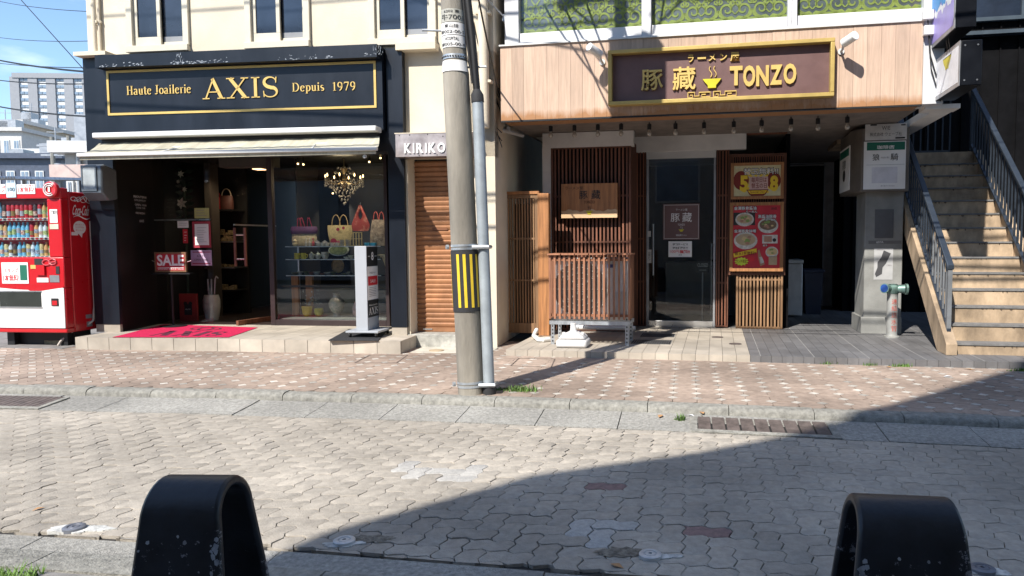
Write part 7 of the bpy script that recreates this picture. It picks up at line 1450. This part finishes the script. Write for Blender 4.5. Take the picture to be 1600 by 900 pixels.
leafp('orange dry leaf on the kerb near the drain grate', 1097, 645, -.05, m_dry, .05); leafp('brown dry leaf in the gutter left of the grate', 1032, 651, -.068, m_dry, .045); leafp('dry leaf lying near the disc marker with the paint streak', 964, 886, ZR, m_dry, .035); leafp('pale dry leaf on the sunny road near the white paint blot', 60, 797, ZR, m_dry, .03); leafp('dry leaf at the slate terrace edge', 1388, 574, 0, m_dry, .04); leafp('dry leaf below the stairs at the terrace edge', 1515, 578, 0, m_dry, .05)
leafp('white scrap of paper on the pavement near the kerb by the pole', 594, 607, 0, m_lit, .02); leafp('white scrap of paper on the pavement below the stairs', 1481, 589, 0, m_lit, .045); leafp('white scrap in the gutter beside the grate', 1080, 650, -.066, m_lit, .03); leafp('white scrap in the gutter below the sign pylon', 389, 624, -.066, m_lit, .02)
# manhole lid paved with pavers: frame only, in the pavement
def frame_lid(label, pts):
    P = [Vector((*onz(W, x, y, 0), .003)) for x, y in pts]; b = MB(m_grate); c = sum(P, Vector())/4
    for k in range(4):
        p, q = P[k], P[(k+1) % 4]; i0, i1 = p.lerp(c, .05), q.lerp(c, .05); b.quad(p, q, i1, i0)
    solo('inspection_cover', label, 'inspection cover', W, tuple(c), b)
frame_lid('rusty rimmed inspection cover in the pavement below the sign pylon', ((553, 567.5), (620, 567.5), (638, 555), (577, 555)))
frame_lid('rusty rimmed inspection cover in the pavement below the timber gate', ((797, 572), (862, 574), (868, 561), (810, 560)))
# gutter grates
def grate(label, s0, s1, d0, d1, n, cross=0, kind='bar'):
    b = MB(m_ink); P = lambda s, d, z=None: rp_(s, d, -.06-(d-.133)/.387*.037+.007 if z is None else z)
    b.add([P(s0, d0, -.0725), P(s1, d0, -.0725), P(s1, d1, -.09), P(s0, d1, -.09)], [(0, 1, 2, 3)]); b.mat(m_grate); st = (s1-s0)/n
    for k in range(n):
        a, c = s0+st*k+st*.06, s0+st*(k+1)-st*.08; vs_ = [P(a, d0), P(c, d0), P(c, d1), P(a, d1)]+[P(a, d0, ZR), P(c, d0, ZR), P(c, d1, ZR), P(a, d1, ZR)]; b.add(vs_, [(0, 1, 2, 3), (0, 1, 5, 4), (1, 2, 6, 5), (2, 3, 7, 6), (3, 0, 4, 7)])
    b.mat(m_conc)
    for a, c, e0, e1 in ((s0-.05, s0, d0, d1), (s1, s1+.05, d0, d1), (s0-.05, s1+.05, d1, d1+.05)):
        b.add([P(a, e0), P(c, e0), P(c, e1), P(a, e1), P(a, e0, -.2), P(c, e0, -.2), P(c, e1, -.2), P(a, e1, -.2)], [(0, 1, 2, 3), (0, 1, 5, 4), (1, 2, 6, 5), (2, 3, 7, 6), (3, 0, 4, 7)])
    solo('drain_grate', label, 'drain grate', W, P((s0+s1)/2, d0), b)
gl_ = onz(W, 130, 620, ZR)[0]; grate('rusty slatted drain grate in the gutter before the drinks machine', gl_-1.25, gl_, .2, .47, 22)
ga, gb_ = onz(W, 1090, 657, ZR)[0], onz(W, 1287, 664, ZR)[0]; grate('brown block-pattern drain grate in the gutter before the slate tiles', ga+.02, gb_+.02, .2, .47, 9)
# paint blots with round metal markers at the near edge of the road
m_blot = M('thick_white_paint', (.5, .5, .48), .8, var=.35, scale=22, bump=.5, big=.2); m_disc = M('marker_aluminium', (.48, .49, .5), .5, .3, var=.15, scale=15)
def blot(label, px_, py_, rx, ry, lobes, disc_m, seed, dx=0, dy=0, paint=True):
    x, y = onz(W, px_, py_, ZR); r = random.Random(seed); z = ZR+.007; t = Thing('road_marker', label, 'road marker', W, (x, y, ZR))
    if paint:
        ph = [r.uniform(0, 6.28) for _ in range(4)]; n_ = 96
        def rad(a): return 1+.18*math.sin(2*a+ph[0])+.14*math.sin(3*a+ph[1])+.1*math.sin(5*a+ph[2])+.07*math.sin(9*a+ph[3])+.045*math.sin(17*a+ph[0])+.03*math.sin(29*a+ph[1])
        t.part('paint', MB(m_blot).prism([(x+dx+rx*rad(a)*math.cos(a), y+dy+ry*rad(a)*math.sin(a)) for a in [2*math.pi*k/n_ for k in range(n_)]], 'z', ZR-.01, z))
    t.part('disc', MB(disc_m).lathe([(.05, -.01), (.05, .01), (.043, .014), (.03, .013), (.028, .009), (.025, .009), (.023, .012), (.009, .013), (.008, .006)], (x, y, z), 26))
m_lead = M('marker_dark', (.16, .17, .2), .5, .3, var=.2)
blot('large white paint blot with a dark disc in the sun at the road edge', 116, 828, .13, .05, 5, m_lead, 4, .02)
blot('pale disc road marker with mossy patch, nearest the jewellery-side bollard', 538, 849, .09, .03, 4, m_disc, 2, .0, -.02)
blot('pale disc road marker with a paint streak, nearest the stairs-side bollard', 1016, 871, .06, .025, 4, m_disc, 7, .07, .0)
blot('white paint blot half hidden behind the stairs-side bollard', 1535, 893, .09, .045, 4, m_lead, 11)
b = MB(M('mossy_dirt', (.17, .15, .12), .95, var=.55, scale=30, bump=.9)); r = random.Random(3)
for (px_, py_, rx, ry) in ((575, 843, .13, .04), (970, 864, .11, .05)):
    x, y = onz(W, px_, py_, ZR); b.add([(x+rx*(1+.2*math.sin(3*k))*math.cos(2*math.pi*k/30), y+ry*(1+.25*math.sin(2.3*k))*math.sin(2*math.pi*k/30), ZR+.0045) for k in range(30)], [tuple(range(30))])
solo('dirt_patch', None, None, W, tuple(b.v[0]), b, None, 0, 'stuff')
# ------------------------------------------------------------------ hoop bollards on the near pavement
m_bol = M('bollard_paint', (.011, .013, .018), .42, var=.5, scale=9, bump=.12, bscale=50, spec=.4, big=.3)
def chipped(m, col, thr):
    n = m.node_tree; k = n.links.new; b = n.nodes['Principled BSDF']; src = b.inputs['Base Color'].links[0].from_socket
    t = n.nodes.new('ShaderNodeTexCoord'); a = n.nodes.new('ShaderNodeTexNoise'); a.inputs['Scale'].default_value = 38; a.inputs['Detail'].default_value = 9; a.inputs['Roughness'].default_value = .75; k(t.outputs['Object'], a.inputs['Vector'])
    c = n.nodes.new('ShaderNodeTexNoise'); c.inputs['Scale'].default_value = 5; c.inputs['Detail'].default_value = 4; k(t.outputs['Object'], c.inputs['Vector'])
    u_ = n.nodes.new('ShaderNodeMath'); u_.operation = 'MULTIPLY'; k(a.outputs['Fac'], u_.inputs[0]); k(c.outputs['Fac'], u_.inputs[1])
    r_ = n.nodes.new('ShaderNodeValToRGB'); r_.color_ramp.elements[0].position = thr; r_.color_ramp.elements[1].position = thr+.012; k(u_.outputs[0], r_.inputs[0])
    mx = n.nodes.new('ShaderNodeMixRGB'); mx.inputs['Color2'].default_value = (*col, 1); k(r_.outputs[0], mx.inputs['Fac']); k(src, mx.inputs['Color1']); k(mx.outputs[0], b.inputs['Base Color'])
chipped(m_bol, (.2, .2, .22), .345)
m_chip = M('bare_metal_chip', (.3, .32, .35), .5, .4, var=.3, scale=30)
def bollard(label, left, right, ytop, d, yaw, open_side, tilt=0):
    Dp = .2; r_ = ray((left+right)/2, ytop); tt = (d+Dp/2)/r_.y; top = CAMP+r_*tt; top = top-Vector((0, Dp/2, 0))
    wd = (right-left)/F*d; Ht = top.z; fB = Frame(top.x, top.y, yaw); t = Thing('hoop_bollard', label, 'bollard', fB, (0, .0, 0), 'black hoop bollards on the near pavement')
    th = .028; n_ = 14; R1 = Dp/2
    def prof(off, fl):   # inverted U in the v-z plane
        pts = [(-R1-fl+off, 0), (-R1-fl*.45+off, Ht*.5), (-R1+off, Ht-R1)]
        pts += [((R1-off)*-math.cos(math.pi*k/n_), Ht-R1+(R1-off)*math.sin(math.pi*k/n_)) for k in range(1, n_)]
        pts += [(R1-off, Ht-R1), (R1+fl*.45-off, Ht*.5), (R1+fl-off, 0)]
        return pts
    o_, i_ = prof(0, .07), prof(th, .07); m_ = len(o_); vs_ = []
    def U_(v_, z_, s): return s*(wd/2+(Ht-z_)*.1)
    for s in (-1, 1):
        vs_ += [(U_(v_, z_, s), v_+Dp/2, z_) for v_, z_ in o_]+[(U_(v_, z_, s), v_+Dp/2, z_) for v_, z_ in i_]
    fs = []
    for k in range(m_-1):
        fs += [(k, k+1, 2*m_+k+1, 2*m_+k), (m_+k, m_+k+1, 3*m_+k+1, 3*m_+k), (k, k+1, m_+k+1, m_+k), (2*m_+k, 2*m_+k+1, 3*m_+k+1, 3*m_+k)]
    fs += [(0, m_, 3*m_, 2*m_), (m_-1, 2*m_-1, 4*m_-1, 3*m_-1)]
    b = MB(m_bol).add(vs_, fs).mat(m_chip); r = random.Random(int(left)); e = .0012
    def front(u_, z_):   # a point on the near outer face, just proud of it
        for k in range(m_-1):
            if o_[k][1] <= z_ <= o_[k+1][1] and k < m_//2:
                q = (z_-o_[k][1])/max(1e-6, o_[k+1][1]-o_[k][1]); return (u_*(wd/2+(Ht-z_)*.1), o_[k][0]+(o_[k+1][0]-o_[k][0])*q+Dp/2-e, z_)
        return (0, 0, 0)
    for k in range(28):
        edge = r.random() < .55; u_ = (open_side*r.uniform(.8, .96) if edge else r.uniform(-.9, .9)); z_ = Ht-R1-.02-abs(r.gauss(0, .14)); s = r.uniform(.0015, .006)*(1.5 if edge else 1)
        if r.random() < .12: s *= 2.2
        if z_ < .1: continue
        n2 = 6; a0 = r.uniform(0, 6); b.add([front(u_+s*r.uniform(.6, 1.2)*math.cos(a0+k2)/wd*2, z_+s*r.uniform(.6, 1.6)*math.sin(a0+k2)) for k2 in range(n2)], [tuple(range(n2))])
    t.part('hoop', b, bevel=.009)
bollard('black hoop bollard in front of the jewellery shop with its opening clearly showing', 246, 366, 744, 1.86, -2, 1)
bollard('black hoop bollard in front of the stairs with paint chipped off its corners', 1322, 1480, 776, 1.72, -8, -1)
x, y = onz(W, 30, 892, 0); bg_ = MB(m_leaf); r = random.Random(77)
for k in range(2600):
    xx, yy = r.uniform(x-1.2, x+.12), y-.02-abs(r.gauss(0, .2)); a = r.uniform(0, 6.28); hh = r.uniform(.02, .06); wd = .004
    bg_.add([(xx-wd, yy, 0), (xx+wd, yy, 0), (xx+math.cos(a)*hh*.5, yy+math.sin(a)*hh*.5, hh)], [(0, 1, 2)])
solo('grass', None, None, W, (x, y, 0), bg_, None, 0, 'stuff')
